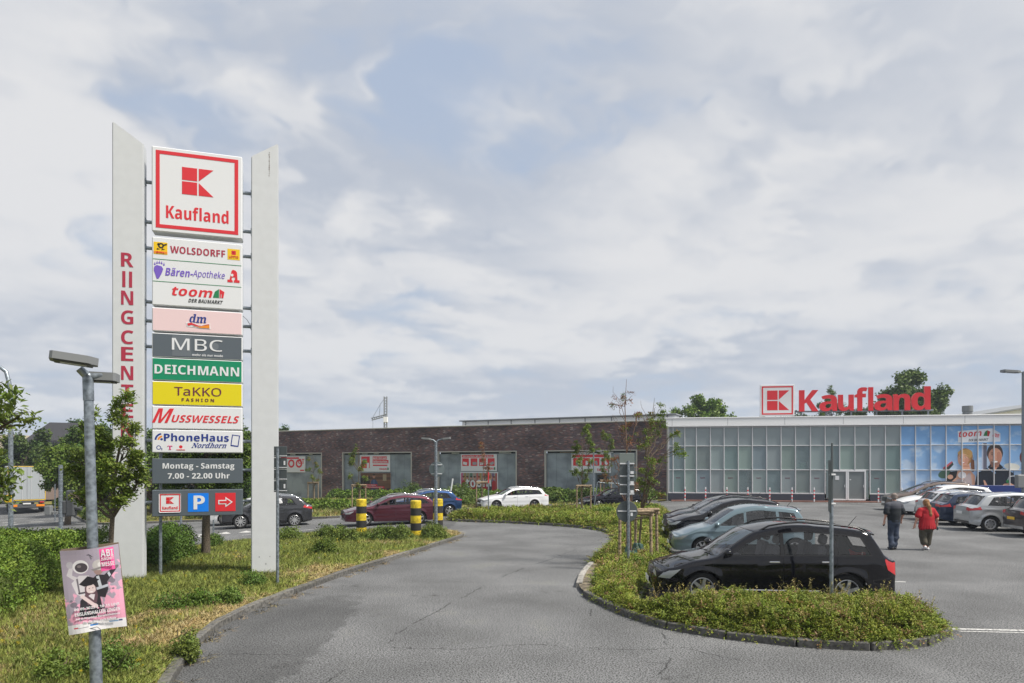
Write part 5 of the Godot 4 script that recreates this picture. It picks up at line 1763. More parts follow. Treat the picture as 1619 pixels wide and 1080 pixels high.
func poster_image() -> Image:
	# event poster: grey-lilac to pink ground, astronaut, firefighter and graduate in grey tones
	var w := 420
	var h := 640
	var im := Image.create(w, h, false, Image.FORMAT_RGB8)
	var f := FastNoiseLite.new()
	f.seed = 33
	f.frequency = 0.012
	f.fractal_octaves = 5
	for y in h:
		for x in w:
			var t := smoothstep(-0.12, 0.12, f.get_noise_2d(x, y) + (float(y) / h - 0.58) * 1.5 + (float(x) / w - 0.5) * 0.55)
			var c := Color(0.66, 0.62, 0.68).lerp(Color(0.93, 0.66, 0.76), t)
			im.set_pixel(x, y, c)
	var ink := Color(0.17, 0.16, 0.19)
	for q in [[330, 250, 30], [352, 268, 22], [310, 280, 14], [352, 330, 11], [60, 420, 26], [82, 445, 14], [45, 390, 12], [300, 355, 16], [335, 235, 12]]:
		oval(im, q[0], q[1], q[2], q[2] * 0.8, Color(0.50, 0.47, 0.52))
	# astronaut
	shape(im, [[60, 250], [120, 195], [190, 200], [210, 330], [150, 400], [90, 340]], Color(0.84, 0.82, 0.84))
	shape(im, [[30, 190], [60, 120], [84, 130], [70, 190], [120, 215], [110, 250]], Color(0.82, 0.80, 0.82))
	oval(im, 62, 112, 26, 26, Color(0.74, 0.72, 0.75))
	oval(im, 138, 130, 58, 52, Color(0.90, 0.89, 0.90))
	oval(im, 142, 136, 46, 36, Color(0.30, 0.27, 0.30))
	oval(im, 128, 126, 16, 11, Color(0.50, 0.47, 0.48))
	shape(im, [[96, 220], [108, 215], [116, 330], [104, 330]], Color(0.45, 0.43, 0.46))
	shape(im, [[100, 325], [190, 318], [192, 340], [104, 346]], Color(0.32, 0.30, 0.33))
	# firefighter, arm pointing right
	shape(im, [[210, 230], [250, 200], [310, 215], [318, 330], [290, 400], [220, 380]], ink)
	shape(im, [[280, 225], [370, 165], [388, 185], [300, 285]], ink)
	oval(im, 386, 170, 22, 13, Color(0.45, 0.42, 0.44), -0.5)
	shape(im, [[240, 215], [262, 210], [276, 300], [254, 306]], Color(0.78, 0.80, 0.83))
	shape(im, [[225, 300], [318, 285], [320, 305], [228, 320]], Color(0.76, 0.78, 0.82))
	shape(im, [[322, 203], [336, 192], [348, 222], [334, 234]], Color(0.76, 0.78, 0.82))
	oval(im, 262, 170, 34, 36, Color(0.62, 0.52, 0.50))
	oval(im, 268, 130, 46, 40, Color(0.76, 0.74, 0.73))
	shape(im, [[208, 158], [300, 142], [318, 152], [225, 172]], Color(0.55, 0.53, 0.53))
	oval(im, 276, 128, 16, 18, Color(0.88, 0.87, 0.86))
	# graduate
	shape(im, [[90, 520], [110, 400], [160, 350], [250, 355], [262, 480], [200, 540]], ink)
	shape(im, [[148, 380], [150, 290], [185, 255], [232, 290], [238, 380], [225, 430], [160, 440]], Color(0.40, 0.30, 0.34))
	oval(im, 194, 308, 34, 46, Color(0.90, 0.82, 0.82))
	shape(im, [[112, 262], [180, 205], [262, 240], [205, 275], [150, 282]], Color(0.13, 0.12, 0.15))
	oval(im, 182, 300, 5, 3, ink)
	oval(im, 208, 298, 5, 3, ink)
	oval(im, 196, 330, 13, 6, Color(0.97, 0.95, 0.95))
	shape(im, [[170, 372], [190, 360], [218, 366], [205, 410]], Color(0.88, 0.85, 0.87))
	shape(im, [[110, 370], [130, 355], [215, 440], [200, 462]], Color(0.88, 0.80, 0.80))
	oval(im, 210, 452, 24, 17, Color(0.88, 0.80, 0.80), 0.6)
	var r := RandomNumberGenerator.new()
	r.seed = 8
	for k in 70:
		oval(im, r.randf_range(80, 300), r.randf_range(450, 540), r.randf_range(2, 9), r.randf_range(2, 7), ink if k % 3 else Color(0.93, 0.66, 0.76))
	# corner block and foot band
	im.fill_rect(Rect2i(282, 14, 100, 170), Color(0.93, 0.36, 0.62))
	im.fill_rect(Rect2i(0, 570, w, 70), Color(0.92, 0.91, 0.92))
	for q in [[60, 598, 16, 5, Color(0.8, 0.3, 0.35)], [190, 594, 28, 6, Color(0.25, 0.55, 0.85)], [330, 588, 34, 5, Color(0.45, 0.6, 0.75)], [380, 585, 14, 6, Color(0.25, 0.3, 0.5)], [110, 602, 40, 2, Color(0.5, 0.5, 0.55)]]:
		im.fill_rect(Rect2i(q[0] - q[2], q[1] - q[3], q[2] * 2, q[3] * 2), q[4])
	return im

func make_poster(base: Vector3):
	# hardboard poster strapped round the post; face bowed, corners curling
	var xb := base.x - 0.025
	var t := thing("poster", "weathered pink and grey event poster strapped to the near lamp post", "poster", Vector3(xb, 0, base.z), deg_to_rad(22.0))
	var W := 0.53
	var H := 0.88
	var cy := 1.40
	var surf = func(u, v, off):
		var x: float = (u - 0.5) * W
		var y: float = (v - 0.5) * H
		var bow: float = 0.095 - 0.16 * (u - 0.5) * (u - 0.5)
		bow += 0.018 * sin(u * 7.0 + v * 3.0) * (1.0 - v) + 0.02 * pow(v, 6.0) * sin(u * 4.0)
		return Basis(Vector3(0, 0, 1), 0.095) * Vector3(x, y + 0.012 * sin(u * PI) * (1.0 if v < 0.5 else -1.0), bow + off) + Vector3(0, cy, 0)
	var mk = func(off, m, called, flip):
		var mb := MB.new()
		var nu := 14
		var nv := 18
		for i in nu:
			for j in nv:
				var P := []
				var uv := []
				for e in [[i, j], [i + 1, j], [i + 1, j + 1], [i, j + 1]]:
					var u: float = float(e[0]) / nu
					var v: float = float(e[1]) / nv
					P.append(surf.call(u, v, off)); uv.append(Vector2(u, 1.0 - v))
				mb.quad_uv(P[0], P[1], P[2], P[3], Vector3(0, 0, -1.0 if flip else 1.0), uv[0], uv[1], uv[2], uv[3])
		if called == "board":
			for s in [0.0, 1.0]:
				for j in nv:
					mb.quad(surf.call(s, float(j) / nv, off), surf.call(s, float(j + 1) / nv, off), surf.call(s, float(j + 1) / nv, off - 0.012), surf.call(s, float(j) / nv, off - 0.012))
				for i in nu:
					mb.quad(surf.call(float(i) / nu, s, off), surf.call(float(i + 1) / nu, s, off), surf.call(float(i + 1) / nu, s, off - 0.012), surf.call(float(i) / nu, s, off - 0.012))
		return part(t, called, mb, m)
	var pm := mat(Color(0.86, 0.86, 0.86), 0.55)
	pm.albedo_texture = ImageTexture.create_from_image(poster_image())
	pm.texture_repeat = false
	mk.call(0.0, mat(lin(0.16, 0.12, 0.085), 0.9), "board", false)
	var face: MeshInstance3D = mk.call(0.004, pm, "print", false)
	# back board leaning off the other side of the post
	var bb := MB.new()
	bb.bbox(Vector3(-0.02, cy, -0.10), Vector3(W, H, 0.008), 0.002, Basis(Vector3(0, 0, 1), 0.095) * Basis(Vector3.UP, 0.08))
	part(t, "back_board", bb, mat(lin(0.16, 0.12, 0.085), 0.9))
	var bs := Basis(Vector3(0, 0, 1), 0.095)
	var put = func(s, fx, fy, w, h, m, face_):
		var loc := bs * Vector3(fx, fy, 0.105) + Vector3(0, cy, 0)
		text_part(face, "lettering", s, face_, Transform3D(bs, loc), w, h, m, 0.004)
	put.call("ABI", 0.16, 0.365, 0.115, 0.075, M.white_panel, "bold")
	put.call("ZUKUNFT", 0.16, 0.305, 0.115, 0.03, M.white_panel, "bold")
	put.call("MESSE", 0.16, 0.25, 0.115, 0.045, M.white_panel, "bold")
	put.call("06.05.2023 | 10-15 UHR", 0.02, -0.185, 0.41, 0.036, M.white_panel, "bold")
	put.call("EMSLANDHALLEN LINGEN", 0.02, -0.235, 0.41, 0.036, M.white_panel, "bold")
	put.call("Die wohl größte Berufsinfomesse", 0.02, -0.285, 0.40, 0.026, M.white_panel, "bold")
	put.call("für die Zeit nach Schule", 0.03, -0.325, 0.30, 0.026, M.white_panel, "bold")
	var st := MB.new()
	for y in [-0.4, 0.36]:
		st.tube([bs * Vector3(-0.08, y, 0.10) + Vector3(0, cy, 0), bs * Vector3(0.0, y + 0.01, 0.112) + Vector3(0, cy, 0), bs * Vector3(0.03, y - 0.02, 0.118) + Vector3(0, cy, 0)], [0.003, 0.003, 0.003], 5)
	part(t, "cable_tie", st, M.black)

# ---------------------------------------------------------------- cars
# A car is a shell given by its upper silhouette T(x), plan width and section; doors, windows, lamps and lids are cut
# out of that shell along their outlines, so that their joints are real gaps.

class Shell:
	var L := 4.5
	var hw := 0.9
	var tab := PackedFloat32Array()
	var belt0 := 0.95
	var belt1 := 1.0
	var xw := [0.9, 3.6]
	var rw := 0.32
	var sill := 0.2
	var tumble := 0.3
	var mid := 2.4
	var crease := 0.012
	var bow := 0.14
	const N := 400
	func setup(prof: Array):
		tab.resize(N + 1)
		var n := prof.size()
		var sl := []
		for i in n - 1:
			sl.append((prof[i + 1][1] - prof[i][1]) / maxf(prof[i + 1][0] - prof[i][0], 1e-4))
		var tg := []
		for i in n:
			if i == 0: tg.append(sl[0])
			elif i == n - 1: tg.append(sl[n - 2])
			elif sl[i - 1] * sl[i] <= 0: tg.append(0.0)
			else: tg.append(2.0 * sl[i - 1] * sl[i] / (sl[i - 1] + sl[i]))
		var s := 0
		for k in N + 1:
			var x := L * k / N
			while s < n - 2 and x > prof[s + 1][0]:
				s += 1
			var h: float = prof[s + 1][0] - prof[s][0]
			var t := clampf((x - prof[s][0]) / h, 0.0, 1.0)
			var t2 := t * t
			var t3 := t2 * t
			tab[k] = (2 * t3 - 3 * t2 + 1) * prof[s][1] + (t3 - 2 * t2 + t) * h * tg[s] + (-2 * t3 + 3 * t2) * prof[s + 1][1] + (t3 - t2) * h * tg[s + 1]
	func T(x: float) -> float:
		var k := clampf(x / L, 0.0, 1.0) * N
		var i := mini(int(k), N - 1)
		return lerpf(tab[i], tab[i + 1], k - i)
	func plan(x: float) -> float:
		var lf := 0.75
		var lr := 0.55
		var w := hw
		if x < lf:
			var e := 1.0 - x / lf
			w -= 0.20 * (1.0 - sqrt(maxf(0.0, 1.0 - e * e)))
		if x > L - lr:
			var e := 1.0 - (L - x) / lr
			w -= 0.15 * (1.0 - sqrt(maxf(0.0, 1.0 - e * e)))
		return w
	func belt(x: float) -> float:
		return lerpf(belt0, belt1, x / L)
	func W(x: float, y: float) -> float:
		var wp := plan(x)
		var yb := belt(x)
		var t := (minf(y, yb) - 0.25) / (yb - 0.25)
		var w := wp * (1.0 - 0.13 * (t - 0.45) * (t - 0.45))
		w += crease * exp(-pow((t - 0.80) / 0.06, 2.0)) * smoothstep(0.3, 1.0, x) * smoothstep(0.1, 0.7, L - x)
		w -= 0.010 * exp(-pow((t - 0.30) / 0.10, 2.0))
		for c in xw:
			var r := sqrt((x - c) * (x - c) + (y - rw) * (y - rw)) - rw - 0.05
			w += 0.018 * exp(-(r / 0.07) * (r / 0.07))
		if y > yb:
			var e := y - yb
			w -= e * tumble + e * e * 0.12
		return maxf(w, 0.1)
	func Tz(x: float, q: float) -> float:
		var b := bow * q * q
		return T(maxf(0.0, x - b)) if x < mid else T(minf(L, x + b * 0.8))
	func rad(x: float) -> float:
		return minf(lerpf(0.025, 0.085, smoothstep(0.0, 0.9, x) * smoothstep(0.0, 0.5, L - x)), (Tz(x, 1.0) - 0.3) * 0.2)
	func E(x: float) -> float:
		return Tz(x, 1.0) - 0.035 - rad(x)
	func B(x: float) -> float:
		var b := sill
		if x < 0.5: b += 0.05 * (0.5 - x)
		if x > L - 0.5: b += 0.22 * (x - L + 0.5)
		for c in xw:
			var ra := rw + 0.045
			var d := absf(x - c)
			if d < ra:
				b = maxf(b, rw + sqrt(maxf(0.0, ra * ra - d * d)))
		return minf(b, E(x) - 0.02)
	func side(x: float, y: float) -> Vector3:
		return Vector3(x, y, W(x, y))
	func top(x: float, q: float) -> Vector3:
		var e := E(x)
		var wt := W(x, e)
		var r := rad(x)
		var rr := r / wt
		var a := absf(q)
		var y := Tz(x, a) - 0.035 * q * q
		if a > 1.0 - rr:
			var k := (a - 1.0 + rr) / rr
			y -= r * (1.0 - sqrt(maxf(0.0, 1.0 - k * k)))
		return Vector3(x, y, q * wt)
	func cap(q: float, v: float, rear: bool) -> Vector3:
		var x := L if rear else 0.0
		var yt := top(x, q).y
		var y := lerpf(B(x), yt, v)
		var z := q * W(x, minf(y, E(x)))
		var bul := (0.07 if rear else 0.10) * (1.0 - q * q) * sin(PI * clampf(v, 0.0, 1.0))
		return Vector3(x + (bul if rear else -bul), y, z)
	func eval(dom: int, a: float, b: float) -> Vector3:
		if dom == 0: return side(a, b)
		if dom == 1: return top(a, b)
		return cap(a, b, dom == 3)
	func normal(dom: int, a: float, b: float) -> Vector3:
		var e := 0.012
		var p := eval(dom, a, b)
		var da := eval(dom, a + e, b) - (eval(dom, a - e, b) if dom != 0 else p)
		var bb := b if (dom != 1 or absf(b) < 0.985) else signf(b) * 0.985
		var db := eval(dom, a, bb + e) - eval(dom, a, bb - e)
		var n := da.cross(db).normalized()
		var out := Vector3(0, 0.0, 1) if dom == 0 else (Vector3(0, 1, b * 0.8) if dom == 1 else Vector3(-1 if dom == 2 else 1, 0, 0))
		return n if n.dot(out) > 0 else -n

func shell_cut(s: Shell, dom: int, us: Array, rows: Array, regions: Array, sink: Dictionary, mirror: bool):
	# cells of one face of the shell, shared out among the regions in order; what is left is body
	var polys := []
	for r in regions:
		var full := pts2(r.poly)
		var cut := full
		if r.get("gap", 0.0) > 0.0:
			var of := Geometry2D.offset_polygon(full, -r.gap)
			if of.size(): cut = of[0]
		var lo := full[0]
		var hi := full[0]
		for p in full:
			lo = lo.min(p); hi = hi.max(p)
		polys.append([full, cut, lo, hi, r])
	for i in us.size() - 1:
		for j in rows.size() - 1:
			var q := PackedVector2Array()
			if dom == 0:
				var x0: float = us[i]
				var x1: float = us[i + 1]
				var b0 := s.B(x0)
				var b1 := s.B(x1)
				var e0 := s.E(x0)
				var e1 := s.E(x1)
				q = PackedVector2Array([Vector2(x0, lerpf(b0, e0, rows[j])), Vector2(x1, lerpf(b1, e1, rows[j])), Vector2(x1, lerpf(b1, e1, rows[j + 1])), Vector2(x0, lerpf(b0, e0, rows[j + 1]))])
			else:
				q = PackedVector2Array([Vector2(us[i], rows[j]), Vector2(us[i + 1], rows[j]), Vector2(us[i + 1], rows[j + 1]), Vector2(us[i], rows[j + 1])])
			var lo := q[0]
			var hi := q[0]
			for p in q:
				lo = lo.min(p); hi = hi.max(p)
			var left := [q]
			for pr in polys:
				if pr[2].x > hi.x or pr[3].x < lo.x or pr[2].y > hi.y or pr[3].y < lo.y:
					continue
				var rest := []
				for piece in left:
					for it in Geometry2D.intersect_polygons(piece, pr[1]):
						emit(s, dom, it, pr[4], sink, mirror)
					for it in Geometry2D.clip_polygons(piece, pr[0]):
						if not Geometry2D.is_polygon_clockwise(it) or true:
							rest.append(it)
				left = rest
				if left.is_empty(): break
			for piece in left:
				emit(s, dom, piece, {"name": "body"}, sink, mirror)

func emit(s: Shell, dom: int, poly: PackedVector2Array, r: Dictionary, sink: Dictionary, mirror: bool):
	var key: String = r.name
	var off: float = r.get("off", 0.0)
	var P := []
	var Nn := []
	for p in poly:
		var n := s.normal(dom, p.x, p.y)
		P.append(s.eval(dom, p.x, p.y) + n * off)
		Nn.append(n)
	var id := [0, 1, 2, 0, 2, 3] if poly.size() == 4 else Array(Geometry2D.triangulate_polygon(poly))
	for m in ([1.0, -1.0] if mirror else [1.0]):
		var k := key
		if mirror and r.get("pair", false): k += "|L" if m > 0 else "|R"
		elif r.has("pair_q"): k += "|L" if r.pair_q > 0 else "|R"
		if not sink.has(k): sink[k] = MB.new()
		var mb: MB = sink[k]
		var f := Vector3(1, 1, m)
		for t in range(0, id.size(), 3):
			mb.stri(P[id[t]] * f, P[id[t + 1]] * f, P[id[t + 2]] * f, Nn[id[t]] * f, Nn[id[t + 1]] * f, Nn[id[t + 2]] * f)
		if key == "body" or key == "door" or key.begins_with("door") or key == "bonnet" or key == "tailgate":
			if not sink.has("lining"): sink["lining"] = MB.new()
			var lm: MB = sink["lining"]
			for t in range(0, id.size(), 3):
				var a: Vector3 = P[id[t]] - Nn[id[t]] * 0.022
				var b: Vector3 = P[id[t + 1]] - Nn[id[t + 1]] * 0.022
				var c: Vector3 = P[id[t + 2]] - Nn[id[t + 2]] * 0.022
				lm.stri(a * f, b * f, c * f, -Nn[id[t]] * f, -Nn[id[t + 1]] * f, -Nn[id[t + 2]] * f)

func side_win(s: Shell, x0: float, x1: float, lean0: float, lean1: float, up := 0.035, low := 0.025) -> Array:
	# window outline between two pillars; lean shifts the upper corner
	var lo := []
	var hi := []
	var n := 10
	for k in n + 1:
		var x := lerpf(x0, x1, float(k) / n)
		lo.append([x, s.belt(x) + low])
	for k in n + 1:
		var x := lerpf(x0 + lean0, x1 + lean1, float(k) / n)
		hi.append([x, maxf(s.E(x) - up, s.belt(x) + low + 0.004)])
	hi.reverse()
	return lo + hi

func rim_mesh(r: float, spokes: int, style: int) -> MB:
	# road wheel in local xy, face towards +z
	var m := MB.new()
	var bx := Transform3D(Basis(Vector3(1, 0, 0), PI / 2), Vector3())
	m.lathe([Vector2(r * 0.98, -0.16), Vector2(r * 0.93, -0.14), Vector2(r * 0.90, -0.02), Vector2(r * 0.96, 0.0), Vector2(r * 1.0, -0.006), Vector2(r * 1.02, -0.03)], 30, bx)
	m.lathe([Vector2(r * 0.24, -0.06), Vector2(r * 0.22, -0.022), Vector2(r * 0.12, -0.012), Vector2(0, -0.012)], 16, bx)
	if style == 2:   # steel wheel with a dished cover and holes round it
		m.lathe([Vector2(r * 0.93, -0.012), Vector2(r * 0.82, -0.004), Vector2(r * 0.76, -0.008)], 30, bx)
		m.lathe([Vector2(r * 0.56, -0.012), Vector2(r * 0.4, -0.008), Vector2(r * 0.1, -0.004), Vector2(0, -0.004)], 24, bx)
	for k in spokes:
		var a := TAU * k / spokes + 0.3
		var w0 := r * (0.10 if style == 1 else 0.20) * (5.0 / spokes if style == 0 else 1.0)
		var w1 := r * (0.08 if style == 1 else 0.12)
		if style == 0:
			w0 = r * 0.15; w1 = r * 0.12
		if style == 2:
			w0 = r * 0.10; w1 = r * 0.14
		var rings := [[r * 0.10, w0, -0.016], [r * 0.55, (w0 + w1) * 0.5, -0.010], [r * 0.93, w1, -0.012]]
		for i in 2:
			var A: Array = rings[i]
			var B: Array = rings[i + 1]
			var d := Vector3(cos(a), sin(a), 0)
			var e := Vector3(-sin(a), cos(a), 0)
			var p := [d * A[0] - e * A[1] + Vector3(0, 0, A[2]), d * A[0] + e * A[1] + Vector3(0, 0, A[2]), d * B[0] + e * B[1] + Vector3(0, 0, B[2]), d * B[0] - e * B[1] + Vector3(0, 0, B[2])]
			m.quad(p[0], p[1], p[2], p[3], Vector3(0, 0, 1))
			var back := Vector3(0, 0, -0.035)
			m.quad(p[1], p[2], p[2] + back, p[1] + back, e)
			m.quad(p[0], p[3], p[3] + back, p[0] + back, -e)
	return m

func tyre_mesh(r: float, ri: float) -> MB:
	var m := MB.new()
	var bx := Transform3D(Basis(Vector3(1, 0, 0), PI / 2), Vector3())
	m.lathe([Vector2(ri, -0.02), Vector2(ri + 0.012, 0.004), Vector2((r + ri) / 2.0, 0.012), Vector2(r - 0.03, 0.0), Vector2(r - 0.008, -0.018), Vector2(r, -0.045), Vector2(r, -0.165), Vector2(r - 0.02, -0.195), Vector2(ri, -0.2)], 36, bx)
	return m

var paint_cache := {}

func car_paint(c: Color, flake := 0.25) -> StandardMaterial3D:
	var m := mat(c, 0.30, flake)
	m.metallic_specular = 0.25 if flake > 0.3 else 0.0
	m.clearcoat_enabled = true
	m.clearcoat = 1.0
	m.clearcoat_roughness = 0.03
	return m

func make_car(o: Dictionary) -> Node3D:
	var L: float = o.L
	var s := Shell.new()
	s.L = L
	s.hw = o.W / 2.0
	s.belt0 = o.belt[0]
	s.belt1 = o.belt[1]
	s.rw = o.get("rw", 0.32)
	s.xw = o.wheels
	s.sill = o.get("sill", 0.2)
	s.tumble = o.get("tumble", 0.3)
	s.crease = o.get("crease", 0.012)
	var cx: float = o.cowl[0]
	var cy: float = o.cowl[1]
	var hx: float = o.head[0]
	var hy: float = o.head[1]
	var rx: float = o.tail[0]
	var ry: float = o.tail[1]
	var gx: float = o.glass_end[0]
	var gyy: float = o.glass_end[1]
	var nose: float = o.hood - 0.07
	var hf: float = o.hood
	s.mid = (hx + rx) / 2.0
	var H: float = o.H
	s.setup([[0.0, nose], [0.05, nose + (hf - nose) * 0.62], [0.18, hf], [lerpf(0.18, cx, 0.5), lerpf(hf, cy, 0.62)], [cx, cy], [lerpf(cx, hx, 0.5), lerpf(cy, hy, 0.54)], [hx, hy], [lerpf(hx, rx, 0.35), H], [lerpf(hx, rx, 0.7), lerpf(H, ry, 0.32)], [rx, ry], [lerpf(rx, gx, 0.5), lerpf(ry, gyy, 0.47)], [gx, gyy], [L - 0.03, gyy - 0.03], [L, gyy - 0.06]])
	var t := thing(o.name, o.label, "car", V(o.at[0], gy(o.at[0], o.at[1]), o.at[1]), o.turn)
	var root := Node3D.new()
	var sh := Vector3(-L / 2.0, 0, 0)
	var xf := Transform3D(Basis(), sh)
	# outlines
	var d: Dictionary = o.dlo
	var regs := []
	var wins := []
	wins.append(side_win(s, d.a, d.b - 0.035, 0.0, 0.0))
	wins.append(side_win(s, d.b + 0.035, d.c - 0.03, 0.0, d.get("clean", -0.02)))
	if d.has("e"):
		wins.append(side_win(s, d.c + 0.05, d.e, d.get("clean", -0.02), d.get("elean", -0.12)))
	for i in wins.size():
		if i == 0 and o.get("open", false):
			regs.append({"name": "open_window", "poly": wins[i], "gap": 0.006, "pair": true})
		else:
			regs.append({"name": "window%d" % i, "poly": wins[i], "gap": 0.006, "off": -0.006, "pair": true})
	regs.append({"name": "window_surround", "poly": side_win(s, d.a - 0.06, d.get("e", d.c) + 0.03, 0.0, d.get("elean", -0.12) if d.has("e") else d.get("clean", -0.02), 0.012, -0.004), "off": 0.001} if o.get("black_pillars", true) else {"name": "window_surround", "poly": [[0, 0], [0.001, 0], [0, 0.001]], "off": 0.0})
	var yl: float = s.sill + 0.1
	var dtop = func(x): return s.E(x) + 0.02
	for p in o.rear_lamp:
		if p[0] > L - 0.06: p[0] = L + 0.01
	if o.lamp.size() == 4:   # lamp outline swept back along the wing
		var ly: float = hf
		o.lamp = [[-0.01, ly - 0.22], [0.22, ly - 0.20], [0.50, ly + 0.0], [0.42, ly + 0.015], [0.16, ly - 0.07], [-0.01, ly - 0.09]]
	regs.append({"name": "headlight", "poly": o.lamp, "off": 0.004, "gap": 0.003, "pair": true})
	regs.append({"name": "tail_light", "poly": o.rear_lamp, "off": 0.005, "gap": 0.003, "pair": true})
	if o.get("cladding", false):
		regs.append({"name": "cladding", "poly": [[0.0, 0.0], [L, 0.0], [L, 0.34], [0.0, 0.34]], "off": 0.006})
	var x1: float = d.a + 0.12
	var xb: float = d.b
	var xc: float = o.get("door_end", d.c + 0.02)
	var fd := [[x1 - 0.10, yl], [xb, yl], [xb, s.E(xb) - 0.012]]
	for k in 6:
		var x := lerpf(xb, d.a - 0.02, (k + 1) / 6.0)
		fd.append([x, maxf(s.E(x) - 0.012, s.belt(x) + 0.0)])
	fd.append([x1 - 0.16, s.belt(x1) - 0.12])
	regs.append({"name": "door0", "poly": fd, "gap": 0.004, "pair": true})
	var arch: float = s.xw[1] - s.rw - 0.06
	var rd := [[xb, yl], [minf(arch, xc), yl], [minf(arch + 0.02, xc), yl + 0.2], [minf(arch + 0.16, xc), yl + 0.44], [xc, s.belt(xc) - 0.1], [xc + d.get("clean", -0.02), s.E(xc) - 0.012], [lerpf(xb, xc, 0.5), s.E(lerpf(xb, xc, 0.5)) - 0.012], [xb, s.E(xb) - 0.012]]
	regs.append({"name": "door1", "poly": rd, "gap": 0.004, "pair": true})
	# stations: even, plus the arches
	var us := []
	var n := int(L / 0.075)
	for k in n + 1:
		us.append(L * k / n)
	for c in s.xw:
		var ra: float = s.rw + 0.045
		for k in 13:
			us.append(c + ra * cos(PI * k / 12.0))
		us.append(c + ra * 1.0005); us.append(c - ra * 1.0005)
		us.append(c + ra * 0.9995); us.append(c - ra * 0.9995)
	us += [0.03, 0.09, L - 0.03, L - 0.08]
	us.sort()
	var u2 := [us[0]]
	for k in us:
		if k - u2[u2.size() - 1] > 0.0004 and k <= L: u2.append(k)
	if L - u2[u2.size() - 1] > 0.001: u2.append(L)
	var rows := []
	for k in 17: rows.append(k / 16.0)
	var sink := {}
	shell_cut(s, 0, u2, rows, regs, sink, true)
	# top: bonnet, windscreen, rear window
	var q := 0.86
	var ws := []
	for k in 9:
		var qq := lerpf(-q, q, k / 8.0)
		ws.append([cx + 0.05 + s.bow * qq * qq, qq])
	for k in 9:
		var qq := lerpf(q * 0.98, -q * 0.98, k / 8.0)
		ws.append([hx - 0.05 + s.bow * qq * qq, qq])
	var rg := []
	for k in 9:
		var qq := lerpf(-0.86, 0.86, k / 8.0)
		rg.append([rx + 0.05 - 0.8 * s.bow * qq * qq, qq])
	for k in 9:
		var qq := lerpf(0.84, -0.84, k / 8.0)
		rg.append([gx - 0.04 - 0.8 * s.bow * qq * qq, qq])
	var bo := [[0.16, -0.82], [cx - 0.02, -0.90], [cx + 0.02, 0.0], [cx - 0.02, 0.90], [0.16, 0.82], [0.10, 0.0]]
	var tregs := [{"name": "windscreen", "poly": ws, "gap": 0.006, "off": -0.004}, {"name": "rear_window", "poly": rg, "gap": 0.004, "off": -0.002}, {"name": "bonnet", "poly": bo, "gap": 0.004}]
	var qs := []
	for k in 13: qs.append(-0.9 + 1.8 * k / 12.0)
	qs = [-1.0, -0.985, -0.965, -0.94] + qs + [0.94, 0.965, 0.985, 1.0]
	shell_cut(s, 1, u2, qs, tregs, sink, false)
	# nose and tail faces
	var qv := []
	for k in 13: qv.append(-1.0 + 2.0 * k / 12.0)
	var vv := []
	for k in 11: vv.append(k / 10.0)
	var g0: float = o.get("grille", [0.5, 0.92])[0]
	var g1: float = o.get("grille", [0.5, 0.92])[1]
	var hv: float = (o.lamp[0][1] - s.B(0.0)) / (s.top(0.0, 0.85).y - s.B(0.0))
	var fr := [{"name": "grille", "poly": [[-0.55, g0], [0.55, g0], [0.62, g1], [-0.62, g1]], "off": 0.004}, {"name": "intake", "poly": [[-0.7, 0.06], [0.7, 0.06], [0.62, 0.36], [-0.62, 0.36]], "off": 0.003}, {"name": "headlight", "poly": [[0.58, hv + 0.10], [1.01, hv + 0.05], [1.01, hv + 0.25], [0.62, hv + 0.26]], "off": 0.004, "pair_q": 1}, {"name": "headlight", "poly": [[-0.58, hv + 0.10], [-0.62, hv + 0.26], [-1.01, hv + 0.25], [-1.01, hv + 0.05]], "off": 0.004, "pair_q": -1}]
	shell_cut(s, 2, qv, vv, fr, sink, false)
	var lampq: Array = [o.get("rear_q", [0.72])[0], 0.0, 0.0]
	var ry0 := 9.0
	var ry1 := 0.0
	for p in o.rear_lamp:
		if p[0] > L - 0.02:
			ry0 = minf(ry0, p[1]); ry1 = maxf(ry1, p[1])
	var yb0 := s.B(L)
	var yt0 := s.top(L, 0.85).y
	lampq[1] = (ry0 - yb0) / (yt0 - yb0)
	lampq[2] = minf((ry1 - yb0) / (yt0 - yb0), 1.01)
	var rr := [{"name": "tail_light", "poly": [[lampq[0], lampq[1]], [1.01, lampq[1]], [1.01, lampq[2]], [lampq[0], lampq[2]]], "off": 0.005, "pair_q": 1}, {"name": "tail_light", "poly": [[-lampq[0], lampq[1]], [-lampq[0], lampq[2]], [-1.01, lampq[2]], [-1.01, lampq[1]]], "off": 0.005, "pair_q": -1}, {"name": "bumper_lower", "poly": [[-0.95, -0.01], [0.95, -0.01], [0.9, 0.16], [-0.9, 0.16]], "off": 0.004}, {"name": "tailgate", "poly": [[-0.68, 0.42], [0.68, 0.42], [0.68, 1.01], [-0.68, 1.01]], "gap": 0.006}]
	shell_cut(s, 3, qv, vv, rr, sink, false)
	# commit
	var paint: Material = o.paint
	var trim: Material = M.car_trim
	var glass: Material = o.get("glass", M.glass)
	var doors := {}
	part(t, "body", sink.body, paint, xf)
	for k in ["door0", "door1"]:
		for sd in ["|L", "|R"]:
			if sink.has(k + sd):
				doors[k + sd] = part(t, "door", sink[k + sd], paint, xf)
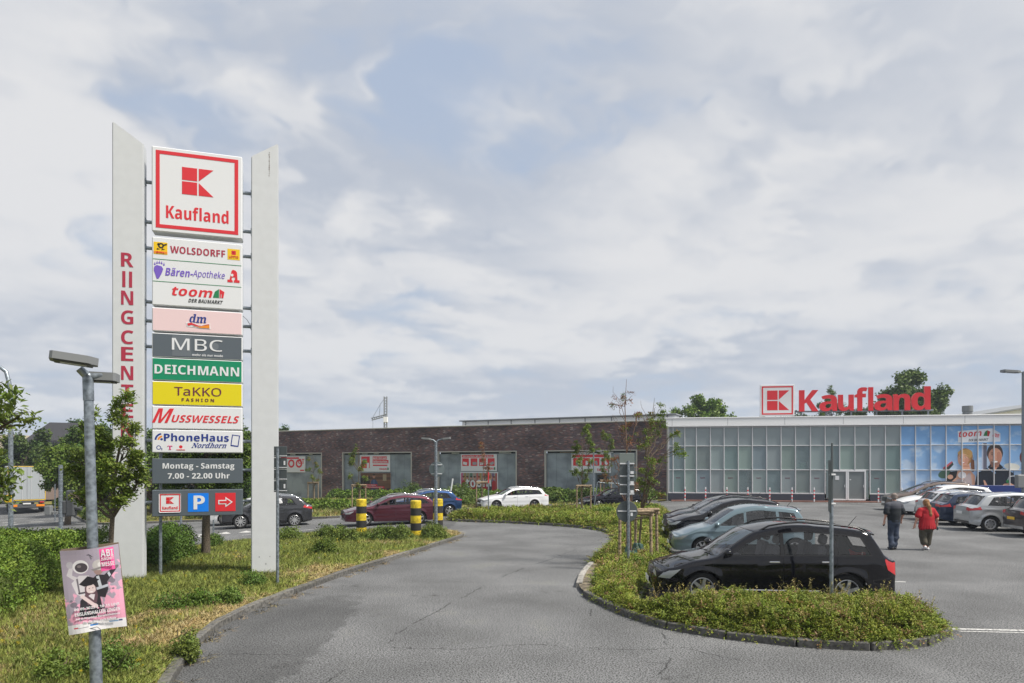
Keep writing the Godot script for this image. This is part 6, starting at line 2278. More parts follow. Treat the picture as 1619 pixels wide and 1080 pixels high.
	for k in sink:
		var base: String = k.split("|")[0]
		if base in ["body", "door0", "door1"]: continue
		if base == "lining": part(t, "interior_lining", sink[k], M.car_inside, xf)
		elif base.begins_with("window") and base != "window_surround":
			var host: Node = doors.get(base.replace("window", "door") + "|" + k.split("|")[1], t)
			part(host, "window", sink[k], glass, Transform3D() if host != t else xf)
		elif base == "open_window": pass
		elif base in ["windscreen", "rear_window"]: part(t, base, sink[k], glass if base == "windscreen" else o.get("glass_rear", M.glass_dark), xf)
		elif base == "window_surround": part(t, base, sink[k], trim, xf)
		elif base == "headlight":
			part(t, base, sink[k], M.headlamp, xf)
		elif base == "tail_light": part(t, base, sink[k], M.taillamp, xf)
		elif base in ["bonnet", "tailgate"]: part(t, base, sink[k], paint, xf)
		else: part(t, base, sink[k], o.get("intake_mat", trim), xf)
	# underbody, floor, seats
	var ub := MB.new()
	ub.bbox(Vector3(L / 2.0, s.sill + 0.10, 0), Vector3(L - 0.7, 0.2, s.hw * 2.0 - 0.5), 0.05)
	ub.bbox(Vector3(s.xw[0], s.rw + 0.18, 0), Vector3(0.9, 0.5, s.hw * 2.0 - 0.56), 0.05)
	ub.bbox(Vector3(s.xw[1], s.rw + 0.18, 0), Vector3(0.9, 0.5, s.hw * 2.0 - 0.56), 0.05)
	ub.bbox(Vector3((s.xw[0] + s.xw[1]) / 2.0, s.sill + 0.04, s.hw - 0.13), Vector3(s.xw[1] - s.xw[0] - 0.8, 0.12, 0.1), 0.02)
	ub.bbox(Vector3((s.xw[0] + s.xw[1]) / 2.0, s.sill + 0.04, -s.hw + 0.13), Vector3(s.xw[1] - s.xw[0] - 0.8, 0.12, 0.1), 0.02)
	part(t, "underbody", ub, M.rubber, xf)
	var dash := MB.new()
	dash.bbox(Vector3(cx + 0.5, cy - 0.14, 0), Vector3(0.5, 0.22, s.hw * 2.0 - 0.34), 0.06)
	part(t, "dashboard", dash, M.car_inside, xf)
	var seat_x: float = o.get("seat", hx + 0.25)
	for q2 in [[seat_x, -0.36], [seat_x, 0.36], [seat_x + 0.85, -0.4], [seat_x + 0.85, 0.4]]:
		var m := MB.new()
		var lean := Basis(Vector3(0, 0, 1), -0.2)
		var by: float = H - 0.62
		m.bbox(Vector3(q2[0], by - 0.12, q2[1]), Vector3(0.16, 0.62, 0.46), 0.05, lean)
		m.bbox(Vector3(q2[0] - 0.26, by - 0.44, q2[1]), Vector3(0.52, 0.18, 0.48), 0.06)
		m.bbox(Vector3(q2[0] + 0.11, by + 0.30, q2[1]), Vector3(0.11, 0.2, 0.27), 0.04, lean)
		part(t, "seat", m, o.get("seats", M.car_seat), xf)
	var sw := MB.new()
	var ring := []
	var rads := []
	for k in 17:
		var a := TAU * k / 16.0
		ring.append(Vector3(seat_x - 0.52, H - 0.66, 0.36) + Basis(Vector3(0, 0, 1), 0.35) * Vector3(0, cos(a) * 0.185, sin(a) * 0.185))
		rads.append(0.014)
	sw.tube(ring, rads, 6, false)
	part(t, "steering_wheel", sw, M.rubber, xf)
	# wheels
	var ri: float = o.get("rim", s.rw * 0.66)
	var tm := tyre_mesh(s.rw, ri).mesh()
	var rm := rim_mesh(ri, o.get("spokes", 5), o.get("rim_style", 0)).mesh()
	for c in s.xw:
		for sd in [1.0, -1.0]:
			var wn := Node3D.new()
			wn.name = "wheel"
			t.add_child(wn, true)
			wn.transform = Transform3D(Basis(Vector3.UP, 0.0 if sd > 0 else PI), Vector3(c - L / 2.0, s.rw, sd * (s.hw - 0.035)))
			part(wn, "tyre", tm, M.rubber)
			part(wn, "rim", rm, o.get("rim_mat", M.rim))
			var dk := MB.new()
			dk.lathe([Vector2(ri * 0.9, -0.10), Vector2(0, -0.10)], 20, Transform3D(Basis(Vector3(1, 0, 0), PI / 2), Vector3()))
			part(wn, "brake_disc", dk, M.brake)
	# mirrors, handles, plates, wipers
	for sd in [1.0, -1.0]:
		var m := MB.new()
		var mx: float = d.a + 0.22
		var my: float = s.belt(mx) + 0.07
		var mz: float = (s.W(mx, my) + 0.13) * sd
		m.blob(Vector3(mx, my, mz), Vector3(0.085, 0.085, 0.12), 14)
		m.tube([Vector3(mx + 0.02, my - 0.06, (s.W(mx, my) - 0.02) * sd), Vector3(mx, my - 0.03, mz)], [0.03, 0.03], 8)
		part(t, "mirror", m, o.get("mirror", paint), xf)
		for k in 2:
			var x: float = [d.b - 0.16, xc - 0.20][k]
			var y: float = s.belt(x) - 0.11
			var h := MB.new()
			h.bbox(Vector3(x, y, (s.W(x, y) + 0.022) * sd), Vector3(0.19, 0.028, 0.022), 0.008)
			var host: Node = doors.get("door%d|%s" % [k, "L" if sd > 0 else "R"], t)
			part(host, "handle", h, o.get("handle", paint), Transform3D() if host != t else xf)
	for e in [0, 1]:
		var pp := s.cap(0.0, 0.40 if e == 0 else o.get("plate_v", 0.55), e == 1)
		var pm := MB.new()
		pm.bbox(pp + Vector3(-0.012 if e == 0 else 0.012, 0, 0), Vector3(0.012, 0.11, 0.52), 0.004)
		part(t, "number_plate", pm, o.get("plate", M.plate), xf)
	var wp := MB.new()
	for sd in [-0.45, 0.2]:
		var a := s.top(cx + 0.04, sd) + Vector3(-0.02, 0.02, 0)
		var b := s.top(cx + 0.10, sd + 0.42) + Vector3(-0.02, 0.025, 0)
		wp.tube([a, b], [0.009, 0.006], 5)
	part(t, "wiper", wp, M.rubber, xf)
	if o.get("rails", false):
		for sd in [1.0, -1.0]:
			var line := []
			var rad := []
			for k in 12:
				var x := lerpf(hx + 0.15, rx - 0.1, k / 11.0)
				var p := s.top(x, 0.86 * sd)
				line.append(p + Vector3(0, 0.045 if k > 0 and k < 11 else -0.01, 0)); rad.append(0.017)
			var m := MB.new()
			m.tube(line, rad, 8)
			part(t, "roof_rail", m, o.get("rail_mat", M.car_trim), xf)
	if o.has("strip"):
		for sd in [1.0, -1.0]:
			var line := []
			var rad := []
			for k in 14:
				var x := lerpf(o.strip[0], o.strip[1], k / 13.0)
				line.append(Vector3(x, o.strip[2], (s.W(x, o.strip[2]) + 0.006) * sd)); rad.append(0.014)
			var m := MB.new()
			m.tube(line, rad, 6)
			part(t, "side_strip", m, M.chrome, xf)
	if o.get("antenna", true):
		var ap := s.top(rx - 0.18, 0.0)
		var m := MB.new()
		m.tube([ap, ap + Vector3(0.16, 0.20, 0)], [0.008, 0.004], 5)
		part(t, "antenna", m, M.rubber, xf)
	if o.get("spoiler", true):
		var m := MB.new()
		for k in 10:
			var qa := -0.8 + 1.6 * k / 10.0
			var qb := -0.8 + 1.6 * (k + 1) / 10.0
			var a := s.top(rx - 0.03, qa)
			var b := s.top(rx - 0.03, qb)
			var a2 := a + Vector3(0.10 - 0.03 * qa * qa, -0.022, 0)
			var b2 := b + Vector3(0.10 - 0.03 * qb * qb, -0.022, 0)
			var u := Vector3(0, 0.012, 0)
			m.quad(a + u, b + u, b2 + u, a2 + u, Vector3.UP)
			m.quad(a - u, b - u, b2 - u, a2 - u, Vector3.DOWN)
			m.quad(a2 + u, b2 + u, b2 - u, a2 - u, Vector3(1, 0, 0))
		part(t, "spoiler", m, paint, xf)
	return t

func make_cars():
	M.car_trim = mat(lin(0.012, 0.012, 0.013), 0.25)
	M.car_inside = mat(lin(0.055, 0.055, 0.058), 0.8)
	M.car_seat = mat(lin(0.09, 0.09, 0.1), 0.85)
	M.seat_grey = mat(lin(0.14, 0.145, 0.15), 0.85)
	M.rim = mat(lin(0.55, 0.56, 0.57), 0.28, 0.7)
	M.rim_dark = mat(lin(0.2, 0.2, 0.21), 0.35, 0.6)
	M.brake = mat(lin(0.05, 0.05, 0.05), 0.6)
	M.chrome = mat(lin(0.75, 0.76, 0.77), 0.12, 0.9)
	M.plate = mat(lin(0.72, 0.73, 0.72), 0.4)
	M.headlamp = mat(lin(0.42, 0.45, 0.48), 0.15, 0.5)
	M.headlamp.clearcoat_enabled = true
	M.headlamp.clearcoat = 1.0
	M.taillamp = mat(lin(0.52, 0.012, 0.016), 0.10)
	M.taillamp.clearcoat_enabled = true
	M.taillamp.clearcoat = 1.0
	var black := car_paint(lin(0.004, 0.004, 0.006), 0.0)
	var mpv := func_dict({"L": 4.04, "W": 1.70, "H": 1.57, "belt": [0.90, 1.0], "wheels": [0.82, 3.45], "rw": 0.30, "nose": 0.60, "hood": 0.74, "cowl": [0.92, 0.98], "head": [1.72, 1.46], "tail": [3.62, 1.48], "glass_end": [3.93, 1.0], "dlo": {"a": 1.0, "b": 2.05, "c": 2.98, "e": 3.55, "elean": -0.1}, "lamp": [[0.08, 0.60], [0.42, 0.68], [0.46, 0.80], [0.16, 0.74]], "rear_lamp": [[3.78, 0.82], [4.03, 0.76], [4.03, 0.98], [3.86, 1.12]]})
	# black estate nearest the camera
	make_car({"name": "parked_car", "label": "black estate car with roof rails and silver wheels, nearest, behind the planted bed", "at": [5.06, 13.74], "turn": deg_to_rad(-5.4), "paint": black,
		"L": 4.40, "W": 1.80, "H": 1.575, "belt": [0.955, 1.0], "wheels": [0.85, 3.50], "rw": 0.325, "nose": 0.62, "hood": 0.76, "cowl": [0.98, 0.97], "head": [1.80, 1.46], "tail": [4.02, 1.45], "glass_end": [4.32, 1.0], "tumble": 0.26,
		"dlo": {"a": 1.08, "b": 2.33, "c": 3.30, "e": 3.92, "elean": -0.16, "clean": -0.05}, "lamp": [[0.02, 0.53], [0.24, 0.52], [0.45, 0.71], [0.42, 0.745], [0.18, 0.70]], "rear_lamp": [[4.17, 0.92], [4.22, 0.74], [4.39, 0.62], [4.39, 0.93], [4.26, 1.06]],
		"rails": true, "strip": [1.30, 2.98, 0.335], "spokes": 6, "rim": 0.225, "handle": M.chrome, "seat": 2.25, "glass": M.glass, "glass_rear": M.glass})
	mpv.merge({"name": "parked_car", "label": "teal compact MPV parked second from the planted bed", "at": [6.95, 20.9], "turn": deg_to_rad(-7.0), "paint": car_paint(lin(0.15, 0.21, 0.24), 0.45), "black_pillars": false, "spokes": 7, "seats": M.seat_grey}, true)
	make_car(mpv)
	make_car({"name": "parked_car", "label": "black crossover parked behind the teal car", "at": [7.85, 24.9], "turn": deg_to_rad(-4.0), "paint": car_paint(lin(0.008, 0.008, 0.010), 0.05),
		"L": 4.40, "W": 1.83, "H": 1.60, "belt": [0.99, 1.09], "wheels": [0.86, 3.52], "rw": 0.34, "nose": 0.66, "hood": 0.88, "cowl": [1.02, 1.08], "head": [1.86, 1.49], "tail": [3.82, 1.48], "glass_end": [4.22, 1.10],
		"dlo": {"a": 1.16, "b": 2.22, "c": 3.12, "e": 3.7, "elean": -0.22}, "lamp": [[0.10, 0.74], [0.44, 0.80], [0.50, 0.93], [0.22, 0.88]], "rear_lamp": [[4.05, 0.92], [4.38, 0.84], [4.38, 1.02], [4.15, 1.14]], "cladding": true})
	make_car({"name": "parked_car", "label": "black MPV parked farthest in the left row, roof rails on top", "at": [8.6, 28.2], "turn": deg_to_rad(-4.0), "paint": car_paint(lin(0.013, 0.013, 0.016), 0.1),
		"L": 4.45, "W": 1.83, "H": 1.58, "belt": [0.96, 1.06], "wheels": [0.90, 3.60], "rw": 0.33, "nose": 0.64, "hood": 0.82, "cowl": [0.98, 1.04], "head": [1.85, 1.47], "tail": [3.90, 1.48], "glass_end": [4.30, 1.06],
		"dlo": {"a": 1.12, "b": 2.20, "c": 3.12, "e": 3.75, "elean": -0.2}, "lamp": [[0.10, 0.70], [0.46, 0.78], [0.52, 0.9], [0.22, 0.84]], "rear_lamp": [[4.1, 0.9], [4.43, 0.82], [4.43, 1.0], [4.2, 1.12]], "rails": true})
	# row on the right
	make_car({"name": "parked_car", "label": "brown van-like car with roof rails, farthest in the right row", "at": [24.8, 40.6], "turn": deg_to_rad(-11.0), "paint": car_paint(lin(0.16, 0.125, 0.105), 0.4),
		"L": 4.80, "W": 1.88, "H": 1.72, "belt": [0.99, 1.08], "wheels": [0.92, 3.75], "rw": 0.335, "nose": 0.66, "hood": 0.88, "cowl": [0.98, 1.10], "head": [2.05, 1.58], "tail": [4.35, 1.62], "glass_end": [4.70, 1.08],
		"dlo": {"a": 1.2, "b": 2.45, "c": 3.40, "e": 4.2, "elean": -0.1}, "lamp": [[0.10, 0.72], [0.5, 0.82], [0.56, 0.95], [0.22, 0.88]], "rear_lamp": [[4.5, 0.9], [4.78, 0.82], [4.78, 1.1], [4.6, 1.2]], "rails": true, "rail_mat": M.car_trim})
	make_car({"name": "parked_car", "label": "white people carrier with chrome-spoked wheels facing left in the right row", "at": [23.5, 37.1], "turn": deg_to_rad(-11.0), "paint": car_paint(lin(0.74, 0.75, 0.76), 0.0),
		"L": 4.77, "W": 1.88, "H": 1.63, "belt": [0.94, 1.08], "wheels": [0.95, 3.80], "rw": 0.34, "nose": 0.64, "hood": 0.82, "cowl": [0.95, 1.02], "head": [2.05, 1.52], "tail": [4.25, 1.50], "glass_end": [4.64, 1.08],
		"dlo": {"a": 1.2, "b": 2.4, "c": 3.35, "e": 4.15, "elean": -0.2}, "lamp": [[0.10, 0.70], [0.55, 0.78], [0.66, 0.93], [0.24, 0.84]], "rear_lamp": [[4.4, 0.9], [4.75, 0.84], [4.75, 1.02], [4.5, 1.14]], "spokes": 14, "rim_style": 1, "rim": 0.235})
	make_car({"name": "parked_car", "label": "small silver-white hatchback, rear to the aisle, behind the navy estate", "at": [22.15, 33.25], "turn": PI + deg_to_rad(-11.0), "paint": car_paint(lin(0.58, 0.60, 0.62), 0.35),
		"L": 4.05, "W": 1.75, "H": 1.49, "belt": [0.90, 1.04], "wheels": [0.82, 3.36], "rw": 0.31, "nose": 0.6, "hood": 0.76, "cowl": [0.98, 0.96], "head": [1.78, 1.38], "tail": [3.58, 1.38], "glass_end": [3.93, 1.02],
		"dlo": {"a": 1.12, "b": 2.1, "c": 2.9, "e": 3.4, "elean": -0.22}, "lamp": [[0.10, 0.66], [0.46, 0.72], [0.52, 0.84], [0.22, 0.78]], "rear_lamp": [[3.66, 0.86], [4.03, 0.84], [4.03, 0.97], [3.72, 0.98]], "rear_q": [0.5, 0.66, 0.92]})
	make_car({"name": "parked_car", "label": "navy estate car with chrome window line, rear to the aisle", "at": [21.5, 30.6], "turn": PI + deg_to_rad(-11.0), "paint": car_paint(lin(0.022, 0.036, 0.075), 0.4),
		"L": 4.77, "W": 1.82, "H": 1.49, "belt": [0.93, 1.02], "wheels": [0.93, 3.64], "rw": 0.32, "nose": 0.62, "hood": 0.76, "cowl": [1.22, 0.98], "head": [2.10, 1.40], "tail": [4.22, 1.40], "glass_end": [4.62, 1.03],
		"dlo": {"a": 1.36, "b": 2.45, "c": 3.35, "e": 4.18, "elean": -0.16}, "lamp": [[0.10, 0.66], [0.46, 0.70], [0.52, 0.80], [0.22, 0.78]], "rear_lamp": [[4.36, 0.84], [4.74, 0.83], [4.74, 0.98], [4.42, 1.0]], "rear_q": [0.42, 0.66, 0.92], "rails": true, "rail_mat": M.chrome})
	make_car({"name": "parked_car", "label": "silver tall hatchback with seven-hole wheel covers, rear to the aisle", "at": [20.8, 28.0], "turn": PI + deg_to_rad(-11.0), "paint": car_paint(lin(0.42, 0.44, 0.455), 0.55),
		"L": 4.27, "W": 1.78, "H": 1.59, "belt": [0.96, 1.08], "wheels": [0.78, 3.56], "rw": 0.315, "nose": 0.64, "hood": 0.80, "cowl": [0.86, 1.0], "head": [1.70, 1.48], "tail": [3.70, 1.48], "glass_end": [4.12, 1.06],
		"dlo": {"a": 1.02, "b": 2.05, "c": 3.0, "e": 3.62, "elean": -0.26, "clean": -0.04}, "lamp": [[0.10, 0.66], [0.42, 0.74], [0.5, 0.88], [0.24, 0.82]], "rear_lamp": [[3.86, 0.88], [4.25, 0.84], [4.25, 0.99], [3.94, 1.03]], "rear_q": [0.68], "spokes": 7, "rim_style": 2, "handle": M.chrome, "plate_v": 0.62})
	make_car({"name": "parked_car", "label": "dark brown car with yellow number plate cut off by the right edge", "at": [21.15, 25.4], "turn": PI + deg_to_rad(-11.0), "paint": car_paint(lin(0.06, 0.05, 0.052), 0.4),
		"L": 4.45, "W": 1.82, "H": 1.60, "belt": [0.98, 1.08], "wheels": [0.88, 3.55], "rw": 0.33, "nose": 0.66, "hood": 0.86, "cowl": [1.0, 1.05], "head": [1.85, 1.48], "tail": [3.9, 1.48], "glass_end": [4.32, 1.06],
		"dlo": {"a": 1.14, "b": 2.2, "c": 3.1, "e": 3.7, "elean": -0.2}, "lamp": [[0.10, 0.72], [0.44, 0.8], [0.5, 0.92], [0.22, 0.88]], "rear_lamp": [[4.1, 0.92], [4.43, 0.86], [4.43, 1.02], [4.2, 1.12]], "plate": mat(lin(0.75, 0.46, 0.02), 0.4), "intake_mat": M.rim})
	# queue on the street
	var a := deg_to_rad(22.0)
	make_car({"name": "queuing_car", "label": "white hatchback half hidden behind the grey SUV, beyond the pylon", "at": [-14.2, 37.2], "turn": deg_to_rad(14.0), "paint": car_paint(lin(0.72, 0.73, 0.74), 0.0),
		"L": 4.2, "W": 1.78, "H": 1.47, "belt": [0.90, 1.02], "wheels": [0.86, 3.45], "rw": 0.315, "nose": 0.62, "hood": 0.76, "cowl": [1.05, 0.96], "head": [1.9, 1.38], "tail": [3.7, 1.37], "glass_end": [4.08, 1.0],
		"dlo": {"a": 1.2, "b": 2.2, "c": 3.05, "e": 3.5, "elean": -0.2}, "lamp": [[0.10, 0.62], [0.46, 0.70], [0.55, 0.82], [0.22, 0.76]], "rear_lamp": [[3.9, 0.86], [4.18, 0.82], [4.18, 0.98], [3.96, 1.02]], "rim_mat": M.rim_dark})
	make_car({"name": "queuing_car", "label": "dark grey compact SUV with star-spoke wheels behind the right pylon fin", "at": [-12.55, 35.0], "turn": a, "paint": car_paint(lin(0.048, 0.05, 0.056), 0.5),
		"L": 4.28, "W": 1.78, "H": 1.62, "belt": [1.0, 1.13], "wheels": [0.86, 3.42], "rw": 0.345, "nose": 0.68, "hood": 0.90, "cowl": [1.0, 1.10], "head": [1.85, 1.52], "tail": [3.70, 1.50], "glass_end": [4.14, 1.12],
		"dlo": {"a": 1.16, "b": 2.15, "c": 2.95, "e": 3.5, "elean": -0.24}, "lamp": [[0.10, 0.78], [0.40, 0.84], [0.48, 0.95], [0.2, 0.92]], "rear_lamp": [[3.82, 0.98], [4.26, 0.88], [4.26, 1.06], [3.92, 1.14]], "rear_q": [0.6, 0.62, 0.9], "rails": true, "rail_mat": M.chrome, "cladding": true, "spokes": 10, "rim_style": 1, "rim": 0.245})
	make_car({"name": "queuing_car", "label": "maroon estate car with its driver's window open, behind the left banded bollard", "at": [-6.1, 34.3], "turn": a, "paint": car_paint(lin(0.075, 0.014, 0.026), 0.45),
		"L": 4.70, "W": 1.81, "H": 1.47, "belt": [0.93, 1.05], "wheels": [0.95, 3.61], "rw": 0.325, "nose": 0.60, "hood": 0.78, "cowl": [1.16, 0.98], "head": [2.1, 1.39], "tail": [4.15, 1.36], "glass_end": [4.56, 1.04],
		"dlo": {"a": 1.32, "b": 2.42, "c": 3.25, "e": 4.1, "elean": -0.3}, "lamp": [[0.08, 0.64], [0.48, 0.72], [0.56, 0.80], [0.2, 0.76]], "rear_lamp": [[4.3, 0.9], [4.68, 0.86], [4.68, 1.0], [4.36, 1.02]], "open": true, "spokes": 5, "rim": 0.225, "rails": true, "rail_mat": M.chrome})
	make_car({"name": "queuing_car", "label": "bright blue crossover mostly hidden behind the middle bollard", "at": [-5.2, 39.3], "turn": a, "paint": car_paint(lin(0.012, 0.042, 0.125), 0.45),
		"L": 4.36, "W": 1.80, "H": 1.52, "belt": [0.96, 1.07], "wheels": [0.88, 3.58], "rw": 0.335, "nose": 0.64, "hood": 0.84, "cowl": [1.05, 1.04], "head": [1.9, 1.43], "tail": [3.82, 1.42], "glass_end": [4.22, 1.08],
		"dlo": {"a": 1.2, "b": 2.2, "c": 3.05, "e": 3.7, "elean": -0.26}, "lamp": [[0.10, 0.72], [0.44, 0.80], [0.5, 0.9], [0.2, 0.86]], "rear_lamp": [[3.94, 0.94], [4.34, 0.9], [4.34, 1.05], [4.0, 1.1]], "rails": true, "rail_mat": M.chrome, "cladding": true, "spokes": 5})
	make_car({"name": "queuing_car", "label": "white estate car with its driver's window open, behind the planted bed", "at": [0.05, 45.7], "turn": deg_to_rad(18.0), "paint": car_paint(lin(0.70, 0.715, 0.73), 0.1),
		"L": 4.56, "W": 1.80, "H": 1.46, "belt": [0.91, 1.02], "wheels": [0.88, 3.51], "rw": 0.318, "nose": 0.60, "hood": 0.78, "cowl": [1.1, 0.98], "head": [2.0, 1.39], "tail": [4.12, 1.38], "glass_end": [4.46, 1.02],
		"dlo": {"a": 1.28, "b": 2.32, "c": 3.15, "e": 4.05, "elean": -0.2}, "lamp": [[0.08, 0.64], [0.46, 0.70], [0.54, 0.79], [0.2, 0.76]], "rear_lamp": [[4.22, 0.9], [4.54, 0.86], [4.54, 1.0], [4.28, 1.04]], "open": true, "rim_mat": M.rim_dark, "rails": true, "rail_mat": M.chrome})
	make_car({"name": "queuing_car", "label": "black hatchback waiting behind the staked sapling in front of the brick store", "at": [6.65, 45.1], "turn": deg_to_rad(14.0), "paint": car_paint(lin(0.005, 0.005, 0.010), 0.05),
		"L": 4.31, "W": 1.79, "H": 1.42, "belt": [0.88, 1.0], "wheels": [0.88, 3.48], "rw": 0.32, "nose": 0.60, "hood": 0.76, "cowl": [1.18, 0.95], "head": [2.0, 1.34], "tail": [3.78, 1.32], "glass_end": [4.2, 0.99],
		"dlo": {"a": 1.34, "b": 2.3, "c": 3.1, "e": 3.6, "elean": -0.24}, "lamp": [[0.08, 0.62], [0.46, 0.68], [0.56, 0.77], [0.2, 0.74]], "rear_lamp": [[3.96, 0.86], [4.29, 0.82], [4.29, 0.96], [4.02, 1.0]], "spokes": 5, "rim": 0.235})
	make_truck()

func func_dict(d: Dictionary) -> Dictionary:
	return d

func make_truck():
	var dir := Vector2(-0.61, 0.79).normalized()
	var t := thing("truck_trailer", "pale grey box lorry trailer seen from behind, driving up the street", "lorry", V(-39.1, gy(-39.1, 55.0), 55.0), atan2(dir.x, -dir.y) + PI)
	# local +z faces the viewer; the trailer runs off along -z
	t.rotation.y = atan2(-dir.x, dir.y)
	var body := mat(lin(0.44, 0.46, 0.48), 0.5)
	var b := MB.new()
	b.bbox(Vector3(0, 2.45, -6.5), Vector3(2.5, 2.75, 13.0), 0.04)
	part(t, "box_body", b, body)
	for s in [-1, 1]:
		var d := MB.new()
		d.bbox(Vector3(s * 0.61, 2.45, 0.02), Vector3(1.19, 2.6, 0.04), 0.01)
		var door := part(t, "rear_door", d, mat(lin(0.36, 0.39, 0.41), 0.5))
		for x in [0.3, 0.85]:
			var r := MB.new()
			r.tube([Vector3(s * x, 1.15, 0.06), Vector3(s * x, 3.72, 0.06)], [0.018, 0.018], 6)
			part(door, "lock_rod", r, M.alu)
	var e := MB.new()
	for s in [-1, 1]:
		e.bbox(Vector3(s * 1.22, 2.45, 0.03), Vector3(0.045, 2.72, 0.05), 0.01)
	e.bbox(Vector3(0, 3.81, 0.03), Vector3(2.39, 0.045, 0.05), 0.01)
	e.bbox(Vector3(0, 1.1, 0.03), Vector3(2.39, 0.05, 0.05), 0.01)
	part(t, "yellow_edging", e, M.yellow)
	var c := MB.new()
	c.bbox(Vector3(0, 0.88, -6.4), Vector3(1.0, 0.3, 12.6), 0.03)
	c.bbox(Vector3(0, 0.62, -0.05), Vector3(2.45, 0.3, 0.12), 0.02)
	c.bbox(Vector3(0, 0.98, -0.02), Vector3(2.5, 0.16, 0.14), 0.02)
	part(t, "chassis", c, M.lamp_dark)
	for s in [-1, 1]:
		var m := MB.new()
		m.bbox(Vector3(s * 0.9, 0.66, 0.03), Vector3(0.55, 0.18, 0.03), 0.006)
		part(t, "warning_plate", m, M.orange)
		m = MB.new()
		m.bbox(Vector3(s * 1.0, 0.92, 0.06), Vector3(0.3, 0.1, 0.04), 0.01)
		part(t, "tail_light", m, M.taillamp)
		for k in 3:
			var wm := tyre_mesh(0.5, 0.28).mesh()
			var w := part(t, "wheel", wm, M.rubber, Transform3D(Basis(Vector3.UP, PI / 2 * s), Vector3(s * 1.22, 0.5, -2.2 - k * 1.3)))
	var p := MB.new()
	p.bbox(Vector3(0.0, 0.82, 0.06), Vector3(0.52, 0.11, 0.012), 0.003)
	part(t, "number_plate", p, M.plate)
	var cab := MB.new()
	cab.bbox(Vector3(0, 1.9, -15.4), Vector3(2.4, 2.9, 2.2), 0.12)
	part(t, "cab", cab, mat(lin(0.5, 0.5, 0.52), 0.4))

# ---------------------------------------------------------------- people: tapered bones joined by a smooth minimum, meshed as surface nets

func sdf_mesh(bones: Array, cell: float, k := 0.03, into: MB = null, tint = null) -> MB:
	var lo := Vector3(9, 9, 9)
	var hi := -lo
	for b in bones:
		for e in [[b[0], b[2]], [b[1], b[3]]]:
			lo = lo.min(e[0] - Vector3.ONE * (e[1] + k + 3 * cell)); hi = hi.max(e[0] + Vector3.ONE * (e[1] + k + 3 * cell))
	var nx := int((hi.x - lo.x) / cell) + 2
	var ny := int((hi.y - lo.y) / cell) + 2
	var nz := int((hi.z - lo.z) / cell) + 2
	var f := PackedFloat32Array()
	f.resize(nx * ny * nz)
	f.fill(0.5)
	for b in bones:
		var A: Vector3 = b[0]
		var B: Vector3 = b[1]
		var ra: float = b[2]
		var rb: float = b[3]
		var sq: Vector3 = b[4] if b.size() > 4 else Vector3.ONE   # stretch of the bone's cross-section
		var m := maxf(ra, rb) * maxf(1.0, maxf(1.0 / sq.x, 1.0 / sq.z)) + k + 2.0 * cell
		var i0 := ((A.min(B) - Vector3.ONE * m - lo) / cell).floor().max(Vector3.ZERO)
		var i1 := ((A.max(B) + Vector3.ONE * m - lo) / cell).ceil().min(Vector3(nx - 1, ny - 1, nz - 1))
		var AB := (B - A) * sq
		var l2 := maxf(AB.length_squared(), 1e-9)
		for z in range(int(i0.z), int(i1.z) + 1):
			for y in range(int(i0.y), int(i1.y) + 1):
				var row := (z * ny + y) * nx
				for x in range(int(i0.x), int(i1.x) + 1):
					var p := (lo + Vector3(x, y, z) * cell - A) * sq
					var t := clampf(p.dot(AB) / l2, 0.0, 1.0)
					var d := (p - AB * t).length() - lerpf(ra, rb, t)
					var g := f[row + x]
					var h := maxf(k - absf(g - d), 0.0)
					f[row + x] = minf(g, d) - h * h / (4.0 * k)
	var mb: MB = into if into else MB.new()
	var vid := {}
	var V3 := []
	var N3 := []
	var sy := nx
	var sz := nx * ny
	for z in nz - 1:
		for y in ny - 1:
			var r := (z * ny + y) * nx
			for x in nx - 1:
				var o := r + x
				var c := [f[o], f[o + 1], f[o + sy], f[o + sy + 1], f[o + sz], f[o + sz + 1], f[o + sz + sy], f[o + sz + sy + 1]]
				var neg := 0
				for e in c:
					if e < 0.0: neg += 1
				if neg == 0 or neg == 8: continue
				var s := Vector3()
				var n := 0
				for e in [[0, 1], [2, 3], [4, 5], [6, 7], [0, 2], [1, 3], [4, 6], [5, 7], [0, 4], [1, 5], [2, 6], [3, 7]]:
					var a: float = c[e[0]]
					var b2: float = c[e[1]]
					if (a < 0.0) != (b2 < 0.0):
						var t := a / (a - b2)
						var pa := Vector3(e[0] & 1, (e[0] >> 1) & 1, e[0] >> 2)
						var pb := Vector3(e[1] & 1, (e[1] >> 1) & 1, e[1] >> 2)
						s += pa.lerp(pb, t); n += 1
				vid[o] = V3.size()
				V3.append(lo + (Vector3(x, y, z) + s / n) * cell)
				N3.append(Vector3(c[1] + c[3] + c[5] + c[7] - c[0] - c[2] - c[4] - c[6], c[2] + c[3] + c[6] + c[7] - c[0] - c[1] - c[4] - c[5], c[4] + c[5] + c[6] + c[7] - c[0] - c[1] - c[2] - c[3]).normalized())
	for o in vid:
		var x: int = o % nx
		var y: int = (o / nx) % ny
		var z: int = o / sz
		for e in [[1, sy, sz], [sy, sz, 1], [sz, 1, sy]]:
			if (f[o] < 0.0) != (f[o + e[0]] < 0.0):
				var q := [o, o - e[1], o - e[1] - e[2], o - e[2]]
				if not (vid.has(q[1]) and vid.has(q[2]) and vid.has(q[3])): continue
				var id := [vid[q[0]], vid[q[1]], vid[q[2]], vid[q[3]]]
				if tint: mb.col = tint.call(V3[id[0]])
				mb.squad(V3[id[0]], V3[id[1]], V3[id[2]], V3[id[3]], N3[id[0]], N3[id[1]], N3[id[2]], N3[id[3]])
	return mb

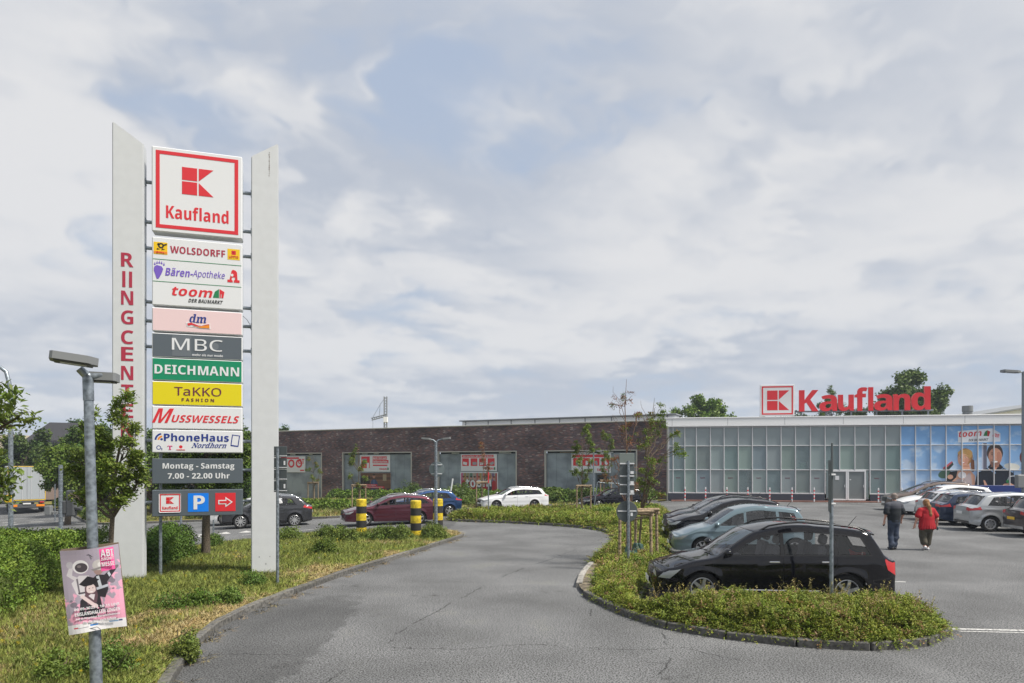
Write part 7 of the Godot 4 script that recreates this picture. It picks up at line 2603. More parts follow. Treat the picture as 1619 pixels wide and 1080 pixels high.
func hand_bones(w: Vector3, dir: Vector3, side: Vector3, curl: float) -> Array:
	# wrist, direction of the fingers, direction of the thumb side
	var pal := side.cross(dir).normalized()
	var out := [[w, w + dir * 0.085, 0.03, 0.034, Vector3.ONE]]
	for k in 4:
		var b := w + dir * 0.085 + side * (0.028 - k * 0.019)
		var l: float = [0.068, 0.076, 0.072, 0.056][k]
		var d1 := (dir + pal * curl * 0.6).normalized()
		var d2 := (dir + pal * curl * 1.6).normalized()
		out.append([b - dir * 0.02, b + d1 * l * 0.55, 0.0105, 0.0095])
		out.append([b + d1 * l * 0.55, b + d1 * l * 0.55 + d2 * l * 0.5, 0.0095, 0.008])
	out.append([w + dir * 0.03 + side * 0.025, w + dir * 0.065 + side * 0.052, 0.013, 0.011])
	out.append([w + dir * 0.065 + side * 0.052, w + dir * 0.10 + side * 0.05, 0.011, 0.009])
	return out

func head_bones(c: Vector3, turn: float) -> Array:
	var b := Basis(Vector3.UP, turn)   # face towards local -z
	var r := [[c + b * Vector3(0, 0.03, 0.018), c + b * Vector3(0, 0.03, -0.018), 0.088, 0.086, Vector3(1.08, 0.92, 1)]]
	r.append([c + b * Vector3(0, -0.04, -0.035), c + b * Vector3(0, -0.075, -0.055), 0.058, 0.038])   # jaw and chin
	r.append([c + b * Vector3(0, 0.012, -0.092), c + b * Vector3(0, -0.022, -0.108), 0.012, 0.016])   # nose
	for s in [-1, 1]:
		r.append([c + b * Vector3(s * 0.084, 0.016, 0.004), c + b * Vector3(s * 0.088, -0.022, -0.004), 0.018, 0.013])   # ears
		r.append([c + b * Vector3(s * 0.032, 0.034, -0.085), c + b * Vector3(s * 0.05, 0.034, -0.078), 0.012, 0.012])   # brow
	return r

func face(t: Node3D, parent: Node, c: Vector3, turn: float):
	var b := Basis(Vector3.UP, turn)
	for s in [-1, 1]:
		var e := MB.new()
		e.blob(c + b * Vector3(s * 0.032, 0.012, -0.081), Vector3(0.014, 0.010, 0.010), 8)
		part(parent, "eye", e, M.eye)
	var m := MB.new()
	m.blob(c + b * Vector3(0, -0.052, -0.093), Vector3(0.024, 0.006, 0.008), 10, b)
	part(parent, "mouth", m, M.lip)

func make_people():
	M.skin = mat(lin(0.48, 0.27, 0.20), 0.6)
	M.eye = mat(lin(0.06, 0.04, 0.03), 0.3)
	M.lip = mat(lin(0.36, 0.14, 0.12), 0.5)
	M.cloth = mat(Color(1, 1, 1), 0.9)
	M.cloth.vertex_color_use_as_albedo = true
	var weave := noise_tex(0.08, 256, 0.5, 1.4, 81, 4)
	# ---- person in a dark polo shirt and jeans, seen from behind
	var t := thing("person", "person in dark short-sleeved shirt and jeans walking away across the car park", "person", V(12.2, 0.0, 21.8), 0.06)
	var hd := Vector3(0.045, 1.665, -0.05)
	var torso := [[Vector3(0, 0.95, 0), Vector3(0, 1.12, 0), 0.145, 0.15, Vector3(0.86, 1, 1.12)], [Vector3(0, 1.12, 0), Vector3(0.0, 1.36, 0.0), 0.15, 0.155, Vector3(0.78, 1, 1.15)], [Vector3(-0.17, 1.425, 0.0), Vector3(0.17, 1.425, 0.0), 0.075, 0.075]]
	var larm := [Vector3(-0.215, 1.405, 0.0), Vector3(-0.275, 1.14, 0.03), Vector3(-0.295, 0.92, -0.03)]
	var rarm := [Vector3(0.215, 1.405, 0.0), Vector3(0.285, 1.15, 0.04), Vector3(0.30, 0.95, -0.08)]
	var lleg := [Vector3(-0.085, 0.90, 0.0), Vector3(-0.09, 0.49, -0.03), Vector3(-0.11, 0.09, 0.05)]
	var rleg := [Vector3(0.085, 0.90, 0.0), Vector3(0.055, 0.49, 0.01), Vector3(0.02, 0.09, -0.02)]
	var body := torso.duplicate()
	body.append([Vector3(0.01, 1.42, 0.0), Vector3(0.035, 1.60, -0.03), 0.062, 0.056])
	for a in [larm, rarm]:
		body.append([a[0], a[1], 0.052, 0.042]); body.append([a[1], a[2], 0.042, 0.028])
	for l in [lleg, rleg]:
		body.append([l[0], l[1], 0.082, 0.056]); body.append([l[1], l[2], 0.054, 0.036])
		body.append([l[2], l[2] + Vector3(0, -0.05, -0.13), 0.035, 0.028])
	var mb := sdf_mesh(body, 0.017, 0.04)
	sdf_mesh(head_bones(hd, -0.5), 0.008, 0.02, mb)
	sdf_mesh(hand_bones(larm[2], Vector3(0.1, -0.97, -0.2).normalized(), Vector3(0.15, -0.1, -0.98).normalized(), 0.9), 0.0055, 0.006, mb)
	sdf_mesh(hand_bones(rarm[2], Vector3(-0.05, -0.95, -0.3).normalized(), Vector3(-0.15, -0.3, -0.94).normalized(), -0.9), 0.0055, 0.006, mb)
	var bd := part(t, "body", mb, M.skin)
	face(t, bd, hd, -0.5)
	var sh := [[Vector3(0, 0.90, 0), Vector3(0, 1.12, 0.0), 0.166, 0.172, Vector3(0.86, 1, 1.12)], [Vector3(0, 1.12, 0), Vector3(0.0, 1.36, 0.0), 0.172, 0.178, Vector3(0.80, 1, 1.15)], [Vector3(-0.18, 1.415, 0.0), Vector3(0.18, 1.415, 0.0), 0.092, 0.092], [Vector3(0, 1.45, 0), Vector3(0.015, 1.50, -0.01), 0.078, 0.07]]
	for a in [larm, rarm]:
		sh.append([a[0], a[0].lerp(a[1], 0.85), 0.085, 0.088])
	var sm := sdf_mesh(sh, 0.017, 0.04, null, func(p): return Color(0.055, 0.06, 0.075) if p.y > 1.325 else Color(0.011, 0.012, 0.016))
	sm.tinted = true
	part(t, "shirt", sm, M.cloth)
	var tr := [[Vector3(0, 0.93, 0), Vector3(0, 0.86, 0), 0.165, 0.16, Vector3(0.88, 1, 1.1)]]
	for l in [lleg, rleg]:
		tr.append([l[0], l[1], 0.105, 0.083]); tr.append([l[1], l[2] + Vector3(0, -0.01, 0), 0.083, 0.078])
		tr.append([l[1] + Vector3(0.03, -0.1, 0.02), l[1] + Vector3(-0.03, -0.14, 0.03), 0.07, 0.07])
		tr.append([l[2] + Vector3(0.02, 0.09, 0.02), l[2] + Vector3(-0.02, 0.05, 0.02), 0.076, 0.076])
	var tm := sdf_mesh(tr, 0.017, 0.03, null, func(p): return Color(0.03, 0.042, 0.068) * (0.8 + 0.5 * absf(sin(p.x * 9.0 + p.y * 7.0))))
	tm.tinted = true
	part(t, "trousers", tm, M.cloth)
	for l in [lleg, rleg]:
		var s := sdf_mesh([[l[2] + Vector3(0, -0.045, 0.05), l[2] + Vector3(0, -0.05, -0.15), 0.042, 0.038, Vector3(0.9, 1, 1)], [l[2], l[2] + Vector3(0, -0.04, 0.0), 0.045, 0.045]], 0.012, 0.03)
		part(t, "shoe", s, M.black)
	var hb := Basis(Vector3.UP, -0.5)
	var hair := sdf_mesh([[hd + hb * Vector3(0, 0.045, 0.03), hd + hb * Vector3(0, -0.01, 0.045), 0.092, 0.078, Vector3(1.0, 1, 1)], [hd + hb * Vector3(-0.06, 0.03, 0.0), hd + hb * Vector3(0.06, 0.03, 0.0), 0.045, 0.045]], 0.009, 0.02)
	part(t, "hair", hair, mat(lin(0.20, 0.165, 0.145), 0.9))
	var ph := thing("handset", "small black phone held low by the person in jeans", "phone", t.transform * Vector3(-0.278, 0.80, -0.075), 0.3)
	var pm := MB.new()
	pm.bbox(Vector3(), Vector3(0.02, 0.12, 0.06), 0.005, Basis(Vector3(1, 0, 0), 0.4))
	part(ph, "case", pm, M.black)
	# ---- person in a red top and olive trousers
	t = thing("person", "person in loose red top and olive cropped trousers walking away", "person", V(13.12, 0.0, 21.6), -0.05)
	hd = Vector3(0.0, 1.475, -0.03)
	torso = [[Vector3(0, 0.86, 0), Vector3(0, 1.0, 0), 0.17, 0.165, Vector3(0.82, 1, 1.05)], [Vector3(0, 1.0, 0), Vector3(0.0, 1.2, 0.0), 0.165, 0.15, Vector3(0.82, 1, 1.05)], [Vector3(-0.15, 1.265, 0.0), Vector3(0.15, 1.265, 0.0), 0.07, 0.07]]
	larm = [Vector3(-0.195, 1.25, 0.0), Vector3(-0.30, 1.0, 0.03), Vector3(-0.37, 0.81, 0.02)]
	rarm = [Vector3(0.195, 1.25, 0.0), Vector3(0.30, 1.0, 0.04), Vector3(0.35, 0.83, -0.05)]
	lleg = [Vector3(-0.10, 0.80, 0.0), Vector3(-0.10, 0.45, -0.03), Vector3(-0.105, 0.12, 0.10)]
	rleg = [Vector3(0.10, 0.80, 0.0), Vector3(0.10, 0.44, -0.08), Vector3(0.07, 0.075, -0.10)]
	body = torso.duplicate()
	body.append([Vector3(0.0, 1.26, 0.0), Vector3(0.0, 1.42, -0.02), 0.058, 0.052])
	for a in [larm, rarm]:
		body.append([a[0], a[1], 0.058, 0.044]); body.append([a[1], a[2], 0.046, 0.028])
	for l in [lleg, rleg]:
		body.append([l[0], l[1], 0.09, 0.062]); body.append([l[1], l[2], 0.062, 0.038])
	body.append([lleg[2], lleg[2] + Vector3(0, -0.085, -0.09), 0.034, 0.028])
	body.append([rleg[2], rleg[2] + Vector3(0, -0.04, -0.12), 0.034, 0.028])
	mb = sdf_mesh(body, 0.017, 0.04)
	sdf_mesh(head_bones(hd, 0.1), 0.008, 0.02, mb)
	sdf_mesh(hand_bones(larm[2], Vector3(-0.1, -0.98, -0.1).normalized(), Vector3(0.2, -0.1, -0.97).normalized(), 0.8), 0.0055, 0.006, mb)
	sdf_mesh(hand_bones(rarm[2], Vector3(0.05, -0.97, -0.2).normalized(), Vector3(-0.2, -0.2, -0.96).normalized(), -0.9), 0.0055, 0.006, mb)
	bd = part(t, "body", mb, M.skin)
	face(t, bd, hd, 0.1)
	sh = [[Vector3(0, 0.80, 0.02), Vector3(0, 1.02, 0.01), 0.19, 0.175, Vector3(0.80, 1, 1.10)], [Vector3(-0.12, 0.74, 0.02), Vector3(0.12, 0.74, 0.02), 0.13, 0.13], [Vector3(0, 1.02, 0), Vector3(0.0, 1.22, 0.0), 0.178, 0.16, Vector3(0.80, 1, 1.05)], [Vector3(-0.17, 1.262, 0.0), Vector3(0.17, 1.262, 0.0), 0.085, 0.085]]
	for a in [larm, rarm]:
		sh.append([a[0], a[0].lerp(a[1], 0.62), 0.085, 0.10])
	for k in 7:   # gathered folds below the yoke
		var x := -0.15 + k * 0.05
		sh.append([Vector3(x * 0.9, 1.12, 0.115), Vector3(x * 1.35, 0.70, 0.185 - absf(x) * 0.4), 0.02, 0.03])
	var red := func(p): return Color(0.36, 0.008, 0.018)
	sm = sdf_mesh(sh, 0.015, 0.03, null, red)
	sm.tinted = true
	part(t, "top", sm, M.cloth)
	tr = [[Vector3(0, 0.82, 0), Vector3(0, 0.72, 0), 0.19, 0.18, Vector3(0.85, 1, 1.05)]]
	for l in [lleg, rleg]:
		tr.append([l[0], l[1], 0.125, 0.105]); tr.append([l[1], l[1].lerp(l[2], 0.62), 0.105, 0.10])
	tm = sdf_mesh(tr, 0.017, 0.02, null, func(p): return Color(0.062, 0.056, 0.04) * (0.85 + 0.35 * absf(sin(p.x * 11.0 + p.y * 5.0))))
	tm.tinted = true
	part(t, "trousers", tm, M.cloth)
	var ls := [[lleg[2] + Vector3(0, -0.01, 0.03), lleg[2] + Vector3(0, -0.085, -0.13), 0.042, 0.034], [rleg[2] + Vector3(0, -0.035, 0.05), rleg[2] + Vector3(0, -0.04, -0.15), 0.042, 0.036]]
	for e in ls:
		part(t, "shoe", sdf_mesh([e], 0.012, 0.02), M.white_panel)
	hair = sdf_mesh([[hd + Vector3(0, 0.05, 0.02), hd + Vector3(0, 0.0, 0.035), 0.096, 0.088], [hd + Vector3(0, -0.01, 0.10), hd + Vector3(0.02, -0.08, 0.13), 0.045, 0.05], [hd + Vector3(0.02, -0.08, 0.13), hd + Vector3(0.05, -0.33, 0.17), 0.055, 0.042, Vector3(0.85, 1, 1.1)], [hd + Vector3(0.05, -0.33, 0.17), hd + Vector3(0.06, -0.46, 0.17), 0.042, 0.02]], 0.010, 0.03, null, func(p): return Color(0.22, 0.115, 0.05) * (0.7 + 0.6 * absf(sin(p.x * 90.0 + p.y * 6.0))))
	hair.tinted = true
	part(t, "hair", hair, M.cloth)
	var bg := thing("purse", "small teal purse held by the person in the red top", "purse", t.transform * Vector3(0.352, 0.70, -0.07), 0.0)
	pm = MB.new()
	pm.bbox(Vector3(), Vector3(0.05, 0.11, 0.15), 0.015, Basis(Vector3(1, 0, 0), 0.3))
	part(bg, "pouch", pm, mat(lin(0.04, 0.11, 0.13), 0.7))
	# ---- drivers
	driver(V(-6.1, gy(-6.1, 34.3), 34.3), deg_to_rad(22.0), 4.70, 2.35, 1.47, Color(0.03, 0.03, 0.035), "driver in dark top leaning an arm out of the maroon car", Color(0.03, 0.022, 0.018))
	driver(V(0.05, gy(0.05, 45.7), 45.7), deg_to_rad(18.0), 4.56, 2.25, 1.46, Color(0.62, 0.12, 0.02), "driver in orange top in the white estate car", Color(0.05, 0.03, 0.02))

func driver(at_: Vector3, turn: float, L: float, seat: float, H: float, shirt: Color, label: String, hair_c: Color):
	var t := thing("person", label, "person", at_, turn)
	# local frame of the car: front towards -x, the driver sits on the +z side
	var o := Vector3(seat - L / 2.0 - 0.16, H - 1.10, 0.36)
	var hd := o + Vector3(-0.02, 0.80, 0.0)
	var body := [[o + Vector3(0, 0.05, 0), o + Vector3(0.02, 0.45, 0), 0.14, 0.15, Vector3(1.1, 1, 0.85)], [o + Vector3(0.02, 0.50, -0.15), o + Vector3(0.02, 0.50, 0.15), 0.07, 0.07], [o + Vector3(0, 0.5, 0), o + Vector3(-0.01, 0.72, 0), 0.055, 0.05]]
	var el := o + Vector3(-0.2, 0.42, 0.42)
	var wr := o + Vector3(-0.42, 0.40, 0.34)
	body += [[o + Vector3(0.02, 0.48, 0.2), el, 0.05, 0.042], [el, wr, 0.042, 0.03], [o + Vector3(0.02, 0.48, -0.2), o + Vector3(-0.22, 0.3, -0.22), 0.05, 0.04], [o + Vector3(-0.22, 0.3, -0.22), o + Vector3(-0.44, 0.40, -0.08), 0.04, 0.03]]
	body += [[o + Vector3(0, 0.05, 0.1), o + Vector3(-0.45, 0.12, 0.12), 0.08, 0.06], [o + Vector3(0, 0.05, -0.1), o + Vector3(-0.45, 0.12, -0.12), 0.08, 0.06]]
	var mb := sdf_mesh(body, 0.02, 0.04)
	var hb := head_bones(hd, PI / 2)
	sdf_mesh(hb, 0.010, 0.02, mb)
	sdf_mesh(hand_bones(wr, Vector3(-0.95, 0.1, -0.25).normalized(), Vector3(0.1, 0.95, 0).normalized(), 0.8), 0.007, 0.008, mb)
	var bd := part(t, "body", mb, M.skin)
	face(t, bd, hd, PI / 2)
	var sh := [[o + Vector3(0, 0.03, 0), o + Vector3(0.02, 0.45, 0), 0.165, 0.17, Vector3(1.1, 1, 0.85)], [o + Vector3(0.02, 0.50, -0.16), o + Vector3(0.02, 0.50, 0.16), 0.085, 0.085], [o + Vector3(0.02, 0.48, 0.2), (o + Vector3(0.02, 0.48, 0.2)).lerp(el, 0.75), 0.068, 0.065], [o + Vector3(0.02, 0.48, -0.2), o + Vector3(-0.14, 0.36, -0.22), 0.068, 0.065]]
	var sm := sdf_mesh(sh, 0.02, 0.03, null, func(p): return shirt)
	sm.tinted = true
	part(t, "shirt", sm, M.cloth)
	part(t, "hair", sdf_mesh([[hd + Vector3(0.03, 0.045, 0), hd + Vector3(0.05, -0.01, 0), 0.092, 0.08]], 0.011, 0.02), mat(hair_c, 0.9))

# ---------------------------------------------------------------- plants

func leaf(mb: MB, p: Vector3, dir: Vector3, nrm: Vector3, l: float, w: float):
	var s := dir.cross(nrm).normalized() * w / 2.0
	var m := p + dir * l * 0.45
	var e := p + dir * l - nrm * l * 0.12
	var up := nrm * w * 0.18
	mb.stri(p, m + s + up, e, nrm, nrm, nrm)
	mb.stri(p, e, m - s + up, nrm, nrm, nrm)

func rdir(r: RandomNumberGenerator) -> Vector3:
	var z := r.randf_range(-1, 1)
	var a := r.randf() * TAU
	var k := sqrt(1.0 - z * z)
	return Vector3(k * cos(a), z, k * sin(a))

func clump(seed_: int, n: int, l: float, w: float, flat_ := 0.5) -> ArrayMesh:   # loose ball of leaves, radius about 1
	var r := RandomNumberGenerator.new()
	r.seed = seed_
	var mb := MB.new()
	for i in n:
		var p := rdir(r) * pow(r.randf(), 0.4)
		var nrm := (rdir(r) + Vector3(0, flat_, 0) + p * 0.6).normalized()
		var dir := (rdir(r) + p).cross(nrm).normalized()
		leaf(mb, p, dir, nrm, l * r.randf_range(0.7, 1.25), w * r.randf_range(0.8, 1.2))
	return mb.mesh()

func spray(seed_: int, twigs: int, per: int, l: float, w: float, up: float) -> ArrayMesh:   # twigs from the origin set with small leaves, length about 1
	var r := RandomNumberGenerator.new()
	r.seed = seed_
	var mb := MB.new()
	for i in twigs:
		var d := (rdir(r) + Vector3(0, up, 0)).normalized()
		var bend := rdir(r) * 0.35 + Vector3(0, -0.25, 0)
		for k in per:
			var t := (k + r.randf()) / per
			var p := d * t + bend * t * t
			var out := (rdir(r) + d * 0.7).normalized()
			leaf(mb, p, out, (rdir(r) * 0.7 + Vector3.UP).normalized(), l * r.randf_range(0.7, 1.3), w)
		mb.tri(Vector3(-0.012, 0, 0), Vector3(0.012, 0, 0), d + bend)
	return mb.mesh()

func tuft(seed_: int, blades: int, spread: float) -> ArrayMesh:   # grass, height about 1
	var r := RandomNumberGenerator.new()
	r.seed = seed_
	var mb := MB.new()
	for i in blades:
		var a := r.randf() * TAU
		var b := Vector3(cos(a), 0, sin(a)) * r.randf() * 0.5
		var lean := Vector3(cos(a + r.randf_range(-1, 1)), 0, sin(a + r.randf_range(-1, 1))) * spread * r.randf()
		var h := r.randf_range(0.5, 1.0)
		var s := Vector3(-sin(a), 0, cos(a)) * 0.017
		var m := b + lean * 0.35 + Vector3(0, h * 0.6, 0)
		var e := b + lean + Vector3(0, h, 0)
		var n := (Vector3(cos(a), 0.9, sin(a))).normalized()
		mb.stri(b - s, m + s * 0.8, b + s, n, n, n)
		mb.stri(b - s, m - s * 0.8, m + s * 0.8, n, n, n)
		mb.stri(m - s * 0.8, e, m + s * 0.8, n, n, n)
	return mb.mesh()

class Bag:   # instances waiting for a MultiMesh
	var f := PackedFloat32Array()
	func add(p: Vector3, s: Vector3, b: Basis, c: Color):
		var x := b.x * s.x
		var y := b.y * s.y
		var z := b.z * s.z
		f.append_array(PackedFloat32Array([x.x, y.x, z.x, p.x, x.y, y.y, z.y, p.y, x.z, y.z, z.z, p.z, c.r, c.g, c.b, 1.0]))

func plant(parent: Node, called: String, bag: Bag, mesh: Mesh, m: Material) -> MultiMeshInstance3D:
	var mm := MultiMesh.new()
	mm.transform_format = MultiMesh.TRANSFORM_3D
	mm.use_colors = true
	mm.mesh = mesh
	mm.instance_count = bag.f.size() / 16
	mm.buffer = bag.f
	var o := MultiMeshInstance3D.new()
	o.name = called if parent != self else numbered(called)
	o.multimesh = mm
	o.material_override = m
	parent.add_child(o, true)
	o.set_meta("kind", "stuff")
	return o

func turn_any(r: RandomNumberGenerator) -> Basis:
	return Basis(Vector3.UP, r.randf() * TAU) * Basis(Vector3(1, 0, 0), r.randf_range(-0.6, 0.6))

func leafy(c: Color, r: RandomNumberGenerator, v := 0.25) -> Color:
	var k := 1.0 + r.randf_range(-v, v)
	return Color(c.r * k * r.randf_range(0.88, 1.12), c.g * k, c.b * k * r.randf_range(0.8, 1.2))

var L := {}

func make_plants():
	M.foliage = mat(Color(1, 1, 1), 0.55)
	M.foliage.vertex_color_use_as_albedo = true
	M.foliage.metallic_specular = 0.35
	M.foliage.backlight_enabled = true
	M.foliage.backlight = Color(0.55, 0.6, 0.4)
	M.grass = mat(Color(1, 1, 1), 0.8)
	M.grass.vertex_color_use_as_albedo = true
	M.grass.backlight_enabled = true
	M.grass.backlight = Color(0.4, 0.42, 0.3)
	L.small = spray(1, 7, 16, 0.15, 0.095, 0.5)
	L.sprig = spray(4, 3, 20, 0.09, 0.055, 2.5)
	L.mid = clump(5, 28, 0.42, 0.24)
	L.big = clump(7, 15, 0.62, 0.26, 0.8)
	L.far = clump(9, 32, 0.55, 0.36)
	L.tuft = tuft(11, 20, 1.0)
	plant_lawn()
	plant_beds()
	plant_hedges()
	plant_trees()
	plant_shrubs()

func inside_distance(p: Vector2, poly: PackedVector2Array) -> float:
	if not Geometry2D.is_point_in_polygon(p, poly):
		return -1.0
	var best := 99.0
	for i in poly.size():
		var q := Geometry2D.get_closest_point_to_segment(p, poly[i], poly[(i + 1) % poly.size()])
		best = minf(best, p.distance_squared_to(q))
	return sqrt(best)

func plant_lawn():
	var r := RandomNumberGenerator.new()
	r.seed = 101
	var line := smooth_line(LAWN_KERB, 3)
	var poly := line.duplicate()
	poly.append(Vector2(-30, 1.5))
	var nz := FastNoiseLite.new()
	nz.seed = 6
	nz.frequency = 0.35
	nz.fractal_octaves = 3
	var bag := Bag.new()
	var d := 5.5
	while d < 31.0:
		var band := 0.5
		var dens := clampf(420.0 * pow(9.0 / maxf(d, 9.0), 1.5), 60.0, 420.0)
		var x0 := -12.5
		var x1 := -1.9
		for i in int(dens * band * (x1 - x0)):
			var p := Vector2(r.randf_range(x0, x1), d + r.randf() * band)
			# left of the picture's edge nothing shows
			if p.x < -0.78 * p.y - 0.6: continue
			var e := inside_distance(p, poly)
			if e < 0.10: continue
			var dry := nz.get_noise_2d(p.x, p.y * 0.8) + 0.5 * exp(-e * 1.6) + 0.42 * smoothstep(15.0, 8.0, p.y) - 0.20
			var straw := r.randf() < smoothstep(-0.2, 0.6, dry)
			var far := clampf(p.y / 9.0, 1.0, 2.4)
			var h := r.randf_range(0.07, 0.19) * (0.7 if straw else 1.0) * (0.55 + 0.45 * smoothstep(0.05, 0.5, e)) * (0.85 + 0.15 * far)
			var c := leafy(Color(0.50, 0.40, 0.19), r) if straw else leafy(Color(0.22, 0.26, 0.05), r, 0.35)
			var w := r.randf_range(0.14, 0.26) * (0.7 + 0.3 * far)
			bag.add(V(p.x, gy(p.x, p.y) + 0.085, p.y), Vector3(w, h, w), Basis(Vector3.UP, r.randf() * TAU), c)
		d += band
	tag(plant(self, "lawn_grass", bag, L.tuft, M.grass), "rough half-dry grass of the lawn round the pylon", "grass", "", "stuff")
	# loose dry stalks in the gutter along the kerb
	var kb := Bag.new()
	for q in resample(line, 0.05):
		if q.y < 28.0 and q.y > 5.0 and r.randf() < 0.3 and nz.get_noise_2d(q.x * 2.0, q.y * 2.0) > -0.1:
			var p := q + Vector2(r.randf_range(0.02, 0.32), r.randf_range(-0.05, 0.05))
			kb.add(V(p.x, gy(p.x, p.y), p.y), Vector3(0.22, r.randf_range(0.02, 0.07), 0.22), Basis(Vector3.UP, r.randf() * TAU), leafy(Color(0.30, 0.23, 0.11), r))
	tag(plant(self, "gutter_grass", kb, L.tuft, M.grass), "dry grass stalks and litter along the lawn kerb", "grass", "", "stuff")
	# verge grass before the brick store and along the street
	var vb := Bag.new()
	var vp := smooth_line(VERGE_KERB, 2)
	vp.append_array(pts2([[11.8, 52.4], [11.2, 53.0], [-24.5, 70.5], [-40, 100]]))
	for i in 9000:
		var p := Vector2(r.randf_range(-32, 11), r.randf_range(38.5, 64))
		var e := inside_distance(p, vp)
		if e < 0.2: continue
		vb.add(V(p.x, gy(p.x, p.y) + 0.09, p.y), Vector3(0.55, r.randf_range(0.14, 0.34), 0.55), Basis(Vector3.UP, r.randf() * TAU), leafy(Color(0.18, 0.22, 0.045), r) if r.randf() < 0.75 else leafy(Color(0.34, 0.28, 0.12), r))
	tag(plant(self, "verge_grass", vb, L.tuft, M.grass), "grass of the verge in front of the brick store", "grass", "", "stuff")

func plant_beds():
	var r := RandomNumberGenerator.new()
	r.seed = 202
	var bf := smooth_line(BED_FRONT, 3)
	var bp := bf.duplicate()
	bp.append_array(smooth_line(BED_BACK, 2))
	var nz := FastNoiseLite.new()
	nz.seed = 16
	nz.frequency = 0.8
	var bag := Bag.new()
	var sp := Bag.new()
	var d := 9.5
	while d < 43.0:
		var band := 0.4
		var dens := clampf(430.0 * pow(11.0 / maxf(d, 11.0), 1.6), 60.0, 430.0)
		for i in int(dens * band * 13.0):
			var p := Vector2(r.randf_range(-3.6, 9.4), d + r.randf() * band)
			var e := inside_distance(p, bp)
			if e < 0.0: continue
			if p.y < 26.0 and p.x < 1.25: continue
			# bare mulch patch by the pale kerb bend
			if p.y > 13.4 and p.y < 18.5 and p.x < 1.62 + (p.y - 13.4) * 0.19 + nz.get_noise_2d(p.x * 3.0, p.y * 3.0) * 0.3: continue
			var top := (0.46 if p.y < 13.0 else (0.26 if p.y < 30.0 else 0.42)) + 0.16 * nz.get_noise_2d(p.x, p.y)
			var h := top * smoothstep(-0.12, 0.38, e)
			var far := clampf(p.y / 11.0, 1.0, 2.4)
			var s := r.randf_range(0.11, 0.19) * far
			var y := h * (1.0 - 0.75 * pow(r.randf(), 1.6))
			var dryish := r.randf() < 0.10
			var c := leafy(Color(0.30, 0.20, 0.10), r) if dryish else leafy(Color(0.165, 0.22, 0.03).lerp(Color(0.32, 0.33, 0.07), r.randf() * 0.6), r, 0.3)
			bag.add(V(p.x, gy(p.x, p.y) + 0.08 + y - s * 0.3, p.y), Vector3(s, s * 0.85, s), turn_any(r), c)
			if r.randf() < 0.035 and p.y < 20.0 and e > 0.15:
				var sc := r.randf_range(0.22, 0.42)
				sp.add(V(p.x, gy(p.x, p.y) + 0.06 + h * 0.8, p.y), Vector3(sc * 0.7, sc, sc * 0.7), Basis(Vector3.UP, r.randf() * TAU), leafy(Color(0.27, 0.22, 0.08), r))
		d += band
	tag(plant(self, "ground_cover", bag, L.small, M.foliage), "low cotoneaster ground cover filling the bed between drive and cars", "ground cover", "", "stuff")
	tag(plant(self, "upright_sprigs", sp, L.sprig, M.foliage), "thin upright shoots above the near planted bed", "ground cover", "", "stuff")

func hedge_fill(o: Node, poly: Array, high: float, n: int, size: float, c: Color, mesh: Mesh, r: RandomNumberGenerator, rough := 0.1, lift := 0.08):
	var pl := pts2(poly)
	var lo := pl[0]
	var hi := pl[0]
	for p in pl:
		lo = lo.min(p); hi = hi.max(p)
	var nz := FastNoiseLite.new()
	nz.seed = 77
	nz.frequency = 0.5
	var bag := Bag.new()
	var made := 0
	var tries := 0
	while made < n and tries < n * 14:
		tries += 1
		var p := Vector2(r.randf_range(lo.x, hi.x), r.randf_range(lo.y, hi.y))
		var e := inside_distance(p, pl)
		if e < 0: continue
		var h := (high + nz.get_noise_2d(p.x, p.y) * rough * 2.0) * smoothstep(-0.35, 0.25, e)
		var y := h * (1.0 - 0.25 * pow(r.randf(), 2.0)) if e > 0.45 else h * r.randf()
		made += 1
		var s := size * r.randf_range(0.7, 1.3)
		bag.add(V(p.x, gy(p.x, p.y) + lift + y, p.y), Vector3(s, s, s), turn_any(r), leafy(c, r, 0.35))
	plant(o, "foliage", bag, mesh, M.foliage)
	# woody core, well inside the leaves
	var inner := Geometry2D.offset_polygon(pl, -0.35)
	if inner.size():
		var core := sheet(inner[0], lift + high * 0.62, 1.0, high * 0.6)
		part(o, "core", core, M.hedge_core)

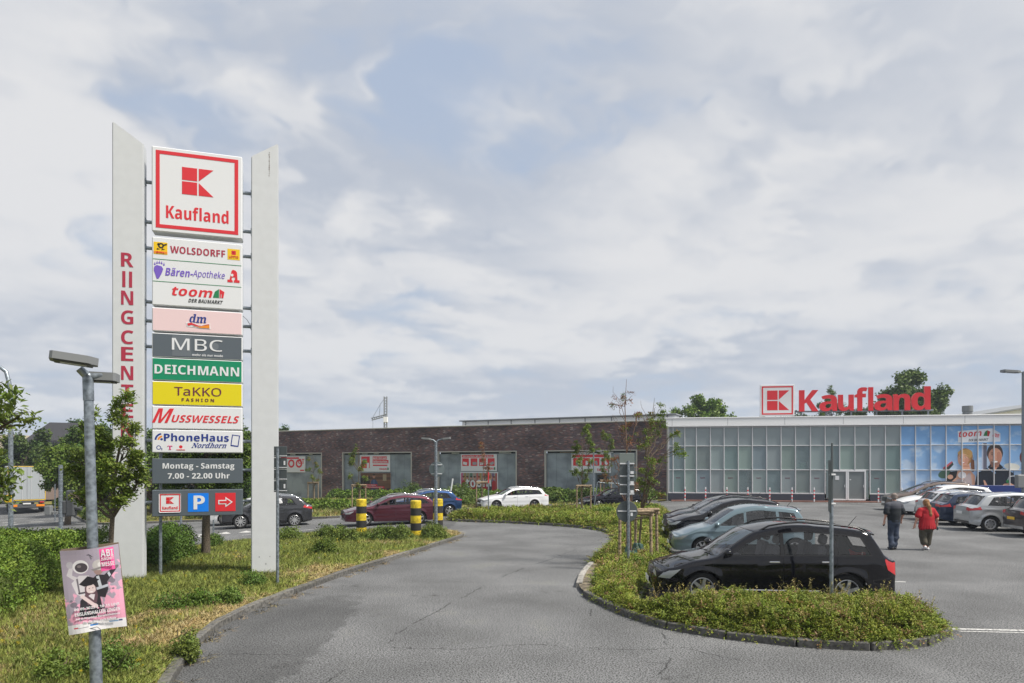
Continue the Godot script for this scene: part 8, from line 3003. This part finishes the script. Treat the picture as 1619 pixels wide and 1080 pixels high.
func plant_hedges():
	M.hedge_core = mat(lin(0.12, 0.16, 0.035), 0.95)
	var r := RandomNumberGenerator.new()
	r.seed = 303
	var t := thing("hedge", "broad clipped green hedge at the left edge beside the street", "hedge")
	hedge_fill(t, [[-14.5, 8.6], [-8.35, 10.6], [-8.7, 12.2], [-9.45, 14.2], [-9.6, 16.2], [-9.9, 18.0], [-12.0, 18.2], [-17.0, 15.0]], 1.02, 6500, 0.135, Color(0.13, 0.20, 0.028), L.mid, r)
	t = thing("hedge", "small rounded hedge block beyond the pylon's left fin", "hedge")
	hedge_fill(t, [[-9.95, 18.0], [-8.9, 17.4], [-9.3, 20.2], [-10.8, 20.8]], 0.95, 700, 0.15, Color(0.085, 0.15, 0.025), L.mid, r)
	t = thing("hedge", "low leafy strip hedge below the left shutter bays of the brick store", "hedge")
	hedge_fill(t, [[-17.0, 62.6], [-8.5, 58.5], [-0.5, 54.6], [1.6, 56.0], [-8.0, 60.6], [-17.0, 65.0]], 0.42, 2200, 0.30, Color(0.12, 0.19, 0.03), L.far, r, 0.2)
	t = thing("hedge", "low green hedge between street and the two left banner bays", "hedge")
	hedge_fill(t, [[-24.0, 52.0], [-12.0, 45.5], [-10.0, 47.0], [-22.0, 55.0]], 0.3, 1100, 0.3, Color(0.135, 0.20, 0.03), L.far, r, 0.15)
	t = thing("hedge", "dense mound hedge before the right shutter bay of the brick store", "hedge")
	hedge_fill(t, [[0.5, 52.6], [3.5, 50.2], [10.0, 50.7], [11.0, 51.6], [9.0, 53.0], [2.0, 55.6]], 0.62, 1900, 0.28, Color(0.10, 0.15, 0.028), L.far, r, 0.2)
	t = thing("hedge", "verge hedge behind the white estate car", "hedge")
	hedge_fill(t, [[-9.5, 46.5], [-4.0, 46.6], [0.5, 49.6], [0.2, 51.8], [-5.5, 51.0], [-10.5, 49.6]], 0.35, 1500, 0.28, Color(0.105, 0.15, 0.03), L.far, r, 0.2)
	t = thing("hedge", "rounded bright shrub hedge behind the pylon by the junction", "hedge")
	hedge_fill(t, [[-19.5, 41.2], [-16.6, 40.6], [-15.6, 42.0], [-17.0, 43.4], [-19.4, 43.0]], 0.75, 700, 0.3, Color(0.14, 0.20, 0.03), L.far, r)
	t = thing("hedge", "long low street hedge along the red footpath", "hedge")
	hedge_fill(t, [[-26.2, 42.2], [-29.2, 46.6], [-35.8, 56.0], [-46, 68.5], [-45.0, 70.2], [-34.8, 57.4], [-28.0, 48.4], [-25.0, 43.6]], 0.55, 1500, 0.3, Color(0.10, 0.15, 0.03), L.far, r)
	t = thing("hedge", "tall dark hedge row beyond the red footpath", "hedge")
	hedge_fill(t, [[-24.0, 49.0], [-31.5, 59.5], [-43.0, 74.0], [-40.5, 76.0], [-29.0, 61.0], [-21.5, 50.5]], 1.1, 1600, 0.4, Color(0.08, 0.13, 0.025), L.far, r, 0.25)

func limb(mb: MB, a: Vector3, b: Vector3, r0: float, r1: float, r: RandomNumberGenerator, wob := 0.06) -> Array:
	var pts := []
	var rad := []
	var n := 5
	for i in n + 1:
		var t := float(i) / n
		var p := a.lerp(b, t)
		if i > 0 and i < n:
			p += rdir(r) * (b - a).length() * wob
		pts.append(p); rad.append(lerpf(r0, r1, t))
	mb.tube(pts, rad, 6, false)
	return pts

func tree(called: String, label: String, base: Vector3, trunk: Array, lobes: Array, n: int, size: float, c: Color, mesh: Mesh, seed_: int, group := "", bark: Material = null, twigs := 3, dead := 0.0):
	# trunk: polyline of points with radii; lobes: [centre, radii] of leaf clouds, each reached by limbs
	var r := RandomNumberGenerator.new()
	r.seed = seed_
	var t := thing(called, label, "tree", base, 0.0, group)
	var tm := MB.new()
	var pts := []
	var rad := []
	for q in trunk:
		pts.append(q[0]); rad.append(q[1])
	tm.tube(pts, rad, 8)
	var vol := 0.0
	for lb in lobes: vol += pow(lb[1].x * lb[1].y * lb[1].z, 0.7)
	var bag := Bag.new()
	for lb in lobes:
		var ctr: Vector3 = lb[0]
		var rd: Vector3 = lb[1]
		# nearest point of the trunk below the lobe
		var from: Vector3 = pts[pts.size() - 1]
		var fr: float = rad[rad.size() - 1]
		for i in pts.size():
			if pts[i].y < ctr.y - rd.y * 0.2:
				from = pts[i]; fr = rad[i]
		var main: Array = limb(tm, from, ctr, fr * 0.7, fr * 0.25 + 0.004, r)
		for k in twigs:
			var e := ctr + rdir(r) * rd * 0.8
			limb(tm, main[2 + r.randi() % 3], e, fr * 0.3 + 0.003, 0.004, r, 0.1)
		var m := int(n * pow(rd.x * rd.y * rd.z, 0.7) / vol)
		# uneven outline: clumps gather round a few seeds inside the lobe
		var seeds := []
		for k in maxi(5, m / 22):
			seeds.append(ctr + rdir(r) * rd * pow(r.randf(), 0.33))
		for k in m:
			var s0: Vector3 = seeds[r.randi() % seeds.size()]
			var p := s0 + rdir(r) * rd * 0.34 * pow(r.randf(), 0.6)
			var s := size * r.randf_range(0.65, 1.3)
			var cc := leafy(Color(0.22, 0.10, 0.05), r) if r.randf() < dead else leafy(c, r, 0.28)
			bag.add(p, Vector3(s, s, s), turn_any(r), cc)
	part(t, "trunk", tm, bark if bark else M.bark)
	plant(t, "crown", bag, mesh, M.foliage)
	return t

func simple_tree(called: String, label: String, x, d, h, w, c: Color, seed_: int, group := "", n := 700, crown_low := 0.3):
	var r := RandomNumberGenerator.new()
	r.seed = seed_ * 7 + 1
	var y0 := gy(x, d)
	var lobes := []
	var k := 9
	for i in k:
		var a := TAU * i / k + r.randf() * 0.6
		var lv := r.randf()
		var yy: float = h * lerpf(crown_low + 0.14, 0.84, lv)
		var out: float = w * 0.5 * (0.62 if lv < 0.75 else 0.34) * r.randf_range(0.7, 1.1)
		var rr: float = w * r.randf_range(0.19, 0.28)
		lobes.append([Vector3(cos(a) * out, yy, sin(a) * out), Vector3(rr, rr * r.randf_range(0.8, 1.1), rr)])
	lobes.append([Vector3(r.randf_range(-0.1, 0.1) * w, h * 0.86, 0), Vector3(w * 0.24, h * 0.14, w * 0.24)])
	lobes.append([Vector3(0, h * (crown_low + 0.9) * 0.5, 0), Vector3(w * 0.34, h * 0.25, w * 0.34)])
	return tree(called, label, V(x, y0, d), [[Vector3(0, -0.2, 0), w * 0.045], [Vector3(0.1, h * crown_low, 0), w * 0.036], [Vector3(0.0, h * 0.62, 0.1), w * 0.024], [Vector3(0, h * 0.8, 0), w * 0.012]], lobes, n, w * 0.062, c, L.far, seed_, group)

func plant_trees():
	# --- near tree between lamp post and pylon, slender multi-stem with long leaves
	tree("street_tree", "young leafy tree overlapping the lower left pylon fin", V(-7.85, 0.05, 13.3), [[Vector3(0, -0.1, 0), 0.06], [Vector3(0.02, 0.9, 0), 0.05], [Vector3(0.06, 1.6, 0), 0.042], [Vector3(0.1, 2.5, 0), 0.03], [Vector3(0.3, 3.4, 0), 0.014]],
		[[Vector3(0.30, 3.55, 0.0), Vector3(0.20, 0.5, 0.24)], [Vector3(0.50, 3.0, 0.1), Vector3(0.26, 0.40, 0.3)], [Vector3(0.22, 2.55, 0.1), Vector3(0.36, 0.42, 0.36)], [Vector3(-0.25, 2.9, 0.0), Vector3(0.32, 0.5, 0.34)], [Vector3(-0.38, 3.4, 0.0), Vector3(0.18, 0.36, 0.22)], [Vector3(-0.28, 2.15, 0.0), Vector3(0.3, 0.3, 0.3)], [Vector3(0.40, 2.1, 0.1), Vector3(0.26, 0.28, 0.28)], [Vector3(-0.62, 2.65, -0.1), Vector3(0.24, 0.32, 0.28)], [Vector3(-0.55, 2.0, 0.1), Vector3(0.2, 0.24, 0.22)], [Vector3(0.62, 2.5, 0.0), Vector3(0.16, 0.24, 0.2)]], 900, 0.115, Color(0.135, 0.19, 0.03), L.big, 41, "", null, 6)
	# --- tree reaching in at the left edge
	tree("street_tree", "large-leaved branches reaching into the picture at the left edge", V(-7.9, 0.05, 8.9), [[Vector3(0, -0.1, 0), 0.08], [Vector3(0.05, 1.2, 0), 0.065], [Vector3(0.1, 2.3, 0), 0.05], [Vector3(0.15, 3.4, 0), 0.03], [Vector3(0.2, 4.0, 0), 0.015]],
		[[Vector3(1.22, 3.5, 0.15), Vector3(0.30, 0.24, 0.3)], [Vector3(1.55, 3.25, 0.15), Vector3(0.2, 0.16, 0.2)], [Vector3(1.1, 2.65, 0.15), Vector3(0.3, 0.26, 0.3)], [Vector3(1.36, 2.45, 0.2), Vector3(0.2, 0.16, 0.2)], [Vector3(1.0, 2.2, 0.1), Vector3(0.26, 0.2, 0.26)], [Vector3(0.5, 3.2, -0.1), Vector3(0.6, 0.6, 0.6)], [Vector3(-0.5, 3.0, 0.0), Vector3(0.7, 0.8, 0.7)], [Vector3(0.0, 3.9, 0.0), Vector3(0.6, 0.5, 0.6)]], 520, 0.15, Color(0.125, 0.17, 0.035), L.big, 43, "", null, 5)
	# --- tree whose trunk stands behind the sign panels
	tree("street_tree", "bushy tree with a bare grey trunk standing behind the sign panels", V(-9.15, 0.0, 20.4), [[Vector3(0, -0.1, 0), 0.13], [Vector3(0, 0.8, 0), 0.115], [Vector3(0.02, 1.9, 0), 0.10], [Vector3(0.0, 3.0, 0), 0.06], [Vector3(0, 4.0, 0), 0.02]],
		[[Vector3(0, 3.2, 0), Vector3(0.95, 0.9, 0.9)], [Vector3(0.95, 2.9, 0.1), Vector3(0.6, 0.7, 0.6)], [Vector3(-0.95, 2.8, 0.1), Vector3(0.55, 0.6, 0.6)], [Vector3(0.5, 2.3, 0.3), Vector3(0.6, 0.45, 0.5)], [Vector3(-0.5, 2.4, 0.2), Vector3(0.6, 0.45, 0.5)], [Vector3(1.25, 3.3, -0.2), Vector3(0.35, 0.5, 0.4)]], 1500, 0.17, Color(0.085, 0.135, 0.025), L.mid, 45)
	# --- trees along the street and behind the brick store
	var g := "trees along the street"
	simple_tree("street_tree", "dark rounded tree right of the lorry by the footpath", -30.0, 50.0, 6.4, 6.0, Color(0.065, 0.11, 0.022), 51, g, 800, 0.22)
	simple_tree("street_tree", "broad dark tree farther up the street beyond the lorry", -40.0, 68.0, 7.2, 8.0, Color(0.055, 0.095, 0.022), 52, g, 800, 0.15)
	simple_tree("street_tree", "leafy tree beyond the street left of the pylon's left fin", -24.0, 45.5, 5.4, 4.6, Color(0.08, 0.13, 0.025), 53, g, 700, 0.2)
	simple_tree("street_tree", "green tree seen between the sign panels and the left fin", -24.5, 50.0, 6.6, 5.4, Color(0.075, 0.125, 0.022), 54, g, 800, 0.15)
	simple_tree("street_tree", "green tree seen between the sign panels and the right fin", -21.6, 52.0, 7.2, 6.0, Color(0.07, 0.12, 0.022), 55, g, 800, 0.12)
	simple_tree("street_tree", "distant green tree above the lorry at the left", -64.0, 98.0, 10.5, 11.0, Color(0.06, 0.10, 0.025), 56, g, 600, 0.15)
	simple_tree("street_tree", "pale green tree beside the beige block at the left", -73.0, 100.0, 7.5, 8.0, Color(0.09, 0.13, 0.03), 57, g, 500, 0.15)
	simple_tree("street_tree", "bright rounded tree standing right of the lorry, before the dark roof", -26.4, 40.5, 4.9, 4.2, Color(0.12, 0.175, 0.03), 58, g, 800, 0.24)
	simple_tree("street_tree", "dark tree filling the gap behind the lorry", -47.0, 66.0, 7.4, 8.0, Color(0.07, 0.11, 0.025), 59, g, 700, 0.12)
	simple_tree("street_tree", "mid green tree in front of the dark hipped roof", -38.5, 60.0, 6.8, 6.0, Color(0.085, 0.13, 0.028), 60, g, 700, 0.15)
	g = "trees behind the stores"
	simple_tree("background_tree", "tree above the left end of the brick store", -31.0, 92.0, 9.4, 7.0, Color(0.07, 0.12, 0.025), 61, g, 700)
	simple_tree("background_tree", "low tree top left of the tower crane", -24.0, 96.0, 7.9, 4.0, Color(0.08, 0.13, 0.03), 62, g, 350)
	simple_tree("background_tree", "low tree top right of the tower crane", -17.5, 96.0, 7.9, 3.6, Color(0.08, 0.13, 0.03), 63, g, 350)
	simple_tree("background_tree", "round bright green tree above the glass store's left end", 27.2, 95.0, 12.2, 9.4, Color(0.125, 0.20, 0.028), 64, g, 1300)
	simple_tree("background_tree", "large dark tree behind the end of the roof letters", 54.0, 92.0, 15.0, 11.5, Color(0.085, 0.13, 0.025), 65, g, 1500)
	simple_tree("background_tree", "slim tree behind the middle roof letters", 43.0, 92.0, 13.6, 4.6, Color(0.10, 0.15, 0.028), 66, g, 600)
	simple_tree("background_tree", "low dark tree behind the roof letters", 47.5, 94.0, 10.6, 8.0, Color(0.08, 0.12, 0.025), 67, g, 600)
	simple_tree("background_tree", "wide low tree line behind the first roof letters", 40.2, 94.0, 9.9, 9.0, Color(0.075, 0.115, 0.025), 69, g, 700)
	simple_tree("background_tree", "small dark tree left of the roof emblem", 34.2, 95.0, 9.8, 4.4, Color(0.055, 0.09, 0.022), 68, g, 350)
	# --- staked saplings
	g = "staked saplings"
	sapling("half-dead tall sapling beside the stacked sign backs", 3.25, 18.6, 5.0, -0.05, 0.75, 5, 71, true)
	sapling("leafy sapling leaning right beside the stacked sign backs", 3.62, 19.6, 4.6, 0.12, 0.12, 9, 72, true)
	sapling("fresh green sapling in the bed, left of the stacked sign backs", 3.95, 38.4, 5.2, 0.0, 0.0, 10, 73, false)
	sapling("green sapling close to the brick wall behind the black hatchback", 6.75, 49.8, 5.6, 0.0, 0.05, 9, 74, false)
	sapling("brown dead sapling before the toom crowd banner", -2.05, 46.2, 4.6, 0.05, 0.97, 4, 75, false)
	sapling("thin yellow-green sapling before the workshop banner", -9.7, 43.2, 4.3, 0.0, 0.1, 5, 76, false)
	sapling("tiny sapling with two stakes before the leftmost bay", -16.9, 58.0, 4.2, 0.0, 0.2, 3, 77, false)

func sapling(label: String, x: float, d: float, h: float, lean: float, dead: float, n_lobes: int, seed_: int, near: bool):
	var r := RandomNumberGenerator.new()
	r.seed = seed_ * 13
	var y0 := gy(x, d) + 0.08
	var lobes := []
	for k in n_lobes + 4:
		var t := 0.38 + 0.56 * (k + r.randf()) / (n_lobes + 4)
		var w := 0.62 * sin(PI * clampf((t - 0.3) / 0.72, 0.05, 0.97))
		var a := r.randf() * TAU
		lobes.append([Vector3(cos(a) * w + lean * h * t * (1.6 if near else 1.0), h * t, sin(a) * w * 0.7), Vector3(0.2, 0.26, 0.2) * r.randf_range(0.7, 1.2)])
	var c := Color(0.14, 0.20, 0.03)
	var sap: Node3D = tree("sapling", label, V(x, y0, d), [[Vector3(0, -0.1, 0), 0.035], [Vector3(lean * h * 0.2, h * 0.3, 0), 0.03], [Vector3(lean * h * 0.5, h * 0.6, 0), 0.02], [Vector3(lean * h * 0.7, h * 0.85, 0.02), 0.011], [Vector3(lean * h * 0.75 + 0.06, h * 1.0, 0), 0.004]], lobes, int((16 if dead > 0.5 else 30) * (n_lobes + 3) * (0.85 if near else 1.0)), 0.085 if near else 0.12, c, L.big, seed_, "staked saplings", M.twig_dead if dead > 0.5 else M.twig, 4, dead)
	# bare shoots
	var tw := MB.new()
	for k in 7:
		var a := r.randf() * TAU
		var p := Vector3(lean * h * 0.7, h * r.randf_range(0.5, 0.85), 0)
		limb(tw, p, p + Vector3(cos(a) * 0.35, r.randf_range(0.4, 0.9), sin(a) * 0.3), 0.009, 0.003, r, 0.08)
	part(sap, "shoot", tw, M.twig_dead).set_meta("kind", "stuff")
	# stakes with cross rails
	var s := thing("tree_stakes", "round timber stakes and rails holding the " + {71: "half-dead sapling by the sign backs", 72: "leaning leafy sapling by the sign backs", 73: "fresh green sapling in the bed", 74: "sapling close to the brick wall", 75: "brown dead sapling", 76: "thin yellow-green sapling", 77: "tiny sapling at the leftmost bay"}[seed_], "tree stakes", V(x, y0, d), 0.25, "tree stakes")
	var q := 0.46 if near else 0.42
	var hh := 1.45 if near else 1.75
	var spots := [Vector3(-q, 0, q * 0.6), Vector3(q, 0, q * 0.6), Vector3(q * 0.2, 0, -q * 0.8)]
	for p in spots:
		var m := MB.new()
		m.tube([p + Vector3(0, -0.15, 0), p * 0.97 + Vector3(0, hh, 0)], [0.042, 0.04], 8)
		part(s, "stake", m, M.wood)
	for k in 3:
		var m := MB.new()
		var a: Vector3 = spots[k] * 1.1 + Vector3(0, hh - 0.04 - (0.09 if k else 0.0), 0)
		var b: Vector3 = spots[(k + 1) % 3] * 1.1 + Vector3(0, hh - 0.04 - (0.09 if k else 0.0), 0)
		m.tube([a, b], [0.042, 0.042], 8)
		part(s, "rail", m, M.wood)
	var bm := MB.new()
	bm.tube([spots[0] + Vector3(0, hh - 0.2, 0), Vector3(0, hh - 0.28, 0.03), spots[1] + Vector3(0, hh - 0.2, 0)], [0.012, 0.02, 0.012], 5)
	part(s, "tree_tie", bm, M.bark)
	if near or seed_ == 73:
		var wb := thing("watering_bag", "slumped dark green watering bag at the foot of the " + {71: "half-dead sapling", 72: "leaning leafy sapling", 73: "fresh green sapling"}[seed_], "watering bag", V(x, y0, d), 0.0, "watering bags")
		var bones := []
		for k in 7:
			var a := TAU * k / 7.0
			bones.append([Vector3(cos(a) * 0.16, 0.08, sin(a) * 0.16), Vector3(cos(a + 0.4) * 0.10, r.randf_range(0.28, 0.46), sin(a + 0.4) * 0.10), r.randf_range(0.09, 0.13), r.randf_range(0.03, 0.06)])
		part(wb, "bag", sdf_mesh(bones, 0.022, 0.02), M.tarp)

func plant_shrubs():
	var r := RandomNumberGenerator.new()
	r.seed = 404
	# x, d, width, height, colour, flowers, label
	var list := [
		[-5.9, 12.4, 0.9, 0.42, Color(0.10, 0.165, 0.025), 1, "low rose bush with pink blooms left of the kerb, right of the poster"],
		[-5.35, 12.9, 0.6, 0.3, Color(0.11, 0.17, 0.03), 1, "smaller rose bush close to the kerb, beside the larger one"],
		[-5.45, 14.6, 0.55, 0.34, Color(0.10, 0.16, 0.03), 1, "small rose bush at the foot of the right pylon fin"],
		[-4.95, 8.5, 0.8, 0.4, Color(0.11, 0.17, 0.03), 0, "weedy shrub at the lower edge right of the lamp post"],
		[-5.55, 8.4, 0.7, 0.26, Color(0.12, 0.17, 0.03), 0, "ground-hugging shrub at the lower left corner"],
		[-4.5, 9.3, 0.4, 0.5, Color(0.13, 0.17, 0.035), 0, "tall weed clump between the lamp post and the kerb"],
		[-6.0, 24.2, 1.2, 0.5, Color(0.12, 0.165, 0.03), 2, "yellow-flowered shrub left of the banded bollards"],
		[-4.85, 24.8, 1.2, 0.62, Color(0.115, 0.165, 0.03), 2, "shrub in front of the gap between left and middle bollard"],
		[-3.9, 25.0, 1.0, 0.6, Color(0.12, 0.165, 0.035), 2, "shrub at the foot of the middle banded bollard"],
		[-3.05, 25.6, 1.1, 0.62, Color(0.125, 0.17, 0.035), 2, "shrub at the tip of the lawn below the double lamp"],
		[-6.9, 26.0, 1.1, 0.55, Color(0.12, 0.165, 0.03), 0, "shrub on the lawn below the left banded bollard"],
		[-8.3, 25.4, 1.2, 0.5, Color(0.12, 0.17, 0.03), 0, "shrub right of the right pylon fin on the lawn's far edge"],
		[-7.45, 20.8, 0.8, 0.5, Color(0.115, 0.17, 0.03), 0, "shrub on the lawn between pylon fin and far kerb"],
		[-9.9, 23.0, 0.8, 0.55, Color(0.10, 0.165, 0.03), 0, "leafy shrub behind the sign panels beside the bare trunk"],
		[-5.6, 20.4, 0.7, 0.45, Color(0.12, 0.17, 0.03), 0, "low shrub in the middle of the lawn"],
		[-7.6, 51.5, 2.6, 1.5, Color(0.09, 0.14, 0.03), 3, "rambling white rose bush before the workshop banner"],
		[-3.7, 52.6, 2.2, 1.4, Color(0.10, 0.15, 0.03), 3, "white-flowering bush between the two middle shutter bays"],
		[3.15, 17.0, 0.7, 0.35, Color(0.14, 0.2, 0.03), 0, "bright young shrub at the foot of the stacked sign backs"],
		[7.7, 38.6, 1.5, 0.6, Color(0.14, 0.21, 0.03), 0, "bright bushy growth at the bed's far end by the black cars"],
		[4.55, 36.2, 2.0, 0.6, Color(0.145, 0.215, 0.03), 0, "bright green mound in the bed below the fresh sapling"]]
	for q in list:
		var t := thing("shrub", q[6], "shrub", V(q[0], gy(q[0], q[1]) + 0.09, q[1]), 0.0, "shrubs on lawn and verge")
		var bag := Bag.new()
		var fl := Bag.new()
		var w: float = q[2]
		var h: float = q[3]
		var n := int(90 + 170 * w)
		var sz: float = 0.085 + 0.012 * (q[1] - 8.0) * 0.35
		var knots := []
		for i in 6:
			var ka := r.randf() * TAU
			var kr := w * 0.42 * sqrt(r.randf())
			knots.append([Vector3(cos(ka) * kr, 0, sin(ka) * kr), r.randf_range(0.16, 0.34) * w, h * r.randf_range(0.35, 1.05)])
		for i in n:
			var v := rdir(r)
			v.y = absf(v.y)
			var kn: Array = knots[r.randi() % 6]
			var p: Vector3 = kn[0] + v * Vector3(kn[1], kn[2], kn[1]) * pow(r.randf(), 0.5)
			if r.randf() < 0.06: p.y += r.randf() * h * 0.4
			var s: float = sz * r.randf_range(0.7, 1.3)
			bag.add(p, Vector3(s, s, s), turn_any(r), leafy(q[4], r, 0.3))
			if q[5] and r.randf() < [0, 0.035, 0.10, 0.22][q[5]]:
				var fs := [0.0, 0.03, 0.028, 0.055][q[5]] as float
				fl.add(p * 1.08 + Vector3(0, 0.02, 0), Vector3(fs, fs, fs), turn_any(r), [Color(), Color(0.62, 0.22, 0.27), Color(0.66, 0.50, 0.03), Color(0.72, 0.68, 0.58)][q[5]])
		plant(t, "foliage", bag, L.mid, M.foliage)
		var st := MB.new()
		for k in 5:
			var e := rdir(r)
			limb(st, Vector3(), Vector3(e.x * w * 0.35, h * 0.75, e.z * w * 0.35), 0.012, 0.004, r)
		part(t, "stem", st, M.twig)
		if fl.f.size():
			plant(t, "flower", fl, L.mid, M.foliage)
	# dandelions and clover heads in the grass
	var dn := Bag.new()
	var lawn := smooth_line(LAWN_KERB, 3)
	lawn.append(Vector2(-30, 1.5))
	for i in 160:
		var p := Vector2(r.randf_range(-8.5, -2.4), r.randf_range(8.0, 27.0))
		if inside_distance(p, lawn) < 0.25: continue
		dn.add(V(p.x, gy(p.x, p.y) + r.randf_range(0.2, 0.3), p.y), Vector3.ONE * r.randf_range(0.014, 0.024) * (1.0 + p.y * 0.03), turn_any(r), Color(0.68, 0.50, 0.02) if r.randf() < 0.8 else Color(0.6, 0.5, 0.5))
	tag(plant(self, "wild_flowers", dn, L.mid, M.foliage), "scattered yellow wild flowers in the lawn grass", "wild flowers", "", "stuff")
